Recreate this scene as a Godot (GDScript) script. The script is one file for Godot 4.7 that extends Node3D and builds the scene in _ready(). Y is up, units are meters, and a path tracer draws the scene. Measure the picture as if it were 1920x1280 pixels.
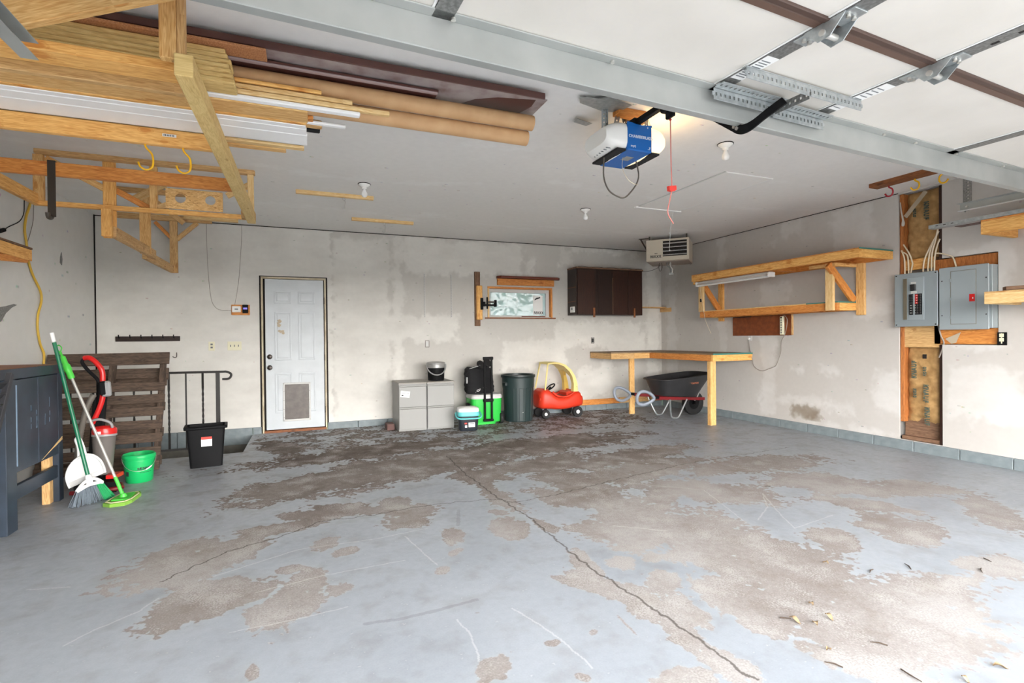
extends Node3D

const LX := -8.287      # left wall
const H := 2.763        # ceiling
var O := Vector3.ZERO   # base of the thing that is being built
var M := {}
var used := {}
var boxes := {}
var grp := 0

func _ready():
	# ---- camera
	var cam := Camera3D.new()
	cam.name = "camera"
	add_child(cam)
	cam.position = Vector3(-5.95683, 1.24254, 7.54637)
	cam.rotation = Vector3(-0.00717, -0.38389, -0.00983)
	cam.fov = 2.0 * rad_to_deg(atan(640.0 / 958.88))
	cam.near = 0.05
	cam.current = true
	# ---- sky, exposure
	var env := Environment.new()
	var sky := Sky.new()
	var psm := ProceduralSkyMaterial.new()
	psm.sky_top_color = Color(0.57, 0.61, 0.67)
	psm.sky_curve = 0.5
	psm.sky_horizon_color = Color(0.98, 0.965, 0.945)
	psm.ground_bottom_color = Color(0.5, 0.5, 0.48)
	psm.ground_horizon_color = Color(0.7, 0.7, 0.68)
	psm.sky_energy_multiplier = 3.4
	psm.ground_energy_multiplier = 1.2
	sky.sky_material = psm
	env.background_mode = Environment.BG_SKY
	env.sky = sky
	env.tonemap_mode = Environment.TONE_MAPPER_LINEAR
	env.tonemap_exposure = 1.9
	env.sdfgi_enabled = true
	env.ssao_enabled = true
	env.ssil_enabled = true
	var we := WorldEnvironment.new()
	we.name = "world_environment"
	we.environment = env
	add_child(we)
	# ---- sun, high over the side of the house: it reaches the driveway, not the garage
	var sun := DirectionalLight3D.new()
	sun.name = "sun"
	sun.light_energy = 1.4
	sun.light_color = Color(1.0, 0.96, 0.9)
	sun.shadow_enabled = true
	sun.sky_mode = DirectionalLight3D.SKY_MODE_LIGHT_ONLY
	add_child(sun)
	sun.look_at_from_position(Vector3(6, 12, -3.0), Vector3.ZERO)
	materials()
	shell()
	openings()
	corner_left()
	back_things()
	bench_corner()
	right_things()
	overhead_rack()
	ceiling_things()
	garage_door()
	debris()

# ================= helpers =================
func numbered(called: String) -> String:
	var n := called
	var k := 0
	while used.has(n):
		k += 1
		n = "%s_%03d" % [called, k]
	used[n] = true
	return n

func tag(o, label, category = "", group = "", kind = ""):
	if label: o.set_meta("label", label)
	if category: o.set_meta("category", category)
	if group: o.set_meta("group", group)
	if kind: o.set_meta("kind", kind)
	return o

# A thing: parts given in world coordinates unless the thing is turned (then in its own).
func thing(called: String, label: String, category: String, at: Vector3, turn := 0.0, group := "") -> Node3D:
	var o := Node3D.new()
	o.name = numbered(called)
	add_child(o)
	o.position = at
	o.rotation_degrees.y = turn
	O = at if turn == 0.0 else Vector3.ZERO
	tag(o, label, category, group)
	return o

func local(o: Node3D):
	O = Vector3.ZERO
	return o

func place(parent: Node, called: String, mesh: Mesh, m: Material, xf: Transform3D) -> MeshInstance3D:
	var o := MeshInstance3D.new()
	o.mesh = mesh
	o.material_override = m
	if parent == self:
		o.name = numbered(called)
		o.transform = xf
		add_child(o)
		return o
	o.name = called
	var rel := Transform3D()
	var p = parent
	while p.get_parent() != self:
		rel = p.transform * rel
		p = p.get_parent()
	xf.origin -= O
	o.transform = rel.affine_inverse() * xf
	parent.add_child(o, true)
	return o

func top(o: Node3D, label: String, category: String, group := "") -> Node3D:
	return tag(o, label, category, group)

func struct(o: Node3D, label := "") -> Node3D:
	return tag(o, label, "", "", "structure")

func rot(e: Vector3) -> Basis:
	return Basis.from_euler(e * PI / 180.0)

func tri(st: SurfaceTool, a: Vector3, b: Vector3, c: Vector3, out: Vector3, ua := Vector2.ZERO, ub := Vector2.ZERO, uc := Vector2.ZERO):
	if (b - a).cross(c - a).dot(out) > 0.0:
		var t := b; b = c; c = t
		var u := ub; ub = uc; uc = u
	st.set_uv(ua); st.add_vertex(a)
	st.set_uv(ub); st.add_vertex(b)
	st.set_uv(uc); st.add_vertex(c)

func quad(st: SurfaceTool, a: Vector3, b: Vector3, c: Vector3, d: Vector3, out: Vector3, ua := Vector2.ZERO, ub := Vector2.ZERO, uc := Vector2.ZERO, ud := Vector2.ZERO):
	tri(st, a, b, c, out, ua, ub, uc)
	tri(st, a, c, d, out, ua, uc, ud)

func stool() -> SurfaceTool:
	var st := SurfaceTool.new()
	st.begin(Mesh.PRIMITIVE_TRIANGLES)
	st.set_smooth_group(-1)
	return st

# chamfered box, grain (u) along its longest side, in metres
func add_box(st: SurfaceTool, xf: Transform3D, s: Vector3, b := 0.003, seed_uv := Vector2.ZERO):
	var h := s * 0.5
	b = minf(b, minf(h.x, minf(h.y, h.z)) * 0.45)
	var la := 0
	if s.y > s.x and s.y >= s.z: la = 1
	elif s.z > s.x and s.z > s.y: la = 2
	var v := func(sx, sy, sz, ax):
		var p := Vector3(sx * (h.x - b), sy * (h.y - b), sz * (h.z - b))
		p[ax] = [sx, sy, sz][ax] * h[ax]
		return p
	var uv := func(p: Vector3, ax: int) -> Vector2:
		var o1 := (la + 1) % 3
		var o2 := (la + 2) % 3
		if ax == la: return Vector2(p[o1] * 0.3, p[o2]) + seed_uv
		var oth := o1 if ax == o2 else o2
		return Vector2(p[la], p[oth] + 0.31 * float(ax)) + seed_uv
	st.set_smooth_group(-1)
	var emit4 := func(q: Array, ax: int):
		var c := Vector3.ZERO
		for p in q: c += p
		var bb := xf.basis
		var w := q.map(func(p): return xf * p)
		var u := q.map(func(p): return uv.call(p, ax))
		if q.size() == 4: quad(st, w[0], w[1], w[2], w[3], bb * c, u[0], u[1], u[2], u[3])
		else: tri(st, w[0], w[1], w[2], bb * c, u[0], u[1], u[2])
	for ax in 3:
		for sg in [-1, 1]:
			var q := []
			for k in [[-1, -1], [1, -1], [1, 1], [-1, 1]]:
				var t := [0, 0, 0]
				t[ax] = sg; t[(ax + 1) % 3] = k[0]; t[(ax + 2) % 3] = k[1]
				q.append(v.call(t[0], t[1], t[2], ax))
			emit4.call(q, ax)
	if b < 0.0005: return
	for c in 3:
		var a1 := (c + 1) % 3
		var a2 := (c + 2) % 3
		for s1 in [-1, 1]:
			for s2 in [-1, 1]:
				var t := [0, 0, 0]
				t[a1] = s1; t[a2] = s2
				var lo := t.duplicate(); lo[c] = -1
				var hi := t.duplicate(); hi[c] = 1
				emit4.call([v.call(lo[0], lo[1], lo[2], a1), v.call(hi[0], hi[1], hi[2], a1), v.call(hi[0], hi[1], hi[2], a2), v.call(lo[0], lo[1], lo[2], a2)], a1)
	for sx in [-1, 1]:
		for sy in [-1, 1]:
			for sz in [-1, 1]:
				emit4.call([v.call(sx, sy, sz, 0), v.call(sx, sy, sz, 1), v.call(sx, sy, sz, 2)], 0)

func at(c: Vector3, e := Vector3.ZERO) -> Transform3D:
	return Transform3D(rot(e), c)

# one box as a node of its own
func box(parent: Node, called: String, m: Material, c: Vector3, s: Vector3, e := Vector3.ZERO, b := 0.003) -> MeshInstance3D:
	var var_no := int(absf(c.x * 37.0 + c.y * 91.0 + c.z * 53.0)) % 7
	var key := "%s|%s|%d" % [s.snappedf(0.001), b, var_no]
	if not boxes.has(key):
		var st := stool()
		add_box(st, Transform3D(), s, b, Vector2(var_no * 0.37, var_no * 0.173))
		st.generate_normals()
		boxes[key] = st.commit()
	return place(parent, called, boxes[key], m, at(c, e))

# box given by two opposite corners
func bar(parent: Node, called: String, m: Material, a: Vector3, z: Vector3, b := 0.003) -> MeshInstance3D:
	return box(parent, called, m, (a + z) * 0.5, (z - a).abs(), Vector3.ZERO, b)

# a stick of section w x t from a to z (w measured towards `up`)
func stick(parent: Node, called: String, m: Material, a: Vector3, z: Vector3, w: float, t: float, up := Vector3.UP, b := 0.003) -> MeshInstance3D:
	var d := (z - a)
	var x := d.normalized()
	var y := (up - x * up.dot(x)).normalized()
	var mi := box(parent, called, m, Vector3.ZERO, Vector3(d.length(), w, t), Vector3.ZERO, b)
	var xf := Transform3D(Basis(x, y, x.cross(y)), (a + z) * 0.5)
	if parent != self:
		var keep := mi.mesh
		parent.remove_child(mi); mi.free()
		return place(parent, called, keep, m, xf)
	mi.transform = xf
	return mi

func add_tube(st: SurfaceTool, pts: Array, r, n := 8, closed := false, flat := 1.0):
	grp += 1
	var k := pts.size()
	var rings := []
	var prev := Vector3.ZERO
	for i in k:
		var t: Vector3
		if closed: t = pts[(i + 1) % k] - pts[(i - 1 + k) % k]
		else: t = pts[mini(i + 1, k - 1)] - pts[maxi(i - 1, 0)]
		t = t.normalized()
		if i == 0:
			prev = Vector3.UP if absf(t.y) < 0.9 else Vector3.RIGHT
		prev = (prev - t * prev.dot(t)).normalized()
		var w := t.cross(prev)
		var rr: float = r[i] if r is Array else r
		var ring := []
		for j in n:
			var a := TAU * j / n
			ring.append(pts[i] + (prev * cos(a) * flat + w * sin(a)) * rr)
		rings.append(ring)
	if closed: rings.append(rings[0])
	loft(st, rings, not closed)

func smooth(pts: Array, k := 6, closed := false) -> Array:
	var out := []
	var n := pts.size()
	var last := n if closed else n - 1
	for i in last:
		var p0: Vector3 = pts[(i - 1 + n) % n] if closed else pts[maxi(i - 1, 0)]
		var p1: Vector3 = pts[i]
		var p2: Vector3 = pts[(i + 1) % n]
		var p3: Vector3 = pts[(i + 2) % n] if closed else pts[mini(i + 2, n - 1)]
		for j in k:
			out.append(p1.cubic_interpolate(p2, p0, p3, float(j) / k))
	if not closed: out.append(pts[n - 1])
	return out

# rings of equal count, each a closed loop
func loft(st: SurfaceTool, rings: Array, caps := true, sm := true):
	grp += 1
	var n: int = rings[0].size()
	var cen := func(ring):
		var c := Vector3.ZERO
		for p in ring: c += p
		return c / ring.size()
	st.set_smooth_group(grp % 4000000 + 1 if sm else -1)
	for i in rings.size() - 1:
		var A: Array = rings[i]
		var B: Array = rings[i + 1]
		var c: Vector3 = (cen.call(A) + cen.call(B)) * 0.5
		for j in n:
			var j2 := (j + 1) % n
			var mid: Vector3 = (A[j] + A[j2] + B[j] + B[j2]) * 0.25
			var u0 := float(j) / n
			var u1 := float(j + 1) / n
			quad(st, A[j], A[j2], B[j2], B[j], mid - c, Vector2(u0, i), Vector2(u1, i), Vector2(u1, i + 1), Vector2(u0, i + 1))
	if caps:
		st.set_smooth_group(-1)
		for e in [0, rings.size() - 1]:
			var R: Array = rings[e]
			var c: Vector3 = cen.call(R)
			var other: Vector3 = cen.call(rings[1 if e == 0 else rings.size() - 2])
			for j in n:
				tri(st, c, R[j], R[(j + 1) % n], c - other, Vector2.ZERO, Vector2(R[j].x, R[j].z), Vector2(R[(j + 1) % n].x, R[(j + 1) % n].z))

# profile of Vector2(radius, height)
func add_lathe(st: SurfaceTool, xf: Transform3D, prof: Array, n := 24, sx := 1.0, sz := 1.0, a0 := 0.0, sq := 0.0):
	var rings := []
	for p in prof:
		var ring := []
		for j in n:
			var a := a0 + TAU * j / n
			var cx := cos(a)
			var cz := sin(a)
			if sq > 0.0:   # towards a rounded square
				var f := pow(pow(absf(cx), sq) + pow(absf(cz), sq), -1.0 / sq)
				cx *= f; cz *= f
			ring.append(xf * Vector3(cx * p.x * sx, p.y, cz * p.x * sz))
		rings.append(ring)
	for i in prof.size() - 1:
		var keep := true
		if i > 0:
			var d0: Vector2 = (prof[i] - prof[i - 1]).normalized()
			var d1: Vector2 = (prof[i + 1] - prof[i]).normalized()
			keep = d0.dot(d1) > 0.8
		if not keep or i == 0: grp += 1
		st.set_smooth_group(grp + 1)
		var d: Vector2 = prof[i + 1] - prof[i]
		var nn := Vector2(d.y, -d.x)
		for j in n:
			var j2 := (j + 1) % n
			var a := a0 + TAU * (j + 0.5) / n
			var out := xf.basis * Vector3(cos(a) * nn.x, nn.y, sin(a) * nn.x)
			quad(st, rings[i][j], rings[i][j2], rings[i + 1][j2], rings[i + 1][j], out, Vector2(float(j) / n, prof[i].y), Vector2(float(j + 1) / n, prof[i].y), Vector2(float(j + 1) / n, prof[i + 1].y), Vector2(float(j) / n, prof[i + 1].y))
	grp += 1

# polygon in x,y pushed along z by d (centred), optional smooth side
func add_prism(st: SurfaceTool, xf: Transform3D, poly: PackedVector2Array, d: float, sm := false):
	var idx := Geometry2D.triangulate_polygon(poly)
	var h := d * 0.5
	st.set_smooth_group(-1)
	for sg in [-1.0, 1.0]:
		for i in range(0, idx.size(), 3):
			var p := []
			for k in 3: p.append(Vector3(poly[idx[i + k]].x, poly[idx[i + k]].y, sg * h))
			tri(st, xf * p[0], xf * p[1], xf * p[2], xf.basis * Vector3(0, 0, sg), poly[idx[i]], poly[idx[i + 1]], poly[idx[i + 2]])
	var ccw := not Geometry2D.is_polygon_clockwise(poly)
	grp += 1
	st.set_smooth_group(grp + 1 if sm else -1)
	var run := 0.0
	for i in poly.size():
		var a := poly[i]
		var b := poly[(i + 1) % poly.size()]
		var e := b - a
		var nn := Vector2(e.y, -e.x) if ccw else Vector2(-e.y, e.x)
		quad(st, xf * Vector3(a.x, a.y, -h), xf * Vector3(b.x, b.y, -h), xf * Vector3(b.x, b.y, h), xf * Vector3(a.x, a.y, h), xf.basis * Vector3(nn.x, nn.y, 0), Vector2(run, 0), Vector2(run + e.length(), 0), Vector2(run + e.length(), d), Vector2(run, d))
		run += e.length()

func emit(parent: Node, called: String, m: Material, st: SurfaceTool) -> MeshInstance3D:
	st.generate_normals()
	var mesh := st.commit()
	var bb := mesh.get_aabb()
	var base := Vector3(bb.get_center().x, bb.position.y, bb.get_center().z)
	var arr := mesh.surface_get_arrays(0)
	var vs: PackedVector3Array = arr[Mesh.ARRAY_VERTEX]
	for i in vs.size(): vs[i] -= base
	arr[Mesh.ARRAY_VERTEX] = vs
	var out := ArrayMesh.new()
	out.add_surface_from_arrays(Mesh.PRIMITIVE_TRIANGLES, arr)
	return place(parent, called, out, m, Transform3D(Basis(), base))

func tube(parent: Node, called: String, m: Material, pts: Array, r, n := 8, closed := false) -> MeshInstance3D:
	var st := stool()
	add_tube(st, pts, r, n, closed)
	return emit(parent, called, m, st)

func lathe(parent: Node, called: String, m: Material, xf: Transform3D, prof: Array, n := 24, sx := 1.0, sz := 1.0, sq := 0.0) -> MeshInstance3D:
	var st := stool()
	add_lathe(st, xf, prof, n, sx, sz, 0.0, sq)
	return emit(parent, called, m, st)

func prism(parent: Node, called: String, m: Material, xf: Transform3D, poly: Array, d: float, sm := false) -> MeshInstance3D:
	var st := stool()
	add_prism(st, xf, PackedVector2Array(poly), d, sm)
	return emit(parent, called, m, st)

func rod(parent: Node, called: String, m: Material, a: Vector3, z: Vector3, r: float, n := 10) -> MeshInstance3D:
	return tube(parent, called, m, [a, z], r, n)

func text(parent: Node, called: String, s: String, h: float, m: Material, xf: Transform3D, font := "Droid Sans", weight := 700, deep := 0.0008) -> MeshInstance3D:
	var t := TextMesh.new()
	var f := SystemFont.new()
	f.font_names = PackedStringArray([font])
	f.font_weight = weight
	t.font = f
	t.font_size = 32
	t.pixel_size = h / 23.0
	t.depth = deep
	t.text = s
	return place(parent, called, t, m, xf)

# ================= materials =================
func mat(key: String, c: Color, rough := 0.7, metal := 0.0, tex: Texture2D = null, sc := Vector3.ONE) -> StandardMaterial3D:
	var m := StandardMaterial3D.new()
	m.resource_name = key
	m.albedo_color = c
	m.roughness = rough
	m.metallic = metal
	if tex:
		m.albedo_texture = tex
		m.uv1_scale = sc
	M[key] = m
	return m

func c8(r: int, g: int, b: int) -> Color:
	return Color(r / 255.0, g / 255.0, b / 255.0)

func noise(seed_no: int, freq: float, oct := 4) -> FastNoiseLite:
	var n := FastNoiseLite.new()
	n.seed = seed_no
	n.frequency = freq
	n.fractal_octaves = oct
	n.noise_type = FastNoiseLite.TYPE_SIMPLEX_SMOOTH
	return n

# 8-bit noise field of w x h
func field(seed_no: int, freq: float, w: int, h: int, oct := 4) -> PackedByteArray:
	return noise(seed_no, freq, oct).get_image(w, h, false, false, true).get_data()

func to_tex(data: PackedByteArray, w: int, h: int, fmt := Image.FORMAT_RGB8) -> ImageTexture:
	var im := Image.create_from_data(w, h, false, fmt, data)
	return ImageTexture.create_from_image(im)

# wood with the grain along u: 1.2 m by 0.3 m a tile
func wood_tex(seed_no: int, pale: Color, dark: Color, knots := 5, contrast := 1.0, streak := 0.0) -> ImageTexture:
	var w := 768
	var h := 192
	var a := noise(seed_no, 1.0, 3)
	var b := noise(seed_no + 1, 1.0, 2)
	var r := RandomNumberGenerator.new()
	r.seed = seed_no
	var ks := []
	for i in knots: ks.append([r.randf() * w, r.randf() * h, r.randf_range(4, 9)])
	var out := PackedByteArray()
	out.resize(w * h * 3)
	for y in h:
		for x in w:
			var yy := float(y)
			var kd := 0.0
			for k in ks:
				var dx: float = (x - k[0]) / 2.4
				var dy: float = y - k[1]
				var q: float = (dx * dx + dy * dy) / (k[2] * k[2])
				if q < 12.0:
					yy += dy * 0.9 * exp(-q * 0.5)
					if q < 1.6: kd = maxf(kd, clampf(1.6 - q, 0.0, 1.0) * 0.75)
					elif q < 2.4: kd = maxf(kd, 0.25)
			var g := a.get_noise_2d(x * 0.0045, yy * 0.055)
			var f := b.get_noise_2d(x * 0.02, yy * 0.33)
			var rings := 0.5 + 0.5 * sin(g * 16.0 + yy * 0.10)
			var t := clampf((rings * 0.45 + f * 0.32 + g * 0.4 + 0.08) * contrast + kd + streak * maxf(0.0, a.get_noise_2d(x * 0.01 + 80.0, yy * 0.04)), 0.0, 1.0)
			var c := pale.lerp(dark, t)
			var i := (y * w + x) * 3
			out[i] = int(c.r * 255.0); out[i + 1] = int(c.g * 255.0); out[i + 2] = int(c.b * 255.0)
	return to_tex(out, w, h)

# soft blotches between two colours, triplanar by default
func blotch_tex(seed_no: int, c0: Color, c1: Color, freq := 0.02, size := 256, power := 1.0, oct := 5) -> ImageTexture:
	var n := noise(seed_no, freq, oct)
	var d := n.get_seamless_image(size, size, false, false, 0.15, true).get_data()
	var out := PackedByteArray()
	out.resize(size * size * 3)
	for i in size * size:
		var t := pow(d[i] / 255.0, power)
		var c := c0.lerp(c1, t)
		out[i * 3] = int(c.r * 255.0); out[i * 3 + 1] = int(c.g * 255.0); out[i * 3 + 2] = int(c.b * 255.0)
	return to_tex(out, size, size)

func tri_mat(key: String, tex: Texture2D, scale: float, rough := 0.7, metal := 0.0, tint := Color.WHITE) -> StandardMaterial3D:
	var m := mat(key, tint, rough, metal, tex, Vector3.ONE * scale)
	m.uv1_triplanar = true
	return m

func materials():
	var ws := Vector3(1.0 / 1.2, 1.0 / 0.3, 1)
	mat("pine", Color.WHITE, 0.62, 0, wood_tex(11, c8(236, 196, 132), c8(196, 136, 68)), ws)
	mat("pine_gold", Color.WHITE, 0.6, 0, wood_tex(23, c8(246, 196, 118), c8(206, 134, 58), 7), ws)
	mat("pine_orange", Color.WHITE, 0.6, 0, wood_tex(31, c8(226, 156, 80), c8(176, 96, 38), 5), ws)
	mat("pine_pale", Color.WHITE, 0.65, 0, wood_tex(37, c8(238, 208, 152), c8(208, 160, 96), 4), ws)
	mat("pine_aged", Color.WHITE, 0.7, 0, wood_tex(41, c8(222, 184, 128), c8(174, 126, 72), 5), ws)
	mat("treated", Color.WHITE, 0.7, 0, wood_tex(47, c8(226, 198, 134), c8(184, 146, 82), 2, 0.8), ws)
	mat("pallet_wood", Color.WHITE, 0.85, 0, wood_tex(53, c8(96, 79, 66), c8(48, 37, 30), 4, 1.1), ws)
	mat("brown_wood", Color.WHITE, 0.6, 0, wood_tex(59, c8(150, 92, 50), c8(96, 52, 26), 3), ws)
	mat("stud", Color.WHITE, 0.7, 0, wood_tex(61, c8(192, 122, 62), c8(136, 76, 34), 3), ws)
	mat("weathered", Color.WHITE, 0.8, 0, wood_tex(67, c8(140, 108, 84), c8(88, 62, 46), 3), ws)
	mat("walnut", Color.WHITE, 0.42, 0, wood_tex(71, c8(60, 34, 24), c8(30, 16, 12), 0, 0.8), ws)
	mat("walnut_dark", Color.WHITE, 0.42, 0, wood_tex(73, c8(46, 28, 22), c8(24, 14, 11), 0, 0.8), ws)
	mat("mahogany", Color.WHITE, 0.45, 0, wood_tex(79, c8(122, 58, 38), c8(78, 32, 22), 0, 0.9), ws)
	tri_mat("masonite", blotch_tex(83, c8(138, 72, 30), c8(108, 50, 20), 0.03), 1.5, 0.45)
	tri_mat("osb", osb_tex(), 2.6, 0.75)
	tri_mat("cork_board", blotch_tex(89, c8(206, 150, 104), c8(150, 96, 60), 0.12), 3.0, 0.85)
	tri_mat("galvanized", blotch_tex(97, c8(196, 200, 200), c8(160, 166, 168), 0.05), 2.0, 0.42, 0.75)
	tri_mat("galvanized_old", blotch_tex(101, c8(160, 160, 158), c8(112, 112, 110), 0.07), 3.0, 0.5, 0.7)
	tri_mat("strut_zinc", blotch_tex(103, c8(182, 184, 181), c8(164, 167, 164), 0.015), 0.8, 0.5, 0.45)
	tri_mat("door_skin", blotch_tex(107, c8(222, 217, 209), c8(212, 207, 198), 0.012), 0.7, 0.55)
	mat("brown_steel", c8(98, 74, 62), 0.5)
	mat("brown_steel_dark", c8(76, 56, 48), 0.5)
	tri_mat("fascia_brown", blotch_tex(109, c8(96, 60, 52), c8(78, 46, 42), 0.02), 0.6, 0.4)
	mat("fascia_light", c8(172, 152, 150), 0.5)
	tri_mat("fascia_back", blotch_tex(113, c8(168, 158, 156), c8(108, 84, 82), 0.02, 256, 2.2), 1.1, 0.5)
	tri_mat("kraft_tube", blotch_tex(127, c8(206, 168, 124), c8(190, 148, 104), 0.03), 0.8, 0.7)
	tri_mat("kraft_paper", blotch_tex(131, c8(200, 162, 108), c8(144, 108, 64), 0.025), 1.6, 0.75)
	mat("paper_torn", c8(184, 170, 148), 0.85)
	mat("drywall_core", c8(196, 190, 180), 0.9)
	mat("white", c8(232, 232, 230), 0.5)
	mat("white_trim", c8(250, 250, 250), 0.45)
	mat("white_plastic", c8(238, 238, 236), 0.35)
	mat("white_dirty", c8(206, 206, 204), 0.45)
	mat("porcelain", c8(244, 244, 240), 0.2)
	tri_mat("door_paint", blotch_tex(137, c8(202, 208, 212), c8(190, 196, 200), 0.01), 1.2, 0.4)
	tri_mat("jamb", blotch_tex(139, c8(214, 204, 178), c8(176, 160, 130), 0.02), 1.0, 0.6)
	mat("dark_gap", c8(34, 28, 24), 0.9)
	mat("black", c8(16, 16, 18), 0.6).metallic_specular = 0.3
	mat("black_matte", c8(22, 22, 23), 0.8)
	mat("black_cloth", c8(24, 24, 26), 0.95)
	mat("rubber", c8(26, 26, 27), 0.7)
	mat("iron", c8(44, 42, 40), 0.5, 0.2)
	mat("steel_dark", c8(78, 72, 66), 0.45, 0.6)
	mat("chrome", c8(206, 206, 206), 0.2, 0.9)
	mat("zinc_bolt", c8(214, 212, 206), 0.3, 0.8)
	mat("knob_metal", c8(52, 46, 42), 0.3, 0.7)
	tri_mat("navy", blotch_tex(149, c8(52, 63, 77), c8(38, 47, 58), 0.02), 1.0, 0.45)
	mat("navy_worn", c8(92, 112, 132), 0.5)
	mat("wear_pale", c8(190, 184, 172), 0.7)
	mat("green_dark", c8(18, 108, 74), 0.35)
	mat("green_lime", c8(76, 196, 70), 0.4)
	mat("green_bristle", c8(40, 164, 98), 0.8)
	mat("green_bucket", c8(24, 176, 96), 0.35)
	mat("green_cooler", c8(50, 190, 72), 0.4)
	mat("mop_cloth", c8(118, 164, 62), 0.95)
	mat("mop_trim", c8(206, 204, 160), 0.95)
	mat("grey_bristle", c8(112, 122, 132), 0.9)
	mat("red", c8(206, 34, 32), 0.3)
	mat("red_dark", c8(122, 22, 28), 0.4)
	mat("red_toy", c8(216, 58, 34), 0.45)
	mat("yellow_toy", c8(222, 188, 92), 0.5)
	mat("yellow_toy_faded", c8(232, 214, 140), 0.55)
	mat("yellow_hook", c8(240, 184, 24), 0.35)
	mat("yellow_cord", c8(214, 176, 66), 0.5)
	mat("red_hook", c8(164, 34, 48), 0.35)
	mat("pull_red", c8(224, 64, 56), 0.5)
	mat("rope_pink", c8(214, 130, 122), 0.8)
	mat("label_red", c8(214, 58, 42), 0.6)
	mat("label_white", c8(236, 236, 234), 0.6)
	mat("ink", c8(40, 44, 46), 0.7)
	mat("ink_kraft", c8(82, 92, 80), 0.8)
	mat("ink_grey", c8(120, 124, 126), 0.7)
	mat("silver_print", c8(216, 222, 230), 0.5)
	mat("orange_print", c8(206, 128, 96), 0.6)
	mat("clear_bin", c8(112, 106, 102), 0.25)
	mat("vac_grey", c8(150, 150, 150), 0.4)
	mat("hose_grey", c8(98, 92, 84), 0.6)
	mat("aluminium", c8(206, 204, 198), 0.35, 0.6)
	mat("file_grey", c8(146, 146, 143), 0.45)
	mat("file_side", c8(160, 152, 148), 0.5)
	mat("file_top", c8(152, 148, 140), 0.5)
	mat("silver_lid", c8(158, 158, 156), 0.35, 0.3)
	mat("cooler_navy", c8(36, 42, 50), 0.45)
	mat("teal", c8(96, 188, 190), 0.45)
	mat("can_green", c8(36, 52, 52), 0.45)
	mat("can_rim", c8(28, 40, 40), 0.4)
	tri_mat("barrow_black", blotch_tex(151, c8(52, 52, 54), c8(40, 40, 42), 0.02), 1.0, 0.42)
	mat("grip_grey", c8(142, 150, 162), 0.45)
	mat("ply_green", c8(70, 132, 122), 0.7)
	tri_mat("bench_top", blotch_tex(157, c8(150, 126, 98), c8(126, 106, 84), 0.02), 0.8, 0.7)
	mat("panel_grey", c8(142, 152, 156), 0.45, 0.1)
	mat("panel_cover", c8(154, 164, 168), 0.45, 0.1)
	mat("panel_tan", c8(128, 126, 112), 0.5)
	mat("breaker", c8(30, 30, 32), 0.4)
	mat("breaker_red", c8(206, 36, 34), 0.4)
	mat("breaker_white", c8(200, 200, 196), 0.5)
	mat("cable_white", c8(222, 208, 182), 0.5)
	mat("cable_grey", c8(150, 142, 134), 0.5)
	mat("copper", c8(190, 110, 80), 0.5)
	mat("ivory", c8(222, 218, 190), 0.4)
	mat("heater_tan", c8(196, 186, 168), 0.5)
	mat("heater_lip", c8(150, 138, 128), 0.5)
	mat("opener_blue", c8(14, 98, 176), 0.4)
	var lens := mat("lens", c8(246, 246, 242), 0.3)
	lens.backlight_enabled = true
	lens.backlight = Color(0.35, 0.33, 0.28)
	var lit := mat("lens_lit", c8(250, 240, 214), 0.3)
	lit.emission_enabled = true
	lit.emission = c8(255, 226, 170)
	lit.emission_energy_multiplier = 0.55
	var led := mat("screen_violet", c8(70, 64, 130), 0.3)
	led.emission_enabled = true
	led.emission = c8(140, 130, 230)
	led.emission_energy_multiplier = 0.5
	tri_mat("concrete_pit", blotch_tex(163, c8(126, 124, 116), c8(92, 90, 84), 0.02), 0.9, 0.85)
	tri_mat("block_paint", blotch_tex(167, c8(136, 146, 150), c8(114, 124, 128), 0.025), 1.2, 0.6)
	tri_mat("driveway", blotch_tex(173, c8(150, 148, 144), c8(126, 124, 120), 0.01), 0.3, 0.9)
	mat("brick_red", c8(104, 78, 74), 0.85)
	mat("shutter", c8(46, 46, 50), 0.5)
	mat("leaf", c8(150, 178, 110), 0.7)
	mat("dead_leaf", c8(148, 126, 96), 0.85)
	mat("twig", c8(70, 58, 48), 0.9)
	mat("grass", c8(96, 128, 66), 0.9)
	mat("siding", c8(206, 204, 196), 0.7)
	var g := mat("film_glass", Color(0.66, 0.76, 0.77, 0.88), 0.4)
	g.transparency = BaseMaterial3D.TRANSPARENCY_ALPHA
	M["pet_flap"] = tri_mat("pet_flap", blotch_tex(179, c8(104, 96, 90), c8(84, 76, 72), 0.02), 2.0, 0.4)

func osb_tex() -> ImageTexture:
	var w := 384
	var im := Image.create(w, w, false, Image.FORMAT_RGB8)
	im.fill(c8(232, 186, 120))
	var r := RandomNumberGenerator.new()
	r.seed = 5
	for i in 900:
		var p := Vector2(r.randf(), r.randf()) * w
		var a := r.randf_range(-0.5, 0.5)
		var l := r.randf_range(14, 46)
		var t := r.randf_range(3, 9)
		var c := c8(248, 210, 146).lerp(c8(196, 138, 74), pow(r.randf(), 1.9))
		for k in int(l):
			var q := p + Vector2(cos(a), sin(a)) * k
			for j in int(t): im.set_pixel(posmod(int(q.x), w), posmod(int(q.y) + j, w), c)
	return ImageTexture.create_from_image(im)

# ================= shell =================
const FW := 2048
const FX := 8.3
const FZ := 8.1
var ff := PackedFloat32Array()
var fl := PackedFloat32Array()

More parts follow.
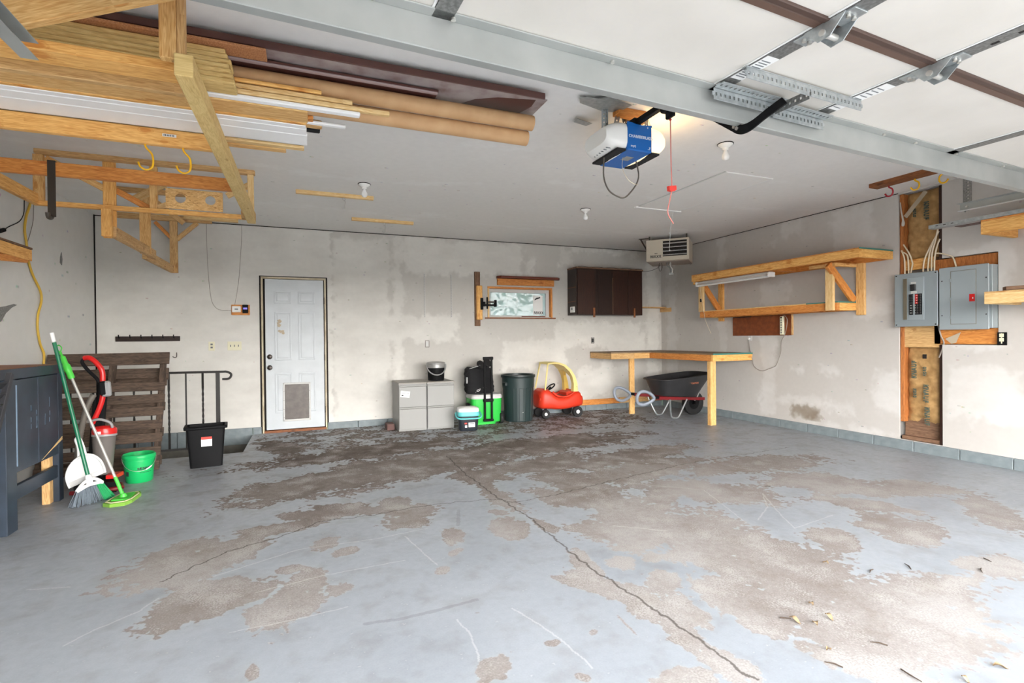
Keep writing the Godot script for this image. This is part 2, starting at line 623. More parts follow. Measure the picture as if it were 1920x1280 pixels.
# one bare patch of the floor: centre and two half axes, in metres (x, z)
func spot(cx: float, cz: float, ax: float, az: float, bx: float, bz: float):
	var det := ax * bz - az * bx
	if absf(det) < 0.00001: return
	var rx := (absf(ax) + absf(bx)) * 1.5 + 0.02
	var rz := (absf(az) + absf(bz)) * 1.5 + 0.02
	var kx := FW / FX
	var kz := FW / FZ
	for j in range(maxi(0, int((cz - rz) * kz)), mini(FW - 1, int((cz + rz) * kz)) + 1):
		var dz := j / kz - cz
		for i in range(maxi(0, int((cx - rx + FX) * kx)), mini(FW - 1, int((cx + rx + FX) * kx)) + 1):
			var dx := i / kx - FX - cx
			var u := (dx * bz - dz * bx) / det
			var v := (ax * dz - az * dx) / det
			var d := 0.62 * (1.0 - sqrt(u * u + v * v))
			var k := j * FW + i
			if d > ff[k]: ff[k] = minf(d, 0.3)

# a thin line on the floor: +1 pale scratch, -1 dark crack
func mark(pts: Array, w: float, s: float):
	var kx := FW / FX
	var kz := FW / FZ
	var wob := noise(77, 3.0, 3)
	for p in pts.size() - 1:
		var a: Vector2 = pts[p]
		var b: Vector2 = pts[p + 1]
		var n := int((b - a).length() / 0.003) + 1
		for t in n:
			var q := a.lerp(b, float(t) / n)
			var o := Vector2(wob.get_noise_2d(q.x * 3.0, q.y * 3.0), wob.get_noise_2d(q.y * 3.0 + 40.0, q.x * 3.0)) * (0.022 if s < -0.9 else 0.006)
			q += o
			var ww := w * (0.6 + 0.8 * absf(wob.get_noise_2d(q.x * 9.0, q.y * 9.0)))
			for j in range(int((q.y - ww) * kz), int((q.y + ww) * kz) + 1):
				for i in range(int((q.x - ww + FX) * kx), int((q.x + ww + FX) * kx) + 1):
					if i >= 0 and j >= 0 and i < FW and j < FW: fl[j * FW + i] = s

func floor_mat() -> StandardMaterial3D:
	ff.resize(FW * FW)
	fl.resize(FW * FW)
	for j in FW:
		var z := j * FZ / FW
		var far := clampf((2.1 - z) / 0.9, 0.0, 1.0)
		for i in FW:
			var x := i * FX / FW - FX
			ff[j * FW + i] = -0.34 + 0.36 * far * clampf((x + 6.7) / 0.5, 0.0, 1.0) * clampf((-0.5 - x) / 0.8, 0.25, 1.0)
	spot(-6.02,2.85,-0.49,0.22,0.05,0.38)
	spot(-5.28,2.57,0.73,-0.19,-0.04,0.53)
	spot(-4.59,2.54,0.77,-0.10,-0.11,0.46)
	spot(-4.53,3.15,0.26,0.13,-0.09,0.25)
	spot(-6.25,1.03,0.29,0.38,0.00,0.42)
	spot(-5.68,2.80,0.46,0.01,-0.01,0.42)
	spot(-5.27,1.69,1.32,-0.22,-0.02,0.35)
	spot(-3.54,2.18,1.49,-0.02,-0.16,0.43)
	spot(-3.78,2.98,0.70,-0.14,-0.10,0.27)
	spot(-3.83,3.71,0.16,0.61,-0.24,0.27)
	spot(-4.12,4.06,0.16,0.27,-0.12,0.15)
	spot(-3.84,4.56,0.10,0.42,-0.29,0.24)
	spot(-4.11,4.82,0.22,0.28,-0.18,0.15)
	spot(-3.03,3.59,0.87,-0.12,-0.16,0.29)
	spot(-2.85,3.08,0.96,-0.14,-0.12,0.27)
	spot(-2.97,4.34,0.47,0.43,-0.23,0.19)
	spot(-1.93,3.86,0.80,0.17,-0.23,0.24)
	spot(-3.68,5.10,0.13,0.45,-0.37,0.24)
	spot(-3.60,5.53,0.18,0.33,-0.38,0.21)
	spot(-3.80,5.87,0.26,0.26,-0.33,0.14)
	spot(-3.53,5.98,0.42,0.28,-0.38,0.16)
	spot(-3.59,6.28,0.10,0.19,-0.21,0.06)
	spot(-3.87,6.12,0.07,0.25,-0.25,0.05)
	spot(-4.07,5.75,-0.00,0.28,-0.18,0.02)
	spot(-1.96,4.54,0.25,0.36,-0.29,0.19)
	spot(-2.42,5.41,0.06,0.22,-0.28,0.12)
	spot(-1.55,5.51,-0.09,0.24,-0.34,0.13)
	spot(-1.48,4.92,0.30,0.21,-0.24,0.12)
	spot(-2.18,5.04,0.16,0.26,-0.13,0.07)
	spot(-2.57,5.98,0.10,0.11,-0.21,0.07)
	spot(-3.00,5.39,-0.04,0.16,-0.20,0.08)
	spot(-4.56,3.38,-0.00,0.40,-0.08,-0.04)
	spot(-4.57,3.86,0.04,0.28,-0.10,0.09)
	spot(-4.51,4.49,0.01,0.14,-0.06,-0.03)
	spot(-4.55,5.12,-0.01,0.20,-0.07,0.04)
	spot(-4.58,5.37,0.08,0.20,-0.10,0.02)
	spot(-4.51,5.54,0.00,0.22,-0.09,0.04)
	spot(-4.50,5.83,0.00,0.18,-0.07,0.01)
	spot(-4.49,6.05,0.01,0.14,-0.08,0.00)
	spot(-4.67,5.33,0.11,0.13,-0.01,-0.10)
	spot(-4.30,5.43,0.05,0.08,-0.11,0.10)
	spot(-4.69,5.71,-0.01,0.06,0.00,-0.07)
	spot(-4.38,5.72,-0.00,0.18,-0.08,0.04)
	spot(-6.58,4.25,0.31,-0.10,0.09,0.24)
	spot(-6.43,4.72,0.24,-0.13,0.06,0.22)
	spot(-6.52,4.81,0.12,-0.05,0.05,0.18)
	spot(-6.45,4.23,0.32,-0.20,0.03,0.10)
	spot(-6.68,4.02,0.23,-0.12,0.05,0.14)
	spot(-6.04,4.92,0.15,-0.11,0.04,0.19)
	spot(-6.14,4.94,0.12,-0.01,0.02,0.09)
	spot(-5.95,4.73,0.08,-0.08,0.05,0.13)
	spot(-5.81,4.86,0.08,0.00,0.00,0.07)
	spot(-6.22,4.76,0.12,-0.07,0.02,0.09)
	spot(-5.66,3.65,0.35,0.19,0.01,0.13)
	spot(-5.28,3.90,0.25,-0.07,-0.01,0.15)
	spot(-6.05,3.63,0.10,0.02,0.01,0.10)
	spot(-5.34,3.61,0.12,-0.00,-0.02,0.16)
	spot(-5.84,3.63,0.30,0.00,0.00,0.14)
	spot(-6.14,3.84,0.27,-0.05,0.02,0.11)
	spot(-6.40,4.01,0.26,-0.12,0.02,0.09)
	spot(-5.34,4.03,0.15,0.01,-0.02,0.15)
	spot(-4.69,4.13,0.06,0.05,-0.02,0.07)
	spot(-4.72,4.40,0.07,0.10,-0.08,0.12)
	spot(-4.65,4.43,0.05,0.02,-0.04,0.10)
	spot(-4.78,4.43,-0.08,-0.03,-0.06,0.15)
	spot(-4.75,4.54,0.06,0.07,-0.07,0.09)
	spot(-5.10,4.39,0.07,0.01,-0.03,0.13)
	spot(-5.29,4.86,0.04,0.00,-0.01,0.04)
	spot(-6.16,5.41,0.02,-0.01,0.01,0.05)
	spot(-5.31,5.74,0.09,-0.02,-0.01,0.08)
	spot(-5.04,5.68,0.03,0.01,-0.01,0.02)
	spot(-4.85,5.68,0.02,0.00,-0.01,0.02)
	spot(-5.03,5.91,0.02,0.02,-0.01,0.02)
	spot(-4.70,6.05,0.11,0.03,-0.02,0.06)
	spot(-5.76,4.41,0.08,-0.01,0.00,0.06)
	spot(-5.86,4.24,0.09,-0.03,0.00,0.09)
	spot(-5.17,4.67,0.05,-0.02,-0.01,0.04)
	spot(-6.05,4.52,0.07,-0.01,0.01,0.05)
	spot(-4.17,5.18,0.06,0.01,-0.04,0.06)
	spot(-4.37,5.16,0.07,0.05,-0.05,0.06)
	spot(-3.45,4.35,0.19,0.01,-0.07,0.11)
	spot(-3.64,4.71,0.10,0.10,-0.07,0.06)
# cracks
	mark([Vector2(-4.58, 2.29), Vector2(-4.61, 2.98), Vector2(-4.60, 3.37), Vector2(-4.58, 3.78), Vector2(-4.54, 4.26), Vector2(-4.54, 4.53), Vector2(-4.55, 4.74), Vector2(-4.55, 5.06), Vector2(-4.53, 5.30), Vector2(-4.50, 5.57), Vector2(-4.49, 5.75), Vector2(-4.48, 5.90), Vector2(-4.48, 6.05), Vector2(-4.46, 6.18)], 0.004, -1)
	mark([Vector2(-4.45, 4.05), Vector2(-4.61, 3.85), Vector2(-4.89, 3.79), Vector2(-5.21, 3.78), Vector2(-5.53, 3.83), Vector2(-5.88, 3.82), Vector2(-6.14, 4.02), Vector2(-6.39, 4.12), Vector2(-6.67, 4.42)], 0.003, -1)
	mark([Vector2(-4.53, 3.97), Vector2(-4.15, 3.94), Vector2(-3.50, 3.77), Vector2(-2.50, 3.56), Vector2(-0.99, 3.44)], 0.003, -1)
# scratches
	mark([Vector2(-6.42, 4.46), Vector2(-6.01, 4.26), Vector2(-5.58, 4.28), Vector2(-5.23, 4.23)], 0.0022, 1)
	mark([Vector2(-6.20, 4.74), Vector2(-5.90, 4.68), Vector2(-5.45, 4.66)], 0.0022, 1)
	mark([Vector2(-6.27, 5.08), Vector2(-6.00, 5.08), Vector2(-5.79, 5.06)], 0.0022, 1)
	mark([Vector2(-6.89, 4.92), Vector2(-6.81, 4.82), Vector2(-6.68, 4.72), Vector2(-6.63, 4.61)], 0.0022, 1)
	mark([Vector2(-5.09, 5.37), Vector2(-5.03, 5.54), Vector2(-4.99, 5.70), Vector2(-4.97, 5.88)], 0.0022, 1)
	mark([Vector2(-5.39, 4.31), Vector2(-5.33, 4.64), Vector2(-5.30, 4.80)], 0.0022, 1)
	mark([Vector2(-3.46, 3.87), Vector2(-2.99, 4.30), Vector2(-3.26, 4.99)], 0.0022, 1)
	mark([Vector2(-2.64, 4.56), Vector2(-2.87, 4.81), Vector2(-3.15, 4.98)], 0.0022, 1)
	mark([Vector2(-2.64, 4.56), Vector2(-2.95, 5.01), Vector2(-3.05, 5.18), Vector2(-2.60, 5.11)], 0.0022, 1)
	mark([Vector2(-4.09, 4.68), Vector2(-3.83, 4.89)], 0.0022, 1)
	mark([Vector2(-5.35, 5.36), Vector2(-5.33, 5.50), Vector2(-5.35, 5.68)], 0.0022, 1)
	mark([Vector2(-7.66, 2.83), Vector2(-7.48, 2.76), Vector2(-6.99, 2.48)], 0.0022, 1)
	mark([Vector2(-7.27, 4.25), Vector2(-7.08, 4.30)], 0.0022, 1)
	mark([Vector2(-5.73, 5.24), Vector2(-5.58, 5.26), Vector2(-5.38, 5.25), Vector2(-5.22, 5.23)], 0.010, -0.25)
	mark([Vector2(-5.03, 4.27), Vector2(-4.94, 3.96)], 0.010, -0.25)
	var n1 := field(3, 0.012, FW, FW, 5)
	var n2 := field(5, 0.07, FW, FW, 3)
	var n3 := field(9, 0.4, FW, FW, 2)
	var n4 := field(15, 0.004, FW, FW, 3)
	var n5 := field(27, 0.018, FW, FW, 5)
	var rgb := PackedByteArray()
	rgb.resize(FW * FW * 3)
	var ro := PackedByteArray()
	ro.resize(FW * FW)
	var paint := Vector3(162, 168, 175)
	var paint2 := Vector3(152, 158, 165)
	var bare := Vector3(146, 141, 137)
	var bare2 := Vector3(126, 118, 113)
	var grit := Vector3(174, 171, 168)
	for k in FW * FW:
		var a := n1[k] / 255.0 - 0.5
		var b := n2[k] / 255.0 - 0.5
		var c := n3[k] / 255.0 - 0.5
		var d := n4[k] / 255.0
		var f := ff[k] + a * 0.60 + b * 0.38
		var m := clampf(f * 22.0 + 0.5, 0.0, 1.0)
		var p := paint.lerp(paint2, clampf(d * 1.4 - 0.2 + b * 0.5, 0.0, 1.0)) * (1.0 + c * 0.05)
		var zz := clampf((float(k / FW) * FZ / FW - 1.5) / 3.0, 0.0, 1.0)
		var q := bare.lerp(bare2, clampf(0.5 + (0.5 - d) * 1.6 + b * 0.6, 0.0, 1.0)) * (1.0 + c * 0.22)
		q = (q * Vector3(0.76, 0.72, 0.69)).lerp(q * Vector3(1.12, 1.135, 1.15), zz)  # browner concrete at the back; the dark-to-pale ramp paints in daylight falloff
		if f > 0.1 and c + a * 1.2 > 0.14: q = q.lerp(grit, clampf((c + a * 1.2 - 0.14) * 5.0, 0.0, 0.8))
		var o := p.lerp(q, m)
		var dirt_and_falloff := clampf((n5[k] / 255.0 - 0.52) * 3.0, 0.0, 1.0) * (0.35 + 0.5 * (1.0 - zz))  # blotchy dirt, made stronger toward the back as painted light falloff
		o *= Vector3.ONE - Vector3(0.16, 0.19, 0.22) * dirt_and_falloff
		if n2[k] > 214 and c > 0.08: o = o.lerp(Vector3(206, 205, 202), 0.5)
		if m > 0.02 and m < 0.6 and c > -0.1: o = o.lerp(Vector3(196, 196, 194), 0.5 * (1.0 - absf(m - 0.3) * 3.0))
		if fl[k] > 0.0: o = o.lerp(Vector3(216, 216, 214), 0.4)
		elif fl[k] < 0.0: o = o.lerp(Vector3(62, 56, 52), -fl[k] * 0.6)
		rgb[k * 3] = int(clampf(o.x, 0, 255)); rgb[k * 3 + 1] = int(clampf(o.y, 0, 255)); rgb[k * 3 + 2] = int(clampf(o.z, 0, 255))
		ro[k] = int(lerpf(112.0, 205.0, m) + b * 50.0)
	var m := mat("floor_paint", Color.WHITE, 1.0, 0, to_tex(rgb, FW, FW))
	m.roughness_texture = to_tex(ro, FW, FW, Image.FORMAT_L8)
	m.roughness_texture_channel = BaseMaterial3D.TEXTURE_CHANNEL_GRAYSCALE
	m.metallic_specular = 0.4
	ff.clear(); fl.clear()
	return m

# drywall: a sheet of w x h metres, px pixels to the metre; mud() lays joint compound on it
class Sheet:
	var w: int
	var h: int
	var k: float
	var x0: float
	var f: PackedFloat32Array
	var n: FastNoiseLite

func sheet(x0: float, wm: float, hm: float, k: float, seed_no: int) -> Sheet:
	var s := Sheet.new()
	s.w = int(wm * k); s.h = int(hm * k); s.k = k; s.x0 = x0
	s.f.resize(s.w * s.h)
	s.n = noise(seed_no, 1.0, 4)
	return s

func mud(s: Sheet, xa: float, ya: float, xb: float, yb: float, v: float, soft: float):
	for j in range(maxi(0, int((ya - 0.12) * s.k)), mini(s.h, int((yb + 0.12) * s.k))):
		for i in range(maxi(0, int((xa - 0.12 - s.x0) * s.k)), mini(s.w, int((xb + 0.12 - s.x0) * s.k))):
			var x := i / s.k + s.x0
			var y := j / s.k
			var e := s.n.get_noise_2d(x * 3.0, y * 3.0) * 0.10 + s.n.get_noise_2d(x * 12.0, y * 12.0) * 0.04
			var d := minf(minf(x - xa, xb - x), minf(y - ya, yb - y)) + e
			var a := smoothstep(-soft, soft, d)
			var q := j * s.w + i
			s.f[q] = lerpf(s.f[q], v, a) if v < 0.0 else maxf(s.f[q], v * a * (0.85 + 0.3 * s.n.get_noise_2d(x * 2.0 + 9.0, y * 5.0)))

func seam(s: Sheet, pts: Array):
	for p in pts.size() - 1:
		var a: Vector2 = pts[p]
		var b: Vector2 = pts[p + 1]
		var n := int((b - a).length() / 0.05) + 1
		for t in n:
			var q := a.lerp(b, float(t) / n)
			mud(s, q.x - 0.06, q.y - 0.035, q.x + 0.06, q.y + 0.035, 0.62, 0.05)

func sheet_mat(key: String, s: Sheet, base: Vector3, pale: Vector3, dark: Vector3, flip := true) -> StandardMaterial3D:
	var rgb := PackedByteArray()
	rgb.resize(s.w * s.h * 3)
	var n2 := field(301 + s.w, 0.01, s.w, s.h, 5)
	var n3 := field(307 + s.w, 0.12, s.w, s.h, 3)
	var r := RandomNumberGenerator.new()
	r.seed = s.w + s.h
	for q in s.w * s.h:
		var f := s.f[q]
		var a := n2[q] / 255.0 - 0.5
		var c := n3[q] / 255.0 - 0.5
		var o := base.lerp(pale, clampf(f + a * 0.5, 0.0, 1.0)) if f >= -0.02 else base.lerp(dark, clampf(-f + a * 0.8, 0.0, 1.0))
		o *= 1.0 + c * 0.02
		var j := q / s.w
		var t := (((s.h - 1 - j) if flip else j) * s.w + q % s.w) * 3
		rgb[t] = int(clampf(o.x, 0, 255)); rgb[t + 1] = int(clampf(o.y, 0, 255)); rgb[t + 2] = int(clampf(o.z, 0, 255))
	for i in 140:   # nail pops and scuffs
		var x := r.randi_range(2, s.w - 4)
		var y := r.randi_range(2, s.h - 3)
		for k in r.randi_range(1, 4):
			var t := (y * s.w + x + k % 3) * 3
			for ch in 3: rgb[t + ch] = int(rgb[t + ch] * r.randf_range(0.72, 0.95))
	return mat(key, Color.WHITE, 0.85, 0, to_tex(rgb, s.w, s.h))

# plain box piece of the shell with the sheet laid over it in metres
func slab(st: SurfaceTool, a: Vector3, b: Vector3, uvf: Callable):
	var h := (b - a) * 0.5
	var c := (a + b) * 0.5
	for ax in 3:
		for sg in [-1.0, 1.0]:
			var q := []
			for k in [[-1, -1], [1, -1], [1, 1], [-1, 1]]:
				var p := c
				p[ax] += sg * h[ax]
				p[(ax + 1) % 3] += k[0] * h[(ax + 1) % 3]
				p[(ax + 2) % 3] += k[1] * h[(ax + 2) % 3]
				q.append(p)
			var nn := Vector3.ZERO
			nn[ax] = sg
			quad(st, q[0], q[1], q[2], q[3], nn, uvf.call(q[0]), uvf.call(q[1]), uvf.call(q[2]), uvf.call(q[3]))

func shell():
	O = Vector3.ZERO
	# floor, with the stairwell left open in the back corner
	var st := stool()
	var fuv := func(p: Vector3): return Vector2((p.x + FX) / FX, p.z / FZ)
	slab(st, Vector3(LX, -0.15, 1.16), Vector3(0, 0, FZ), fuv)
	slab(st, Vector3(-6.615, -0.15, 0), Vector3(0, 0, 1.16), fuv)
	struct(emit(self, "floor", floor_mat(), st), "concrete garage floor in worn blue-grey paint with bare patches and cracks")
	# back wall
	var B := sheet(LX, 8.287, H, 120.0, 21)
	mud(B, -8.4, 0.0, -5.6, 2.8, 0.8, 0.02)
	mud(B, -4.79, 0.19, -4.63, 2.75, 0.75, 0.05)
	mud(B, -5.61, -0.03, -4.82, 2.66, 0.75, 0.05)
	mud(B, -4.60, 2.21, -2.71, 2.73, 0.75, 0.05)
	mud(B, -5.62, 1.21, -4.79, 1.81, 0.75, 0.05)
	mud(B, -2.04, 2.42, -1.82, 2.69, 0.75, 0.05)
	mud(B, -1.84, 2.66, -0.51, 2.75, 0.75, 0.05)
	mud(B, -5.12, 1.19, -3.79, 1.59, 0.75, 0.05)
	mud(B, -3.09, 0.73, -1.96, 1.19, 0.75, 0.05)
	mud(B, -2.15, 1.06, -0.47, 1.48, 0.75, 0.05)
	mud(B, -1.12, 0.92, -0.35, 1.30, 0.75, 0.05)
	mud(B, -1.26, 0.70, -1.02, 0.98, 0.75, 0.05)
	mud(B, -0.34, -0.00, -0.07, 2.67, 0.75, 0.05)
	mud(B, -3.77, 2.18, -3.52, 2.50, 0.75, 0.05)
	mud(B, -2.71, 2.22, -2.53, 2.47, 0.75, 0.05)
	mud(B, -1.76, 0.22, -0.59, 0.72, 0.75, 0.05)
	var bm := sheet_mat("drywall_back", B, Vector3(196, 193, 187), Vector3(224, 222, 216), Vector3(150, 136, 120))
	var buv := func(p: Vector3): return Vector2((p.x - LX) / 8.287, 1.0 - p.y / H)
	st = stool()
	for r in [[LX - 0.14, -6.50, 0.09, H], [-6.50, -5.685, 2.085, H], [-5.685, -3.29, 0.09, H], [-3.29, -2.215, 0.09, 1.575], [-3.29, -2.215, 2.03, H], [-2.215, 0.14, 0.09, H]]:
		slab(st, Vector3(r[0], r[2], -0.02), Vector3(r[1], r[3], 0), buv)
		slab(st, Vector3(r[0], r[2], -0.16), Vector3(r[1], r[3], -0.02), buv)
	struct(emit(self, "wall_back", bm, st), "patched off-white drywall back wall with the entry door and a small window")
	# right wall with the open stud bay
	var R := sheet(0.0, 8.1, H, 120.0, 22)
	mud(R, 1.37, 0.99, 1.53, 2.77, 0.75, 0.05)
	mud(R, 2.16, 0.14, 2.42, 1.19, 0.75, 0.05)
	mud(R, 2.52, 2.53, 2.87, 2.81, 0.75, 0.05)
	mud(R, 3.23, 2.18, 3.73, 2.72, 0.75, 0.05)
	mud(R, 2.16, 1.65, 2.63, 1.95, 0.75, 0.05)
	mud(R, 2.21, 2.41, 2.43, 2.54, 0.75, 0.05)
	mud(R, 3.49, 1.45, 3.95, 1.66, 0.75, 0.05)
	mud(R, 2.63, 0.75, 2.86, 0.84, 0.75, 0.05)
	mud(R, 3.08, 0.77, 3.29, 0.86, 0.75, 0.05)
	mud(R, 2.11, 0.31, 3.48, 0.43, 0.75, 0.05)
	mud(R, 2.78, 0.12, 4.00, 0.14, 0.75, 0.05)
	mud(R, 3.73, 0.36, 4.00, 0.86, 0.75, 0.05)
	mud(R, 4.45, 1.55, 4.95, 2.07, 0.75, 0.05)
	mud(R, 4.45, 1.07, 4.95, 1.16, 0.75, 0.05)
	mud(R, 4.45, 0.40, 5.02, 0.90, 0.75, 0.05)
	mud(R, 0.16, 0.14, 0.41, 2.95, 0.75, 0.05)
	mud(R, 2.66, 0.16, 3.06, 0.31, -0.62, 0.06)
	var rm := sheet_mat("drywall_right", R, Vector3(194, 190, 185), Vector3(214, 212, 209), Vector3(128, 114, 98))
	var ruv := func(p: Vector3): return Vector2(p.z / 8.1, 1.0 - p.y / H)
	st = stool()
	for r in [[0.0, 3.985, 0.09, H], [3.985, 4.39, 0.09, 0.11], [3.985, 4.39, 2.745, H], [4.39, 4.84, 0.09, 1.13], [4.39, 4.84, 2.0, H], [4.84, 8.1, 0.09, H]]:
		slab(st, Vector3(0, r[2], r[0]), Vector3(0.016, r[3], r[1]), ruv)
	slab(st, Vector3(0.13, -0.15, 0), Vector3(0.16, H, 8.1), ruv)
	struct(emit(self, "wall_right", rm, st), "patched drywall right wall with one stud bay left open")
	# left wall
	var L := sheet(0.0, 8.1, H, 60.0, 23)
	mud(L, 0, 0, 8.1, 2.8, 0.5, 0.1)
	var lm := sheet_mat("drywall_left", L, Vector3(216, 215, 210), Vector3(230, 229, 226), Vector3(120, 110, 100))
	st = stool()
	slab(st, Vector3(LX - 0.14, -1.2, 0), Vector3(LX, H, 8.1), ruv)
	struct(emit(self, "wall_left", lm, st), "scuffed off-white left wall behind the blue workbench")
	# front wall round the open overhead door
	st = stool()
	for r in [[LX - 0.14, -6.74, -0.15, H], [-1.1, 0.16, -0.15, H], [-6.74, -1.1, 2.18, H]]:
		slab(st, Vector3(r[0], r[2], 8.1), Vector3(r[1], r[3], 8.26), buv)
	struct(emit(self, "wall_front", lm, st), "front wall round the open garage door")
	# ceiling
	var C := sheet(LX, 8.287, 8.1, 100.0, 24)
	seam(C, [Vector2(-6.86, 1.21), Vector2(-6.01, 1.28), Vector2(-5.18, 1.18), Vector2(-4.54, 0.95)])
	seam(C, [Vector2(-6.34, 2.59), Vector2(-5.62, 2.45), Vector2(-4.93, 2.53), Vector2(-4.34, 2.74)])
	seam(C, [Vector2(-4.57, 1.39), Vector2(-3.78, 1.06), Vector2(-2.06, 0.91)])
	seam(C, [Vector2(-1.18, 2.89), Vector2(-0.64, 3.02), Vector2(0.05, 3.19)])
	seam(C, [Vector2(-3.69, 3.07), Vector2(-3.07, 2.95), Vector2(-2.20, 2.89)])
	seam(C, [Vector2(-1.17, 1.62), Vector2(-0.15, 1.78), Vector2(0.71, 1.87)])
	seam(C, [Vector2(-2.08, 2.93), Vector2(-2.19, 3.88)])
	seam(C, [Vector2(-4.71, 3.72), Vector2(-4.23, 3.77)])
	mud(C, -8.2, 1.18, 0, 1.26, 0.45, 0.05)
	mud(C, -4.3, 3.8, 0, 3.86, 0.3, 0.05)
	mud(C, -8.2, 2.55, -6.2, 2.62, 0.5, 0.05)
	var cm := sheet_mat("drywall_ceiling", C, Vector3(236, 234, 231), Vector3(245, 245, 243), Vector3(170, 160, 150), false)
	var cuv := func(p: Vector3): return Vector2((p.x - LX) / 8.287, p.z / 8.1)
	st = stool()
	slab(st, Vector3(LX - 0.14, H, -0.16), Vector3(0.16, H + 0.12, 8.26), cuv)
	struct(emit(self, "ceiling", cm, st), "drywall ceiling with taped seams")
	# dark line where walls and ceiling do not quite meet
	struct(bar(self, "trim_1", M.dark_gap, Vector3(LX, H - 0.012, 0.0), Vector3(-0.0, H - 0.002, 0.004), 0.0), "dark gap along the top of the back wall")
	struct(bar(self, "trim_2", M.dark_gap, Vector3(-0.004, H - 0.010, 0.0), Vector3(0.0, H - 0.002, 3.98), 0.0), "dark gap along the top of the right wall")
	struct(bar(self, "trim_3", M.dark_gap, Vector3(LX, 0.1, 0.0), Vector3(LX + 0.012, H, 0.012), 0.0), "dark crack in the left back corner")
	# foundation blocks
	O = Vector3.ZERO
	var bb := Node3D.new()
	bb.name = numbered("baseboard_back")
	add_child(bb)
	struct(bb, "grey painted foundation blocks along the back wall")
	for s in [[-8.28, -7.88], [-7.875, -7.47], [-7.465, -7.06], [-7.055, -6.62], [-6.612, -6.51], [-5.68, -5.28], [-5.275, -4.87], [-4.865, -4.46], [-4.455, -4.05], [-4.045, -3.64], [-3.635, -3.23], [-3.225, -2.82], [-2.815, -2.41], [-2.405, -2.0], [-1.995, -1.59], [-1.585, -1.18], [-1.175, -0.77], [-0.765, -0.36], [-0.355, 0.0]]:
		bar(bb, "block", M.block_paint, Vector3(s[0], -0.02 if s[0] > -6.7 else -0.12, -0.1), Vector3(s[1], 0.092, 0.012), 0.004)
	var br := Node3D.new()
	br.name = numbered("baseboard_right")
	add_child(br)
	struct(br, "grey painted foundation blocks along the right wall")
	var z := 0.02
	while z < 8.0:
		var z1 := minf(z + 0.405, 8.1)
		bar(br, "block", M.block_paint, Vector3(-0.012, -0.02, z), Vector3(0.12, 0.105, z1), 0.004)
		z = z1 + 0.006
	# stairwell
	st = stool()
	slab(st, Vector3(LX, -1.35, -0.1), Vector3(-6.5, -0.12, 0.0), buv)
	struct(emit(self, "wall_stairwell_back", M.concrete_pit, st))
	st = stool()
	slab(st, Vector3(LX, -1.35, 1.16), Vector3(-6.5, -0.15, 1.26), buv)
	slab(st, Vector3(-6.615, -1.35, 0.0), Vector3(-6.5, -0.15, 1.16), buv)
	struct(emit(self, "wall_stairwell_front", M.concrete_pit, st))
	var sw := Node3D.new()
	sw.name = numbered("floor_stairwell")
	add_child(sw)
	struct(sw, "dark concrete steps going down in the back corner")
	bar(sw, "landing", M.concrete_pit, Vector3(LX, -1.35, 0.0), Vector3(-6.615, -1.25, 1.16), 0.0)
	for k in 4:
		bar(sw, "step", M.concrete_pit, Vector3(-6.62 - 0.27 * (k + 1), -1.25, 0.005), Vector3(-6.62 - 0.27 * k, -0.22 - 0.21 * k, 1.155), 0.006)
	# outside: driveway in front, grass and a hedge behind the window
	struct(bar(self, "driveway", M.driveway, Vector3(-13.0, -0.25, 8.1), Vector3(6.0, -0.03, 24.0), 0.0), "concrete driveway outside the garage")
	struct(bar(self, "added_eave", M.siding, Vector3(-9.2, 2.40, 8.26), Vector3(1.0, 2.56, 9.0), 0.0), "added unseen eave cutting sky light over the garage opening")  # unseen overhang added to keep high sky light off the near floor
	struct(bar(self, "lawn", M.grass, Vector3(-20.0, -0.4, -14.0), Vector3(12.0, -0.2, -0.3), 0.0), "lawn behind the garage")

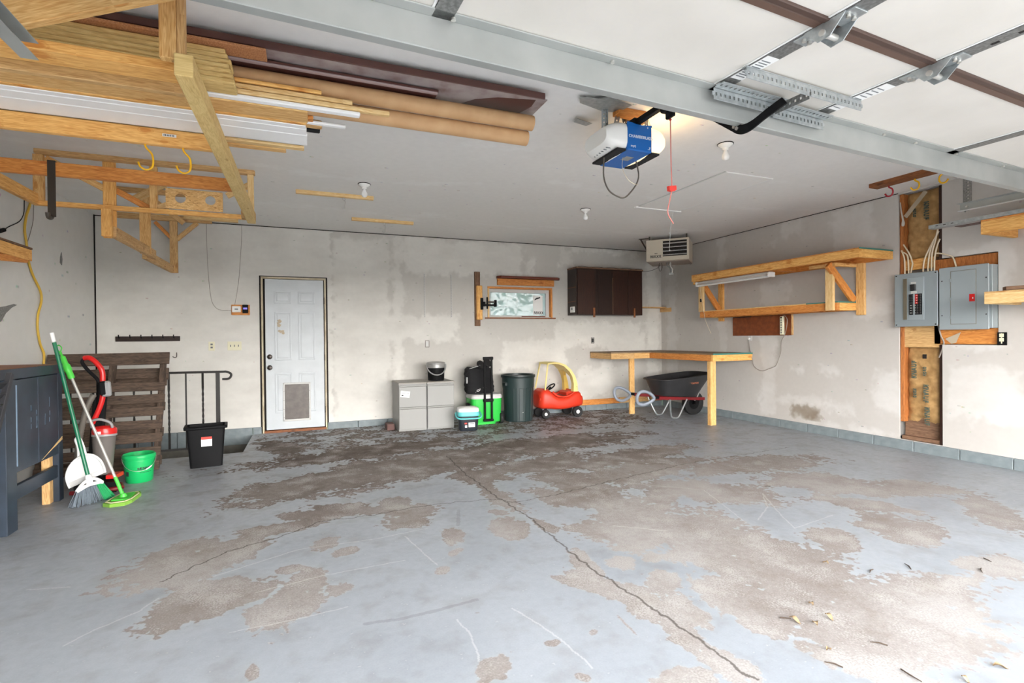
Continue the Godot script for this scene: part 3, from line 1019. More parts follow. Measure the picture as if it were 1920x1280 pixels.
func debris():
	O = Vector3.ZERO
	# dry leaves and twigs blown in on the floor
	var pts := [[Vector2(-4.00, 5.95), 0, "pale curled dry leaf, largest of the debris on the bare concrete"], [Vector2(-4.02, 5.92), 1, "pale stem fragment touching the largest dry leaf on the floor"], [Vector2(-3.35, 5.61), 0, "crumpled dry leaf at the upper left of the floor debris"], [Vector2(-3.22, 5.77), 1, "short dark twig just right of the upper crumpled leaf"], [Vector2(-2.99, 5.81), 1, "thick dark twig on the floor where bare concrete meets blue paint"], [Vector2(-2.69, 5.99), 1, "twig on the floor near the right edge, lower of a close pair"], [Vector2(-2.51, 5.93), 1, "twig on the floor near the right edge, upper of a close pair"], [Vector2(-3.81, 5.88), 0, "tiny curled leaf above the largest dry leaf on the floor"], [Vector2(-3.84, 5.99), 0, "small pale leaf just right of the largest dry leaf"], [Vector2(-3.94, 6.00), 0, "tiny pale leaf below and right of the largest dry leaf"], [Vector2(-4.06, 6.15), 0, "small dark leaf on bare concrete below the largest dry leaf"], [Vector2(-4.13, 6.22), 1, "bent twig on the floor, second lowest near the centre right"], [Vector2(-3.93, 6.37), 1, "long thin twig near the bottom edge of the floor"], [Vector2(-3.58, 6.47), 0, "pale leaf in the lower right corner of the floor"], [Vector2(-3.78, 6.46), 0, "brown leaf at the very bottom edge on the right"], [Vector2(-3.84, 6.20), 1, "small dark twig alone on the wide bare concrete patch"], [Vector2(-2.45, 4.44), 1, "dark twig far back on the worn floor toward the right wall"]]
	var r := RandomNumberGenerator.new()
	r.seed = 31
	for i in pts.size():
		var p: Vector2 = pts[i][0]
		var a := r.randf() * TAU
		var u := Vector3(cos(a), 0, sin(a))
		var v := Vector3(-sin(a), 0, cos(a))
		var c := Vector3(p.x, 0.002, p.y)
		var st2 := stool()
		if pts[i][1] == 0:
			var l := r.randf_range(0.012, 0.022)
			var rings := []
			for k in 7:
				var t := k / 6.0
				var w := sin(t * PI * 0.92 + 0.12) * l * 0.5 + 0.0012
				var q := c + u * (t - 0.5) * l * 2.4 + Vector3(0, 0.004 + 0.006 * sin(t * 5.0), 0)
				rings.append([q + v * w + Vector3(0, w * 0.7, 0), q + Vector3(0, 0.001, 0), q - v * w + Vector3(0, w * 0.6, 0), q - Vector3(0, 0.001, 0)])
			loft(st2, rings)
		else:
			var l := r.randf_range(0.02, 0.04)
			add_tube(st2, [c - u * l + Vector3(0, 0.001, 0), c + v * l * 0.15 + Vector3(0, 0.003, 0), c + u * l + Vector3(0, 0.001, 0)], [0.0025, 0.003, 0.0015], 6)
		top(emit(self, "dry_leaf" if pts[i][1] == 0 else "twig", M.dead_leaf if pts[i][1] == 0 else M.twig, st2), pts[i][2], "leaf" if pts[i][1] == 0 else "twig", "dry leaves and twigs on the floor")

# ================= door and window =================
func openings():
	# entry door
	var d := Node3D.new()
	d.name = numbered("door_1")
	add_child(d)
	d.position = Vector3(-6.0925, 0, 0)
	O = d.position
	struct(d, "white six-panel entry door with a pet flap and dirty lower edge")
	var slab_ := bar(d, "door_slab", M.door_paint, Vector3(-6.452, 0.04, -0.05), Vector3(-5.718, 2.062, -0.006), 0.004)
	for x in [[-6.34, -6.13], [-6.045, -5.832]]:
		for y in [[1.735, 1.90], [0.97, 1.62], [0.262, 0.80]]:
			var a := Vector3(x[0], y[0], -0.006)
			var b := Vector3(x[1], y[1], -0.006)
			var st := stool()
			for e in [[a, Vector3(b.x, a.y + 0.02, 0.002)], [Vector3(a.x, b.y - 0.02, a.z), Vector3(b.x, b.y, 0.002)], [a, Vector3(a.x + 0.02, b.y, 0.002)], [Vector3(b.x - 0.02, a.y, a.z), Vector3(b.x, b.y, 0.002)]]:
				add_box(st, at((e[0] + e[1]) * 0.5), (e[1] - e[0]).abs(), 0.006)
			emit(d, "moulding", M.door_paint, st)
			bar(d, "panel", M.door_paint, Vector3(a.x + 0.035, a.y + 0.035, -0.008), Vector3(b.x - 0.035, b.y - 0.035, 0.001), 0.012)
	for x in [-6.487, -5.698]:
		bar(d, "jamb", M.jamb, Vector3(x - 0.011, 0.0, -0.1), Vector3(x + 0.011, 2.09, 0.004))
	bar(d, "jamb", M.jamb, Vector3(-6.498, 2.066, -0.1), Vector3(-5.687, 2.09, 0.004))
	bar(d, "door_stop", M.dark_gap, Vector3(-6.476, 0.03, -0.12), Vector3(-5.709, 2.066, -0.055), 0.0)
	bar(d, "threshold", M.brown_wood, Vector3(-6.476, -0.01, -0.08), Vector3(-5.69, 0.032, 0.004))
	for x in [-6.509, -5.676]:
		bar(d, "gap", M.dark_gap, Vector3(x - 0.009, 0.0, -0.04), Vector3(x + 0.009, 2.10, 0.002), 0.0)
	bar(d, "gap", M.dark_gap, Vector3(-6.515, 2.092, -0.04), Vector3(-5.668, 2.102, 0.002), 0.0)
	for y in [1.78, 1.0, 0.28]:
		rod(d, "hinge", M.knob_metal, Vector3(-5.712, y - 0.045, 0.004), Vector3(-5.712, y + 0.045, 0.004), 0.006)
	# pet flap
	var pf := Vector3(-6.072, 0.405, 0.0)
	var stf := stool()
	for e in [[-6.245, -6.222, 0.145, 0.665], [-5.922, -5.899, 0.145, 0.665], [-6.245, -5.899, 0.145, 0.172], [-6.245, -5.899, 0.642, 0.665]]:
		add_box(stf, at(Vector3((e[0] + e[1]) * 0.5, (e[2] + e[3]) * 0.5, 0.004)), Vector3(e[1] - e[0], e[3] - e[2], 0.022), 0.004)
	var fr := emit(d, "pet_door_frame", M.white_dirty, stf)
	tag(bar(d, "pet_door_flap", M.pet_flap, Vector3(-6.222, 0.172, -0.006), Vector3(-5.922, 0.642, 0.006), 0.004), "brown-grey pet flap")
	for x in [-6.233, -5.911]:
		for y in [0.2, 0.31, 0.43, 0.55]:
			lathe(fr, "screw", M.knob_metal, Transform3D(Basis(Vector3.RIGHT, PI / 2), Vector3(x, y, 0.014)), [Vector2(0.004, 0), Vector2(0.003, 0.002), Vector2(0.0, 0.003)], 8)
	for y in [1.02, 0.875]:
		var kx := Transform3D(Basis(Vector3.RIGHT, PI / 2), Vector3(-6.402, y, -0.006))
		var kn := lathe(d, "deadbolt" if y > 1.0 else "door_knob", M.knob_metal, kx, [Vector2(0.033, 0), Vector2(0.033, 0.008), Vector2(0.014, 0.014), Vector2(0.014, 0.02 if y > 1.0 else 0.035), Vector2(0.027, 0.03 if y > 1.0 else 0.045), Vector2(0.024, 0.04 if y > 1.0 else 0.064), Vector2(0.0, 0.045 if y > 1.0 else 0.07)], 20)
	# glue left where something was peeled off the door
	var pr := RandomNumberGenerator.new()
	pr.seed = 4
	for c in [Vector2(-6.28, 1.50), Vector2(-6.29, 1.45), Vector2(-6.27, 1.36), Vector2(-6.235, 1.345)]:
		var poly := []
		for k in 11: poly.append(c + Vector2.from_angle(TAU * k / 11) * pr.randf_range(0.012, 0.036))
		prism(d, "glue_residue", M.paper_torn, at(Vector3(0, 0, 0.0015)), poly, 0.001)
	# window
	var w := Node3D.new()
	w.name = numbered("window_1")
	add_child(w)
	w.position = Vector3(-2.755, 1.56, 0)
	O = w.position
	struct(w, "small slider window in a pine frame with film and stickers on the glass")
	bar(w, "frame_top", M.pine_orange, Vector3(-3.315, 2.02, -0.12), Vector3(-2.19, 2.05, 0.012))
	bar(w, "frame_side", M.pine_pale, Vector3(-3.315, 1.565, -0.12), Vector3(-3.288, 2.02, 0.012))
	bar(w, "frame_side", M.pine_orange, Vector3(-2.222, 1.565, -0.12), Vector3(-2.19, 2.02, 0.012))
	bar(w, "sill", M.brown_wood, Vector3(-3.36, 1.545, -0.12), Vector3(-2.14, 1.565, 0.03))
	bar(w, "sash_rail", M.white_dirty, Vector3(-3.288, 1.965, -0.11), Vector3(-2.222, 2.02, -0.05))
	bar(w, "sash_rail", M.white_dirty, Vector3(-3.288, 1.565, -0.11), Vector3(-2.222, 1.60, -0.05))
	bar(w, "sash_stile", M.white_dirty, Vector3(-3.288, 1.60, -0.11), Vector3(-3.245, 1.965, -0.05))
	bar(w, "sash_stile", M.white_dirty, Vector3(-2.282, 1.60, -0.11), Vector3(-2.222, 1.965, -0.05))
	bar(w, "stop_strip", M.mahogany, Vector3(-2.72, 1.565, -0.05), Vector3(-2.30, 1.592, -0.03))
	bar(w, "pane", M.film_glass, Vector3(-3.245, 1.60, -0.088), Vector3(-2.282, 1.965, -0.082), 0.0)
	var stk := bar(w, "sticker", M.label_white, Vector3(-2.50, 1.62, -0.081), Vector3(-2.325, 1.93, -0.079), 0.0)
	text(w, "sticker_print", "MAXX", 0.045, M.ink, at(Vector3(-2.40, 1.648, -0.0778)))
	prism(w, "sticker_print", M.ink, at(Vector3(0, 0, -0.0782)), [Vector2(-2.47, 1.87), Vector2(-2.44, 1.895), Vector2(-2.40, 1.90), Vector2(-2.375, 1.915), Vector2(-2.37, 1.89), Vector2(-2.41, 1.875), Vector2(-2.44, 1.865), Vector2(-2.47, 1.85)], 0.0008)
	# hedge outside the window
	var leaf := stool()
	var r := RandomNumberGenerator.new()
	r.seed = 12
	for i in 2600:
		var p := Vector3(r.randf_range(-4.6, -0.6), r.randf_range(-0.2, 2.9), -1.9 - r.randf() * 0.7)
		var e := Basis.from_euler(Vector3(r.randf() * TAU, r.randf() * TAU, r.randf() * TAU))
		var s := r.randf_range(0.04, 0.09)
		tri(leaf, p + e.x * s, p - e.x * s * 0.3 + e.y * s * 0.6, p - e.x * s, e.z)
		tri(leaf, p + e.x * s, p - e.x * s * 0.3 - e.y * s * 0.6, p - e.x * s, e.z)
	O = Vector3.ZERO
	var hg := thing("hedge", "pale green hedge seen hazily through the small window", "hedge", Vector3(-2.6, -0.2, -2.2))
	var hl := emit(hg, "foliage", M.leaf, leaf)
	tag(hl, "", "", "", "stuff")
	for x in [-3.8, -2.6, -1.4]: rod(hg, "stem", M.twig, Vector3(x, -0.2, -2.2), Vector3(x + 0.1, 2.3, -2.25), 0.04)
	# attic hatch in the ceiling
	O = Vector3.ZERO
	var ah := thing("attic_hatch", "flat drywall attic hatch with white trim in the ceiling", "hatch", Vector3(-2.05, 2.75, 3.2))
	bar(ah, "hatch_panel", M.drywall_ceiling, Vector3(-2.33, 2.752, 2.56), Vector3(-1.76, 2.762, 3.9), 0.002)
	bar(ah, "trim", M.white, Vector3(-2.37, 2.742, 2.52), Vector3(-1.72, 2.763, 2.57))
	bar(ah, "trim", M.white, Vector3(-1.765, 2.75, 2.56), Vector3(-1.74, 2.763, 3.9))
	bar(ah, "trim", M.white_dirty, Vector3(-2.345, 2.757, 2.56), Vector3(-2.33, 2.763, 3.9))

# ================= back left corner =================
func corner_left():
	# stair railing
	var o := thing("stair_railing", "black iron stair railing with twisted balusters and a curled end", "railing", Vector3(-7.5, 0, 1.21))
	tube(o, "handrail", M.iron, smooth([Vector3(-8.25, 0.915, 1.21), Vector3(-7.6, 0.912, 1.21), Vector3(-6.86, 0.905, 1.21), Vector3(-6.76, 0.903, 1.21), Vector3(-6.715, 0.875, 1.21), Vector3(-6.735, 0.83, 1.21), Vector3(-6.80, 0.825, 1.21)], 5), 0.012)
	bar(o, "bottom_rail", M.iron, Vector3(-8.25, 0.085, 1.20), Vector3(-6.85, 0.105, 1.22))
	bar(o, "post", M.iron, Vector3(-6.862, 0.0, 1.192), Vector3(-6.825, 0.90, 1.228))
	var k := 0
	for x in [-8.12, -7.94, -7.77, -7.6, -7.45, -7.295, -7.14, -6.985]:
		var st := stool()
		if k % 2 == 1:
			var rings := []
			for i in 25:
				var a: float = TAU * clampf((i - 5) / 14.0, 0.0, 1.0) * 2.0
				var ring := []
				for c in 4: ring.append(Vector3(x, 0.10 + i * 0.0335, 1.21) + Vector3(cos(a + c * PI / 2), 0, sin(a + c * PI / 2)) * 0.011)
				rings.append(ring)
			loft(st, rings, true, false)
		else:
			add_box(st, at(Vector3(x, 0.505, 1.21)), Vector3(0.014, 0.80, 0.014), 0.002)
		emit(o, "baluster", M.iron, st)
		k += 1
	# pallet leaning on the railing
	o = thing("wooden_pallet", "dark weathered wooden pallet leaning against the stair railing", "pallet", Vector3(-7.75, 0.0, 1.66))
	local(o)
	var tilt := -atan2(0.38, 1.15)
	var pb := Transform3D(Basis(Vector3.RIGHT, tilt), Vector3.ZERO)
	for x in [-0.48, 0.0, 0.425]:
		var p := box(o, "stringer", M.pallet_wood, pb * Vector3(x, 0.59, -0.045), Vector3(0.042, 1.18, 0.09), Vector3(rad_to_deg(tilt), 0, 0), 0.004)
	var ys := [0.045, 0.18, 0.31, 0.445, 0.575, 0.70, 0.83, 0.985, 1.125]
	for i in ys.size():
		var wd := 0.125 if i >= 7 else 0.088
		box(o, "deck_board", M.pallet_wood, pb * Vector3(-0.02 + 0.004 * (i % 3), ys[i] + (0.0 if i < 8 else -0.005), (0.008 if i != 7 else -0.10)), Vector3(0.965 if i < 8 else 1.0, wd, 0.018), Vector3(rad_to_deg(tilt), 0, 0.4 * (i % 3 - 1)), 0.003)
	for y in [0.10, 0.38, 0.64, 0.90]:
		box(o, "bottom_board", M.pallet_wood, pb * Vector3(-0.02, y, -0.10), Vector3(0.95, 0.088, 0.018), Vector3(rad_to_deg(tilt), 0, 0.5), 0.003)
	# waste bin
	o = thing("waste_bin", "black slim rectangular waste bin with a red and white label in front of the railing", "bin", Vector3(-6.885, 0, 1.67), 7.0)
	var st2 := stool()
	var rect := func(hx, hz, y):
		var ring := []
		for q in [[-1, -1], [1, -1], [1, 1], [-1, 1]]:
			for a in 4:
				var c := Vector2(q[0] * (hx - 0.025), q[1] * (hz - 0.025))
				var a0 := atan2(q[1], q[0]) - PI / 4 + (PI / 2) * a / 3.0
				ring.append(Vector3(c.x + cos(a0) * 0.025, y, c.y + sin(a0) * 0.025))
		return ring
	loft(st2, [rect.call(0.138, 0.09, 0.0), rect.call(0.165, 0.115, 0.385)], false)
	loft(st2, [rect.call(0.132, 0.085, 0.01), rect.call(0.16, 0.11, 0.40)], false)
	loft(st2, [rect.call(0.132, 0.085, 0.01), rect.call(0.138, 0.09, 0.0)], true)
	emit(o, "body", M.black, st2)
	st2 = stool()
	loft(st2, [rect.call(0.165, 0.115, 0.375), rect.call(0.185, 0.135, 0.378), rect.call(0.187, 0.137, 0.402), rect.call(0.16, 0.11, 0.405)], false)
	emit(o, "rim", M.black, st2)
	var lb := box(o, "label", M.label_white, Vector3(0.005, 0.262, 0.1085), Vector3(0.092, 0.105, 0.002), Vector3(-3.7, 0, 0), 0.0)
	box(lb, "label_band", M.label_red, Vector3(0.005, 0.289, 0.1115), Vector3(0.09, 0.026, 0.001), Vector3(-3.7, 0, 0), 0.0)
	box(lb, "label_line", M.ink_grey, Vector3(-0.01, 0.25, 0.1095), Vector3(0.05, 0.003, 0.001), Vector3(-3.7, 0, 0), 0.0)
	box(lb, "label_line", M.ink_grey, Vector3(0.0, 0.235, 0.1085), Vector3(0.07, 0.003, 0.001), Vector3(-3.7, 0, 0), 0.0)
	# green bucket
	o = thing("green_bucket", "round green plastic bucket with a wire handle in front of the pallet", "bucket", Vector3(-7.345, 0, 2.07))
	local(o)
	lathe(o, "body", M.green_bucket, Transform3D(), [Vector2(0, 0.004), Vector2(0.095, 0.0), Vector2(0.1, 0.006), Vector2(0.112, 0.15), Vector2(0.115, 0.19), Vector2(0.121, 0.19), Vector2(0.121, 0.2), Vector2(0.117, 0.2), Vector2(0.12, 0.225), Vector2(0.126, 0.225), Vector2(0.126, 0.232), Vector2(0.118, 0.245), Vector2(0.114, 0.24), Vector2(0.098, 0.01), Vector2(0, 0.008)], 40)
	var fwd := Vector3(0.25, 0, 0.97).normalized()
	var sd := Vector3(fwd.z, 0, -fwd.x)
	var hp := []
	for i in 17:
		var a := PI * i / 16.0
		hp.append(sd * (-cos(a) * 0.124) + fwd * (sin(a) * 0.129) + Vector3(0, 0.215 - sin(a) * 0.105, 0))
	tube(o, "wire_handle", M.zinc_bolt, hp, 0.0022, 6)
	tube(o, "grip", M.white_plastic, [hp[10], hp[11], hp[12]], 0.006)
	for s in [-1, 1]: lathe(o, "handle_lug", M.green_bucket, Transform3D(Basis(fwd, -s * PI / 2.0), sd * s * 0.114 + Vector3(0, 0.215, 0)), [Vector2(0.012, 0), Vector2(0.012, 0.008), Vector2(0, 0.012)], 12)
	# lettering wrapped round the bucket, a letter at a time
	var n := 0
	for ch in ["M", "E", "N", "A", "R", "D", "S"]:
		var a := atan2(fwd.x, fwd.z) - 0.02 + n * 0.155
		text(o, "lettering", ch, 0.022, M.ink, Transform3D(Basis(Vector3.UP, a), Vector3(sin(a) * 0.1125, 0.128, cos(a) * 0.1125)))
		n += 1
	for i in 9:
		var a := atan2(fwd.x, fwd.z) + 0.05 + i * 0.1
		box(o, "lettering", M.ink, Vector3(sin(a) * 0.1082, 0.092, cos(a) * 0.1082), Vector3(0.008, 0.005, 0.0012), Vector3(0, rad_to_deg(a), 0), 0.0)
	box(o, "label", M.ink, Vector3(sin(-0.65) * 0.1082, 0.085, cos(-0.65) * 0.1082), Vector3(0.03, 0.04, 0.0012), Vector3(0, rad_to_deg(-0.65), 0), 0.0)
	# upright vacuum
	o = thing("upright_vacuum", "red upright vacuum cleaner with a grey hose standing behind the broom", "vacuum", Vector3(-7.55, 0, 2.2))
	prism(o, "base_head", M.black, Transform3D(Basis(Vector3.RIGHT, Vector3(0, 0, -1), Vector3.UP), Vector3(-7.55, 0.045, 2.22)), [Vector2(-0.15, -0.19), Vector2(0.13, -0.19), Vector2(0.12, -0.1), Vector2(0.05, 0.12), Vector2(-0.12, 0.12)], 0.085)
	tube(o, "bumper", M.red_dark, smooth([Vector3(-7.72, 0.03, 2.42), Vector3(-7.55, 0.03, 2.43), Vector3(-7.40, 0.03, 2.40), Vector3(-7.405, 0.03, 2.33), Vector3(-7.43, 0.03, 2.26)], 5), 0.018)
	prism(o, "red_trim", M.red, at(Vector3(-7.47, 0.115, 2.28), Vector3(90, 0, 0)), [Vector2(-0.05, -0.06), Vector2(0.05, -0.06), Vector2(0.03, 0.06), Vector2(-0.04, 0.06)], 0.03)
	var vx := Transform3D(Basis.from_euler(Vector3(-0.08, 0, -0.02)), Vector3(-7.565, 0.12, 2.22))
	lathe(o, "dust_bin", M.clear_bin, vx, [Vector2(0, 0), Vector2(0.062, 0.0), Vector2(0.066, 0.02), Vector2(0.082, 0.33), Vector2(0.084, 0.335), Vector2(0, 0.335)], 28)
	lathe(o, "bin_ring", M.vac_grey, vx, [Vector2(0.082, 0.32), Vector2(0.088, 0.322), Vector2(0.088, 0.338), Vector2(0.08, 0.34)], 28)
	lathe(o, "bin_cap", M.red, vx, [Vector2(0.086, 0.338), Vector2(0.088, 0.36), Vector2(0.084, 0.385), Vector2(0.06, 0.405), Vector2(0, 0.41)], 28)
	box(o, "cap_label", M.label_white, Vector3(-7.555, 0.487, 2.335), Vector3(0.03, 0.022, 0.002), Vector3(-6, 0, 0), 0.0)
	tube(o, "bin_handle", M.vac_grey, smooth([Vector3(-7.635, 0.52, 2.22), Vector3(-7.63, 0.575, 2.24), Vector3(-7.57, 0.59, 2.26), Vector3(-7.50, 0.56, 2.26), Vector3(-7.488, 0.515, 2.24)], 5), 0.011)
	box(o, "spine", M.black, Vector3(-7.63, 0.42, 2.13), Vector3(0.09, 0.72, 0.07), Vector3(-5, 0, -3), 0.02)
	var red := [Vector3(-7.70, 1.105, 2.16), Vector3(-7.655, 1.105, 2.17), Vector3(-7.60, 1.05, 2.18), Vector3(-7.57, 0.985, 2.18), Vector3(-7.57, 0.86, 2.18), Vector3(-7.572, 0.76, 2.18), Vector3(-7.60, 0.66, 2.18), Vector3(-7.645, 0.55, 2.18)]
	tube(o, "handle", M.red, smooth(red, 4), 0.021)
	tube(o, "grip", M.black, smooth([Vector3(-7.70, 1.10, 2.16), Vector3(-7.715, 1.07, 2.16), Vector3(-7.67, 1.0, 2.17), Vector3(-7.61, 0.93, 2.18), Vector3(-7.59, 0.88, 2.18)], 4), 0.014)
	tube(o, "wand", M.black, [Vector3(-7.60, 0.92, 2.15), Vector3(-7.605, 0.75, 2.14), Vector3(-7.63, 0.55, 2.13)], 0.022)
	var hz := smooth([Vector3(-7.61, 0.80, 2.25), Vector3(-7.65, 0.70, 2.27), Vector3(-7.69, 0.52, 2.27), Vector3(-7.72, 0.36, 2.25), Vector3(-7.74, 0.16, 2.22)], 14)
	var rr := []
	for i in hz.size(): rr.append(0.024 if i % 2 == 0 else 0.0205)
	tube(o, "hose", M.hose_grey, hz, rr, 12)
	box(o, "accessory", M.vac_grey, Vector3(-7.525, 0.845, 2.24), Vector3(0.062, 0.13, 0.05), Vector3(0, 0, 4), 0.018)
	box(o, "accessory_brush", M.black, Vector3(-7.545, 0.85, 2.24), Vector3(0.05, 0.12, 0.06), Vector3(0, 0, 4), 0.012)
	# broom
	o = thing("push_broom", "angle broom with a dark green pole and grey bristles leaning on the blue workbench", "broom", Vector3(-7.50, 0, 2.66))
	var t0 := Vector3(-7.748, 1.314, 2.62)
	var t1 := Vector3(-7.50, 0.185, 2.72)
	rod(o, "pole", M.green_dark, t0.lerp(t1, 0.06), t1, 0.0135, 14)
	rod(o, "pole_end", M.white_plastic, t0, t0.lerp(t1, 0.065), 0.0135, 14)
	var hl := Vector3(-7.59, 0.0, 2.775)
	var hr := Vector3(-7.41, 0.0, 2.575)
	var hd := (hr - hl).normalized()
	var hn := hd.cross(Vector3.UP).normalized()
	var cl := Vector3(-7.555, 0.125, 2.79)
	var cr := Vector3(-7.435, 0.150, 2.66)
	# cap: two ribs and a bottom band
	tube(o, "cap", M.white_plastic, smooth([cl, cl.lerp(t1, 0.45) + Vector3(0, 0.018, 0), t1 + Vector3(0, 0.01, 0), cr.lerp(t1, 0.45) + Vector3(0, 0.018, 0), cr], 6), 0.012)
	tube(o, "cap_band", M.white_plastic, smooth([cl, cl.lerp(cr, 0.5) + Vector3(0, 0.018, 0), cr], 6), 0.014)
	lathe(o, "socket", M.white_plastic, Transform3D(Basis(Quaternion(Vector3.UP, (t0 - t1).normalized())), t1), [Vector2(0.022, -0.03), Vector2(0.022, 0.02), Vector2(0.017, 0.045), Vector2(0.0, 0.046)], 16)
	for part in 2:
		var br := stool()
		var rb := RandomNumberGenerator.new()
		rb.seed = 8 + part
		for i in 150:
			var f := rb.randf_range(0.0, 0.74) if part == 0 else rb.randf_range(0.74, 1.0)
			var a := cl.lerp(cr, f) + hn * rb.randf_range(-0.012, 0.012)
			var b := hl.lerp(hr, f * 1.12 - 0.04) + hn * rb.randf_range(-0.03, 0.03) + Vector3(0, rb.randf_range(0.0, 0.012), 0)
			add_tube(br, [a, b], 0.0028, 4)
		tag(emit(o, "bristles", M.grey_bristle if part == 0 else M.green_bristle, br), "grey bristles" if part == 0 else "green bristles", "", "", "stuff")
	# dustpan
	o = thing("dustpan", "white half-round dustpan clipped behind the broom pole", "dustpan", Vector3(-7.55, 0.11, 2.62))
	var pan := [Vector2(-7.652, 0.118), Vector2(-7.668, 0.166), Vector2(-7.672, 0.227), Vector2(-7.645, 0.298), Vector2(-7.60, 0.345), Vector2(-7.55, 0.368), Vector2(-7.50, 0.355), Vector2(-7.46, 0.315), Vector2(-7.438, 0.265), Vector2(-7.43, 0.215)]
	prism(o, "pan", M.white_plastic, at(Vector3(0, 0, 2.605)), pan, 0.012)
	var rim := []
	for p in pan: rim.append(Vector3(p.x, p.y, 2.62))
	tube(o, "rim", M.white_plastic, smooth(rim, 4), 0.009)
	prism(o, "lip", M.white_dirty, at(Vector3(0, 0, 2.618)), [Vector2(-7.652, 0.118), Vector2(-7.655, 0.16), Vector2(-7.44, 0.25), Vector2(-7.43, 0.215)], 0.012)
	tube(o, "handle", M.white_plastic, smooth([Vector3(-7.60, 0.345, 2.61), Vector3(-7.605, 0.42, 2.60), Vector3(-7.62, 0.485, 2.60), Vector3(-7.60, 0.50, 2.60), Vector3(-7.575, 0.45, 2.605), Vector3(-7.553, 0.36, 2.61)], 5), 0.009)
	# flat mop
	o = thing("flat_mop", "lime green flat mop with a silver pole leaning beside the broom", "mop", Vector3(-7.29, 0, 2.70))
	var m0 := Vector3(-7.742, 1.17, 2.50)
	var m1 := Vector3(-7.288, 0.04, 2.715)
	rod(o, "pole", M.aluminium, m0.lerp(m1, 0.17), m0.lerp(m1, 0.88), 0.0105, 12)
	rod(o, "lower_pole", M.green_lime, m0.lerp(m1, 0.87), m1, 0.013, 12)
	var gq := smooth([m0.lerp(m1, 0.0), m0.lerp(m1, 0.04), m0.lerp(m1, 0.10), m0.lerp(m1, 0.14), m0.lerp(m1, 0.19)], 5)
	var gr := []
	for i in gq.size(): gr.append([0.008, 0.019, 0.026, 0.022, 0.014][mini(4, i / 5)])
	tube(o, "grip", M.green_lime, gq, gr, 12)
	tube(o, "hang_loop", M.green_lime, smooth([m0 + Vector3(0.004, 0, 0), m0 + Vector3(0.01, 0.03, 0), m0 + Vector3(-0.008, 0.05, 0), m0 + Vector3(-0.022, 0.03, 0), m0 + Vector3(-0.006, 0, 0)], 4), 0.004)
	var xz := Transform3D(Basis(Vector3.RIGHT, Vector3(0, 0, -1), Vector3.UP), Vector3.ZERO)
	var padp := [Vector2(-7.385, -2.83), Vector2(-7.37, -2.70), Vector2(-7.35, -2.585), Vector2(-7.22, -2.55), Vector2(-7.195, -2.62), Vector2(-7.21, -2.80), Vector2(-7.24, -2.86), Vector2(-7.33, -2.875)]
	prism(o, "pad", M.mop_cloth, xz.translated(Vector3(0, 0.014, 0)), padp, 0.026)
	var trimp := []
	for p in padp: trimp.append(Vector3(-7.29, 0.028, 2.71).lerp(Vector3(p.x, 0.028, -p.y), 0.86))
	tube(o, "pad_trim", M.mop_trim, trimp, 0.006, 6, true)
	prism(o, "plate", M.green_lime, xz.translated(Vector3(0, 0.03, 0)), [Vector2(-7.345, -2.79), Vector2(-7.33, -2.62), Vector2(-7.24, -2.60), Vector2(-7.23, -2.80)], 0.012)
	lathe(o, "joint", M.green_lime, at(Vector3(-7.288, 0.03, 2.715)), [Vector2(0.024, 0), Vector2(0.024, 0.012), Vector2(0.017, 0.03), Vector2(0, 0.034)], 14)
	# workbench cabinet
	o = thing("workbench_cabinet", "navy blue workbench cabinet with worn doors along the left wall", "workbench", Vector3(-8.0, 0, 3.0))
	bar(o, "top", M.brown_wood, Vector3(-8.28, 1.045, 2.44), Vector3(-7.755, 1.072, 3.75))
	bar(o, "front_rail", M.navy, Vector3(-7.79, 1.0, 2.44), Vector3(-7.748, 1.07, 3.75))
	bar(o, "end_panel", M.navy, Vector3(-8.25, 0.37, 2.45), Vector3(-7.79, 1.045, 2.475))
	bar(o, "leg", M.navy, Vector3(-7.80, 0.0, 2.445), Vector3(-7.752, 1.0, 2.52))
	bar(o, "leg", M.navy, Vector3(-7.82, 0.0, 3.17), Vector3(-7.742, 1.0, 3.30))
	bar(o, "leg", M.navy, Vector3(-8.25, 0.0, 2.445), Vector3(-8.2, 1.04, 2.52))
	bar(o, "leg", M.navy, Vector3(-7.82, 0.0, 3.66), Vector3(-7.752, 1.0, 3.75))
	bar(o, "leg_block", M.pine_aged, Vector3(-7.84, 0.0, 2.52), Vector3(-7.79, 0.42, 2.58))
	bar(o, "door", M.navy, Vector3(-7.775, 0.375, 2.845), Vector3(-7.752, 0.995, 3.165))
	bar(o, "door", M.navy, Vector3(-7.775, 0.375, 2.525), Vector3(-7.752, 0.995, 2.838))
	bar(o, "shadow_gap", M.dark_gap, Vector3(-7.79, 0.38, 2.52), Vector3(-7.776, 1.0, 3.17), 0.0)
	bar(o, "bottom_shelf", M.navy, Vector3(-8.24, 0.375, 2.475), Vector3(-7.79, 0.40, 3.75))
	bar(o, "stretcher", M.navy, Vector3(-7.79, 0.19, 2.52), Vector3(-7.76, 0.285, 3.17))
	bar(o, "back_stretcher", M.pine_aged, Vector3(-8.2, 0.2, 2.5), Vector3(-8.165, 0.30, 3.7))
	rod(o, "hinge_pin", M.navy_worn, Vector3(-7.745, 0.42, 3.162), Vector3(-7.745, 0.96, 3.162), 0.007)
	var wr := RandomNumberGenerator.new()
	wr.seed = 3
	for w in [[2.94, 0.70], [2.86, 0.72], [2.73, 0.74], [2.66, 0.74]]:
		for q in 5:
			var y := wr.randf_range(-0.09, 0.09)
			bar(o, "scuff", M.navy_worn, Vector3(-7.7525, w[1] + y - 0.016, w[0] + wr.randf_range(-0.008, 0.004)), Vector3(-7.7512, w[1] + y + 0.016, w[0] + wr.randf_range(0.005, 0.014)), 0.0)
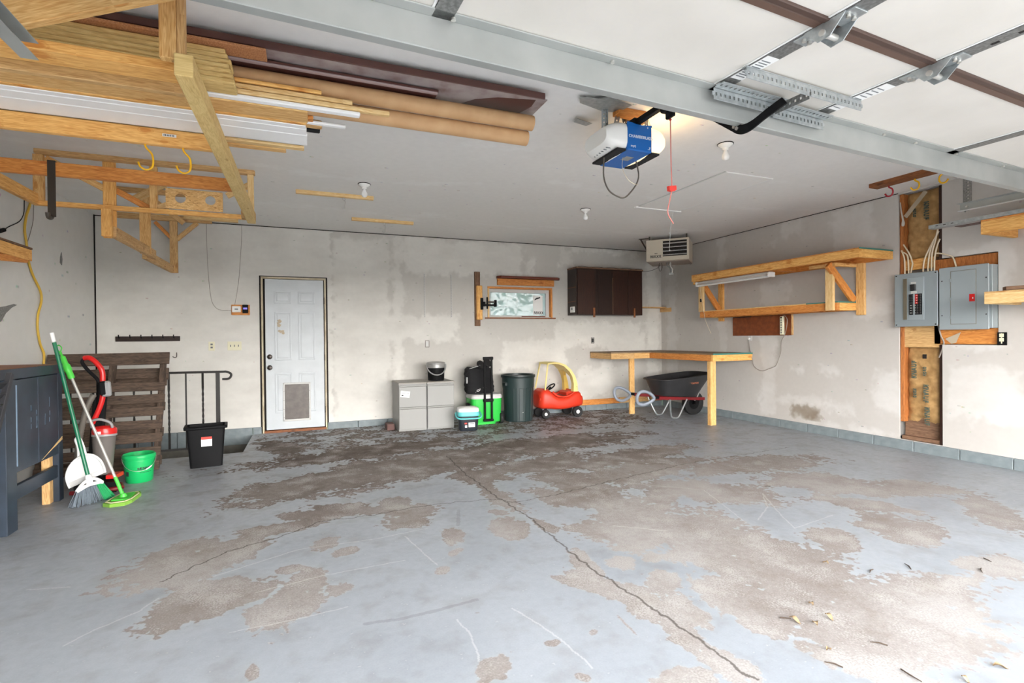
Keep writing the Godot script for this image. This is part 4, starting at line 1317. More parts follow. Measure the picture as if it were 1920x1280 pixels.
	prism(o, "chipped_edge", M.pine_pale, at(Vector3(-7.751, 0, 0), Vector3(0, 90, 0)), [Vector2(-2.46, 0.475), Vector2(-2.62, 0.435), Vector2(-2.80, 0.385), Vector2(-2.60, 0.45), Vector2(-2.46, 0.50)], 0.003)
	# shutter leaning on the bench
	o = thing("louvred_shutter", "dark louvred shutter leaning on the blue workbench at the left edge", "shutter", Vector3(-7.68, 0.0, 3.55))
	bar(o, "stile", M.shutter, Vector3(-7.70, 0.0, 3.75), Vector3(-7.665, 1.05, 3.80))
	stick(o, "stile", M.shutter, Vector3(-7.68, 1.05, 3.385), Vector3(-7.68, 0.42, 3.70), 0.035, 0.03)
	for q in 8:
		var y := 0.98 - q * 0.065
		stick(o, "slat", M.shutter, Vector3(-7.685, y, 3.42 + q * 0.033), Vector3(-7.685, y, 3.76), 0.05, 0.008, Vector3(0.6, 0.8, 0))
	# shelf on the left wall, cords, scrap metal
	o = thing("wall_shelf", "short pine wall shelf end on the left wall above the workbench", "shelf", Vector3(-8.15, 1.85, 2.6))
	bar(o, "board", M.weathered, Vector3(LX, 1.992, 2.25), Vector3(-7.995, 2.008, 3.1))
	bar(o, "front_rail", M.pine_gold, Vector3(-8.04, 1.90, 2.25), Vector3(-8.0, 1.99, 3.1))
	bar(o, "end_rail", M.pine_aged, Vector3(LX, 1.90, 2.252), Vector3(-8.04, 1.99, 2.29))
	stick(o, "brace", M.pine_orange, Vector3(-8.02, 1.905, 2.30), Vector3(-8.02, 1.83, 3.1), 0.05, 0.03)
	O = Vector3.ZERO
	var cp := []
	for p in [[2.62, 1.56], [2.509, 1.566], [2.381, 1.638], [2.254, 1.671], [2.14, 1.646], [1.999, 1.622], [1.865, 1.539], [1.73, 1.4], [1.631, 1.383], [1.501, 1.45], [1.376, 1.464], [1.227, 1.418], [1.134, 1.347], [1.02, 1.36]]: cp.append(Vector3(-8.272, p[0], p[1]))
	top(tube(self, "extension_cord", M.yellow_cord, smooth(cp, 5), 0.010), "yellow extension cord hanging down the left wall", "cord")
	cp = []
	for p in [[2.55, 1.66], [2.494, 1.663], [2.396, 1.675], [2.308, 1.752], [2.225, 1.929], [2.18, 2.01]]: cp.append(Vector3(-8.276, p[0], p[1]))
	o = thing("plug_cable", "thin black cable with a plug on the left wall", "cable", Vector3(-8.276, 2.15, 1.85))
	tube(o, "cable", M.black, smooth(cp, 5), 0.0035, 6)
	box(o, "plug", M.black, Vector3(-8.27, 2.17, 2.05), Vector3(0.025, 0.03, 0.09), Vector3(20, 0, 0), 0.008)
	cp = []
	for p in [[2.56, 1.485], [2.498, 1.487], [2.362, 1.502], [2.227, 1.566], [2.145, 1.617]]: cp.append(Vector3(-8.278, p[0], p[1]))
	O = Vector3.ZERO
	top(tube(self, "thin_cable", M.cable_grey, smooth(cp, 5), 0.003, 6), "thin grey cable beside the yellow cord", "cable")
	top(prism(self, "metal_scrap", M.galvanized_old, at(Vector3(-8.1, 0, 0), Vector3(0, 90, 0)), [Vector2(-2.25, 1.545), Vector2(-2.3, 1.55), Vector2(-2.42, 1.525), Vector2(-2.6, 1.50), Vector2(-2.6, 1.36), Vector2(-2.48, 1.41), Vector2(-2.42, 1.47), Vector2(-2.33, 1.52)], 0.003), "bent grey sheet-metal scrap at the left edge above the workbench", "scrap metal")
	top(prism(self, "wall_gouge", M.galvanized_old, at(Vector3(-8.283, 0, 0), Vector3(0, 90, 0)), [Vector2(-0.905, 2.17), Vector2(-0.93, 2.11), Vector2(-0.935, 2.06), Vector2(-0.90, 2.04), Vector2(-0.885, 2.10)], 0.006), "small torn dark scrap stuck on the left wall", "scrap")
	# coat rack
	o = thing("coat_rack", "dark red-brown coat rack with six pegs above the pallet", "coat rack", Vector3(-7.753, 1.245, 0.0))
	bar(o, "board", M.walnut_dark, Vector3(-8.087, 1.243, 0.0), Vector3(-7.42, 1.306, 0.022))
	for i in 6:
		var x := -8.045 + i * 0.113
		tube(o, "peg", M.black, smooth([Vector3(x, 1.285, 0.022), Vector3(x, 1.29, 0.05), Vector3(x, 1.325, 0.058)], 4), 0.006)
	O = Vector3.ZERO
	top(tube(self, "wall_hook", M.steel_dark, smooth([Vector3(-7.46, 1.10, 0.004), Vector3(-7.46, 1.05, 0.006), Vector3(-7.475, 1.035, 0.02), Vector3(-7.50, 1.05, 0.02)], 4), 0.005), "small bare metal hook on the back wall beside the pallet", "hook")
	# switches
	o = thing("outlet_plate", "single ivory outlet plate on the back wall", "outlet", Vector3(-7.075, 1.115, 0))
	bar(o, "plate", M.ivory, Vector3(-7.11, 1.115, 0), Vector3(-7.04, 1.23, 0.007), 0.004)
	for y in [1.145, 1.185]: bar(o, "socket", M.ink_grey, Vector3(-7.088, y, 0.006), Vector3(-7.062, y + 0.022, 0.0085))
	o = thing("switch_plate", "ivory three-switch plate beside the entry door", "light switch", Vector3(-6.814, 1.115, 0))
	bar(o, "plate", M.ivory, Vector3(-6.895, 1.115, 0), Vector3(-6.735, 1.23, 0.007), 0.004)
	for x in [-6.861, -6.815, -6.769]: box(o, "toggle", M.ink_grey, Vector3(x, 1.175, 0.012), Vector3(0.009, 0.022, 0.016), Vector3(-25, 0, 0))
	# sensor board
	o = thing("opener_control", "wooden board with a white and a black wall control left of the door", "control panel", Vector3(-6.735, 1.575, 0))
	bar(o, "board", M.pine_orange, Vector3(-6.845, 1.575, 0), Vector3(-6.63, 1.71, 0.018))
	bar(o, "white_control", M.white_plastic, Vector3(-6.835, 1.61, 0.018), Vector3(-6.735, 1.69, 0.04), 0.006)
	bar(o, "display", M.ink_grey, Vector3(-6.805, 1.642, 0.04), Vector3(-6.765, 1.658, 0.042))
	var bc := bar(o, "black_control", M.black, Vector3(-6.715, 1.60, 0.018), Vector3(-6.648, 1.71, 0.045), 0.006)
	bar(bc, "screen", M.screen_violet, Vector3(-6.705, 1.648, 0.045), Vector3(-6.658, 1.672, 0.0465), 0.0)
	O = Vector3.ZERO
	cp = []
	for p in [[-6.83, 1.64], [-6.929, 1.632], [-7.019, 1.666], [-7.072, 1.781], [-7.098, 2.054], [-7.112, 2.395], [-7.114, 2.755]]: cp.append(Vector3(p[0], p[1], 0.006))
	top(tube(self, "bell_wire", M.cable_grey, smooth(cp, 6), 0.0025, 6), "thin wire sagging left from the wall control up to the ceiling", "wire")
	cp = []
	for p in [[-6.806, 1.70], [-6.76, 1.996], [-6.731, 2.346], [-6.715, 2.591], [-6.713, 2.755]]: cp.append(Vector3(p[0], p[1], 0.006))
	top(tube(self, "bell_wire", M.cable_grey, smooth(cp, 6), 0.0025, 6), "thin wire rising straight from the wall control to the ceiling", "wire")

# ================= along the back wall =================
func back_things():
	var o: Node3D
	for k in 2:
		var x: float = [-4.305, -3.897][k]
		o = thing("shelf_standard", ["slotted white metal shelf standard, the one nearer the entry door", "slotted white metal shelf standard, the one nearer the wooden mounting post"][k], "shelf standard", Vector3(x, 1.56, 0), 0.0, "shelf standards on the back wall")
		var st := stool()
		for s in [-1, 1]: add_box(st, at(Vector3(x + s * 0.0065, 1.885, 0.005)), Vector3(0.005, 0.65, 0.01), 0.001)
		for i in 27: add_box(st, at(Vector3(x, 1.565 + i * 0.0246, 0.007)), Vector3(0.009, 0.011, 0.005), 0.0005)
		emit(o, "rail", M.white_dirty, st)
		bar(o, "slot_shadow", M.file_top, Vector3(x - 0.005, 1.56, 0.0005), Vector3(x + 0.005, 2.21, 0.002), 0.0)
	# post with the swivel mount
	o = thing("mounting_post", "brown vertical board with a pine block beside the window", "post", Vector3(-3.485, 1.43, 0))
	bar(o, "board", M.weathered, Vector3(-3.53, 1.43, 0), Vector3(-3.445, 2.265, 0.038))
	bar(o, "block", M.pine_gold, Vector3(-3.515, 1.525, 0.038), Vector3(-3.425, 2.05, 0.09), 0.008)
	o = thing("screen_mount", "black swivel screen mount on the pine block left of the window", "mount", Vector3(-3.44, 1.69, 0.09))
	bar(o, "wall_plate", M.black, Vector3(-3.462, 1.68, 0.09), Vector3(-3.415, 1.86, 0.098))
	bar(o, "pivot", M.black, Vector3(-3.43, 1.73, 0.098), Vector3(-3.39, 1.80, 0.13), 0.006)
	bar(o, "arm", M.black, Vector3(-3.40, 1.735, 0.10), Vector3(-3.21, 1.765, 0.135), 0.006)
	bar(o, "arm", M.steel_dark, Vector3(-3.36, 1.782, 0.10), Vector3(-3.23, 1.81, 0.135), 0.006)
	bar(o, "head", M.black, Vector3(-3.245, 1.725, 0.09), Vector3(-3.21, 1.83, 0.145), 0.006)
	rod(o, "knob", M.black, Vector3(-3.36, 1.69, 0.12), Vector3(-3.36, 1.87, 0.12), 0.014)
	# shelf over the window
	o = thing("window_shelf", "red-brown narrow shelf on a pine rail above the window", "shelf", Vector3(-2.64, 2.07, 0))
	bar(o, "rail", M.pine_orange, Vector3(-3.155, 2.075, 0), Vector3(-2.165, 2.175, 0.03))
	prism(o, "board", M.mahogany, Transform3D(Basis(Vector3.RIGHT, Vector3(0, 0, -1), Vector3.UP), Vector3(0, 2.195, 0)), [Vector2(-3.165, 0), Vector2(-3.165, -0.06), Vector2(-3.12, -0.11), Vector2(-2.13, -0.11), Vector2(-2.08, -0.06), Vector2(-2.08, 0)], 0.035)
	# blank boxes in the wall
	for k in 2:
		var x: float = [-4.273, -1.432][k]
		var y: float = [1.165, 1.185][k]
		o = thing("outlet_box", ["open outlet box on the back wall above the filing cabinets", "open dark outlet box on the back wall below the brown cabinet"][k], "outlet", Vector3(x, y - 0.05, 0))
		var st := stool()
		for e in [[-0.028, 0, 0.005, 0.1], [0.028, 0, 0.005, 0.1], [0, 0.048, 0.056, 0.005], [0, -0.048, 0.056, 0.005]]: add_box(st, at(Vector3(x + e[0], y + e[1], 0.003)), Vector3(e[2], e[3], 0.006), 0.001)
		emit(o, "rim", M.steel_dark, st)
		bar(o, "blank_plate" if k == 0 else "receptacle", M.white_dirty if k == 0 else M.ink, Vector3(x - 0.018, y - 0.035, 0), Vector3(x + 0.018, y + 0.035, 0.004))
	# wall cabinet
	o = thing("wall_cabinet", "dark brown wooden wall cabinet with four doors beside the heater", "cabinet", Vector3(-1.26, 1.605, 0))
	bar(o, "body", M.walnut_dark, Vector3(-1.905, 1.605, 0.0), Vector3(-0.62, 2.355, 0.29))
	bar(o, "top_trim", M.weathered, Vector3(-1.91, 2.355, 0.0), Vector3(-0.615, 2.378, 0.315))
	var dx := [[-1.885, -1.555, M.walnut, 0.312], [-1.50, -1.222, M.walnut_dark, 0.296], [-1.212, -0.92, M.walnut, 0.300], [-0.915, -0.63, M.walnut, 0.304]]
	for e in dx: bar(o, "door", e[2], Vector3(e[0], 1.612, 0.288), Vector3(e[1], 2.345, e[3]), 0.004)
	bar(o, "pale_edge", M.weathered, Vector3(-1.220, 1.62, 0.29), Vector3(-1.214, 2.22, 0.303), 0.0)
	for x in [-1.575, -0.79]:
		bar(o, "latch", M.brown_wood, Vector3(x - 0.025, 1.565, 0.305), Vector3(x + 0.01, 1.72, 0.32))
	for y in [1.82, 2.05]: bar(o, "shelf_pin_line", M.brown_wood, Vector3(-1.908, y, 0.02), Vector3(-1.905, y + 0.006, 0.28), 0.0)
	var pts := []
	for i in 14: pts.append(Vector3(-1.87 + i * 0.095, 2.382 + 0.006 * sin(i * 2.1), 0.31))
	tube(o, "wire_on_top", M.black, smooth(pts, 3), 0.003, 6)
	o = thing("thermostat", "small white thermostat on the side of the brown cabinet", "thermostat", Vector3(-1.915, 1.64, 0.2))
	bar(o, "case", M.white_plastic, Vector3(-1.925, 1.645, 0.12), Vector3(-1.905, 1.74, 0.25), 0.008)
	bar(o, "display", M.ink_grey, Vector3(-1.9265, 1.685, 0.165), Vector3(-1.925, 1.725, 0.205), 0.0)
	# corner shelf
	o = thing("corner_shelf", "tiny olive wooden corner shelf between the cabinet and the right wall", "shelf", Vector3(-0.25, 1.68, 0.12))
	bar(o, "board", M.pine_aged, Vector3(-0.55, 1.745, 0.0), Vector3(0.0, 1.762, 0.15))
	bar(o, "cleat", M.pine_aged, Vector3(-0.03, 1.675, 0.0), Vector3(0.0, 1.745, 0.28))
	# hanging heater, turned to face the room
	o = thing("unit_heater", "beige gas unit heater hanging in the back right corner", "heater", Vector3(-0.72, 2.38, 1.13), -46.8)
	var w := 0.62
	box(o, "case", M.heater_tan, Vector3(0, 0.16, 0.0), Vector3(w, 0.32, 0.50), Vector3.ZERO, 0.006)
	box(o, "opening", M.dark_gap, Vector3(0.105, 0.178, 0.251), Vector3(0.345, 0.23, 0.004), Vector3.ZERO, 0.0)
	for e in [[-0.19, 0.16, 0.24, 0.32], [0.294, 0.16, 0.032, 0.32]]: box(o, "front_panel", M.heater_tan, Vector3(e[0], e[1], 0.262), Vector3(e[2], e[3], 0.024))
	box(o, "front_panel", M.heater_tan, Vector3(0.104, 0.306, 0.262), Vector3(0.348, 0.028, 0.024))
	box(o, "front_panel", M.heater_tan, Vector3(0.104, 0.031, 0.262), Vector3(0.348, 0.062, 0.024))
	for i in 4: box(o, "louvre", M.chrome, Vector3(0.105, 0.088 + i * 0.056, 0.268), Vector3(0.345, 0.028, 0.004), Vector3(-38, 0, 0), 0.001)
	text(o, "lettering", "MAXX", 0.042, M.ink, at(Vector3(-0.17, 0.066, 0.275)))
	text(o, "lettering", "BIG", 0.018, M.ink, at(Vector3(-0.165, 0.112, 0.275)))
	box(o, "bottom_pan", M.heater_lip, Vector3(0, -0.006, 0.0), Vector3(0.60, 0.012, 0.48))
	for e in [[-0.27, 0.22], [0.27, 0.22], [-0.27, -0.2], [0.27, -0.2]]: box(o, "hanger", M.steel_dark, Vector3(e[0], 0.352, e[1]), Vector3(0.02, 0.065, 0.02))
	stick(o, "bracket", M.steel_dark, Vector3(-0.31, 0.17, 0.15), Vector3(-0.42, 0.37, 0.12), 0.02, 0.02)
	stick(o, "bracket", M.steel_dark, Vector3(-0.45, 0.376, 0.12), Vector3(-0.29, 0.376, 0.12), 0.012, 0.02)
	var gx := smooth([Vector3(0.02, 0, 0.1), Vector3(0.02, -0.06, 0.1), Vector3(0.05, -0.12, 0.1), Vector3(0.05, -0.18, 0.1)], 8)
	var gr := []
	for i in gx.size(): gr.append(0.021 if i % 2 == 0 else 0.016)
	tube(o, "gas_connector", M.chrome, gx, gr, 10)
	tube(o, "gas_pipe", M.galvanized_old, smooth([Vector3(-0.03, 0, 0.12), Vector3(-0.02, -0.06, 0.12), Vector3(0.02, -0.10, 0.11), Vector3(0.035, -0.19, 0.1), Vector3(0.06, -0.20, 0.1)], 6), 0.011)
	box(o, "valve", M.galvanized, Vector3(0.03, -0.185, 0.1), Vector3(0.06, 0.03, 0.035))
	tube(o, "thermostat_wire", M.black, smooth([Vector3(-0.13, 0, 0.12), Vector3(-0.15, -0.07, 0.12), Vector3(-0.13, -0.14, 0.12), Vector3(-0.10, -0.08, 0.12), Vector3(-0.11, 0.0, 0.12)], 6), 0.003, 6)
	O = Vector3.ZERO
	top(tube(self, "heater_wire", M.black, smooth([Vector3(-0.62, 2.36, 0.24), Vector3(-0.62, 2.335, 0.45), Vector3(-0.72, 2.33, 0.8), Vector3(-0.80, 2.36, 1.0)], 6), 0.003, 6), "thin black wire from the brown cabinet to the heater", "wire")
	# filing cabinets
	for k in 2:
		var x: float = [-4.81, -4.425][k]
		o = thing("filing_cabinet", ["grey two-drawer filing cabinet with a paper label, nearer the entry door", "grey two-drawer filing cabinet under the black bucket cooler"][k], "filing cabinet", Vector3(x + 0.19, 0, 0.39), 0.0, "grey filing cabinets")
		bar(o, "body", M.file_grey, Vector3(x, 0.0, 0.12), Vector3(x + 0.378, 0.635, 0.635))
		bar(o, "top", M.file_top, Vector3(x - 0.001, 0.635, 0.118), Vector3(x + 0.38, 0.652, 0.662))
		for y in [0.025, 0.325]:
			bar(o, "drawer", M.file_grey, Vector3(x + 0.004, y, 0.635), Vector3(x + 0.374, y + 0.272, 0.655))
			bar(o, "pull_lip", M.file_grey, Vector3(x + 0.002, y + 0.276, 0.635), Vector3(x + 0.376, y + 0.294, 0.662))
		if k == 0:
			box(o, "paper_label", M.label_white, Vector3(x + 0.085, 0.50, 0.6555), Vector3(0.125, 0.085, 0.001), Vector3(0, 0, -8), 0.0)
			box(o, "label_line", M.ink_grey, Vector3(x + 0.088, 0.515, 0.6565), Vector3(0.1, 0.005, 0.001), Vector3(0, 0, -8), 0.0)
			box(o, "label_line", M.ink_grey, Vector3(x + 0.095, 0.530, 0.6565), Vector3(0.085, 0.003, 0.001), Vector3(0, 0, -8), 0.0)
			box(o, "label_mark", M.ink, Vector3(x + 0.048, 0.487, 0.6565), Vector3(0.026, 0.016, 0.001), Vector3(0, 0, -8), 0.0)
	# bucket cooler on the cabinet
	o = thing("bucket_cooler", "round black bucket cooler with a silver lid on the filing cabinet", "cooler", Vector3(-4.245, 0.652, 0.42))
	local(o)
	lathe(o, "body", M.black, Transform3D(), [Vector2(0, 0), Vector2(0.108, 0), Vector2(0.113, 0.01), Vector2(0.122, 0.19), Vector2(0, 0.19)], 36)
	lathe(o, "band", M.silver_lid, Transform3D(), [Vector2(0.122, 0.178), Vector2(0.129, 0.182), Vector2(0.130, 0.225), Vector2(0.126, 0.23), Vector2(0, 0.23)], 36)
	lathe(o, "lid", M.silver_lid, Transform3D(), [Vector2(0.134, 0.23), Vector2(0.135, 0.243), Vector2(0.125, 0.255), Vector2(0.06, 0.268), Vector2(0, 0.27)], 36)
	var fwd := Vector3(-0.1, 0, 0.995)
	var sd := Vector3(fwd.z, 0, -fwd.x)
	var hp := []
	for i in 15:
		var a := PI * i / 14.0
		hp.append(sd * (-cos(a) * 0.138) + fwd * (sin(a) * 0.125) + Vector3(0, 0.222 - sin(a) * 0.14, 0))
	tube(o, "handle", M.vac_grey, hp, 0.0085)
	# brick by the cabinets
	o = thing("brick", "single dark red brick on the floor beside the filing cabinets", "brick", Vector3(-4.90, 0, 0.40))
	bar(o, "brick_body", M.brick_red, Vector3(-4.945, 0.0, 0.30), Vector3(-4.84, 0.085, 0.49), 0.008)
	# little cooler
	o = thing("lunch_cooler", "small navy cooler with a teal rim and white lid beside the filing cabinets", "cooler", Vector3(-3.925, 0, 0.89), -8.0)
	lathe(o, "body", M.cooler_navy, at(Vector3.ZERO), [Vector2(0, 0), Vector2(0.105, 0), Vector2(0.115, 0.015), Vector2(0.128, 0.20), Vector2(0.0, 0.20)], 40, 1.08, 0.86, 5.0)
	lathe(o, "rim", M.teal, at(Vector3.ZERO), [Vector2(0.128, 0.195), Vector2(0.140, 0.205), Vector2(0.142, 0.24), Vector2(0.134, 0.255), Vector2(0.0, 0.255)], 40, 1.08, 0.86, 5.0)
	lathe(o, "lid", M.white, at(Vector3.ZERO), [Vector2(0.132, 0.25), Vector2(0.136, 0.27), Vector2(0.130, 0.30), Vector2(0.10, 0.315), Vector2(0.0, 0.32)], 40, 1.08, 0.86, 5.0)
	tube(o, "handle", M.teal, smooth([Vector3(-0.165, 0.235, 0.0), Vector3(-0.17, 0.20, 0.08), Vector3(-0.13, 0.175, 0.135), Vector3(0.0, 0.172, 0.14), Vector3(0.13, 0.175, 0.135), Vector3(0.17, 0.20, 0.08), Vector3(0.165, 0.235, 0.0)], 5), 0.011)
	box(o, "label", M.label_white, Vector3(0.035, 0.085, 0.1085), Vector3(0.085, 0.06, 0.002), Vector3(-4, 0, 0), 0.0)
	box(o, "label_line", M.ink, Vector3(0.035, 0.095, 0.1105), Vector3(0.07, 0.008, 0.001), Vector3(-4, 0, 0), 0.0)
	box(o, "label_line", M.ink, Vector3(0.045, 0.072, 0.1085), Vector3(0.05, 0.006, 0.001), Vector3(-4, 0, 0), 0.0)
	box(o, "sticker", M.label_red, Vector3(-0.045, 0.105, 0.110), Vector3(0.032, 0.018, 0.002), Vector3(-4, 0, 0), 0.0)
	box(o, "sticker", M.label_white, Vector3(-0.042, 0.065, 0.107), Vector3(0.028, 0.032, 0.002), Vector3(-4, 0, 0), 0.0)
	# green wheeled cooler
	o = thing("wheeled_cooler", "bright green wheeled cooler with a white lid and tall black pull handle", "cooler", Vector3(-3.53, 0, 0.42))
	local(o)
	lathe(o, "body", M.green_cooler, at(Vector3(-0.005, 0.03, 0)), [Vector2(0, 0), Vector2(0.19, 0), Vector2(0.2, 0.02), Vector2(0.215, 0.34), Vector2(0, 0.34)], 40, 1.08, 0.88, 7.0)
	lathe(o, "foot", M.green_cooler, at(Vector3(-0.035, 0.0, 0)), [Vector2(0, 0), Vector2(0.168, 0), Vector2(0.172, 0.05), Vector2(0.0, 0.05)], 40, 1.02, 0.95, 7.0)
	lathe(o, "lid", M.white_dirty, at(Vector3(-0.005, 0.37, 0)), [Vector2(0.215, 0), Vector2(0.222, 0.01), Vector2(0.222, 0.035), Vector2(0.20, 0.06), Vector2(0, 0.062)], 40, 1.08, 0.88, 7.0)
	for s in [-1, 1]:
		var wx := Transform3D(Basis(Vector3.BACK, -PI / 2), Vector3(0.205, 0.075, s * 0.15))
		lathe(o, "wheel", M.rubber, wx, [Vector2(0.0, -0.022), Vector2(0.07, -0.022), Vector2(0.075, -0.015), Vector2(0.075, 0.015), Vector2(0.07, 0.022), Vector2(0.0, 0.022)], 24)
	bar(o, "side_handle", M.black, Vector3(-0.262, 0.24, -0.07), Vector3(-0.228, 0.30, 0.07), 0.01)
	for x in [-0.06, 0.045]: bar(o, "pull_rail", M.black, Vector3(x - 0.014, 0.05, 0.2), Vector3(x + 0.014, 0.95, 0.225), 0.005)
	for e in [[0.93, 0.975], [0.33, 0.375], [0.05, 0.085]]: bar(o, "pull_cross", M.black, Vector3(-0.085, e[0], 0.196), Vector3(0.07, e[1], 0.228), 0.008)
	bar(o, "drain", M.white_plastic, Vector3(-0.04, 0.055, 0.19), Vector3(-0.005, 0.075, 0.215), 0.006)
	# bag on the cooler
	o = thing("sports_bag", "slumped black duffel bag with wheels on top of the green cooler", "bag", Vector3(-3.58, 0.432, 0.36))
	local(o)
	var rings := []
	var br := noise(6, 3.0, 3)
	for i in 13:
		var y := i / 12.0
		var ring := []
		for j in 32:
			var a := TAU * j / 32
			var cx := cos(a)
			var cz := sin(a)
			var f := pow(pow(absf(cx), 3.4) + pow(absf(cz), 3.4), -1.0 / 3.4)
			var wx2 := 0.215 * f * (1.0 - 0.10 * y * y) * (1.0 + 0.10 * br.get_noise_2d(a * 2.0, y * 4.0))
			var wz2 := 0.125 * f * (1.0 - 0.25 * y * y) * (1.0 + 0.16 * br.get_noise_2d(a * 2.0 + 9.0, y * 4.0))
			if i == 0 or i == 12: wx2 *= 0.85; wz2 *= 0.8
			ring.append(Vector3(cx * wx2 - 0.02 * y, y * 0.385 + 0.022 * br.get_noise_2d(a, 3.0) * y, cz * wz2))
		rings.append(ring)
	var st := stool()
	loft(st, rings)
	emit(o, "body", M.black_cloth, st)
	for e in [[-0.01, 0.42, 0.09, 0.066], [0.125, 0.44, 0.0, 0.066]]:
		var wt := Transform3D(Basis.from_euler(Vector3(1.2, 0.5, 0)), Vector3(e[0], e[1], e[2]))
		lathe(o, "wheel", M.rubber, wt, [Vector2(0, -0.02), Vector2(e[3] - 0.006, -0.02), Vector2(e[3], -0.012), Vector2(e[3], 0.012), Vector2(e[3] - 0.006, 0.02), Vector2(0, 0.02)], 24)
	rod(o, "axle", M.vac_grey, Vector3(-0.19, 0.37, 0.125), Vector3(-0.03, 0.415, 0.125), 0.007)
	tube(o, "strap", M.black_cloth, smooth([Vector3(-0.19, 0.32, 0.08), Vector3(-0.245, 0.27, 0.10), Vector3(-0.245, 0.2, 0.10), Vector3(-0.21, 0.17, 0.11)], 5), 0.013)
	bar(o, "buckle", M.vac_grey, Vector3(-0.238, 0.16, 0.1), Vector3(-0.215, 0.25, 0.122), 0.005)
	prism(o, "lettering", M.white_dirty, at(Vector3(-0.06, 0.04, 0.128), Vector3(-3, 0, 10)), [Vector2(-0.05, -0.012), Vector2(-0.02, 0.0), Vector2(0.0, -0.006), Vector2(0.045, 0.016), Vector2(0.02, 0.014), Vector2(0.0, 0.006), Vector2(-0.02, 0.012)], 0.0015)
	prism(o, "lettering", M.white_dirty, at(Vector3(-0.055, 0.062, 0.128), Vector3(-3, 0, 10)), [Vector2(-0.03, -0.006), Vector2(0.0, 0.002), Vector2(0.03, 0.004), Vector2(0.03, 0.01), Vector2(0.0, 0.008), Vector2(-0.03, 0.001)], 0.0015)
	bar(o, "lettering", M.ink_grey, Vector3(0.0, 0.085, 0.125), Vector3(0.06, 0.09, 0.1265), 0.0)
	# trash can
	o = thing("trash_can", "dark green round plastic trash can without a lid beside the toy car", "trash can", Vector3(-2.985, 0, 0.42))
	local(o)
	lathe(o, "body", M.can_green, Transform3D(), [Vector2(0, 0.01), Vector2(0.20, 0.0), Vector2(0.212, 0.012), Vector2(0.233, 0.5), Vector2(0.238, 0.5), Vector2(0.245, 0.66), Vector2(0.236, 0.66), Vector2(0.205, 0.03), Vector2(0, 0.025)], 48)
	lathe(o, "rim", M.can_rim, Transform3D(), [Vector2(0.236, 0.655), Vector2(0.256, 0.65), Vector2(0.262, 0.662), Vector2(0.258, 0.69), Vector2(0.236, 0.694), Vector2(0.234, 0.66)], 48)
	for a in [-0.62, -0.2, 0.25, 0.7]: box(o, "rib", M.can_green, Vector3(sin(a) * 0.2225, 0.26, cos(a) * 0.2225), Vector3(0.06, 0.48, 0.014), Vector3(2.2, rad_to_deg(a), 0), 0.005)
	box(o, "handle", M.can_rim, Vector3(-0.245, 0.56, 0.09), Vector3(0.05, 0.06, 0.09), Vector3(0, 20, 0), 0.012)
	lathe(o, "rivet", M.zinc_bolt, Transform3D(Basis(Vector3.RIGHT, PI / 2), Vector3(-0.02, 0.145, 0.2265)), [Vector2(0.007, 0), Vector2(0.005, 0.003), Vector2(0, 0.004)], 10)
	# toy car
	toy_car()

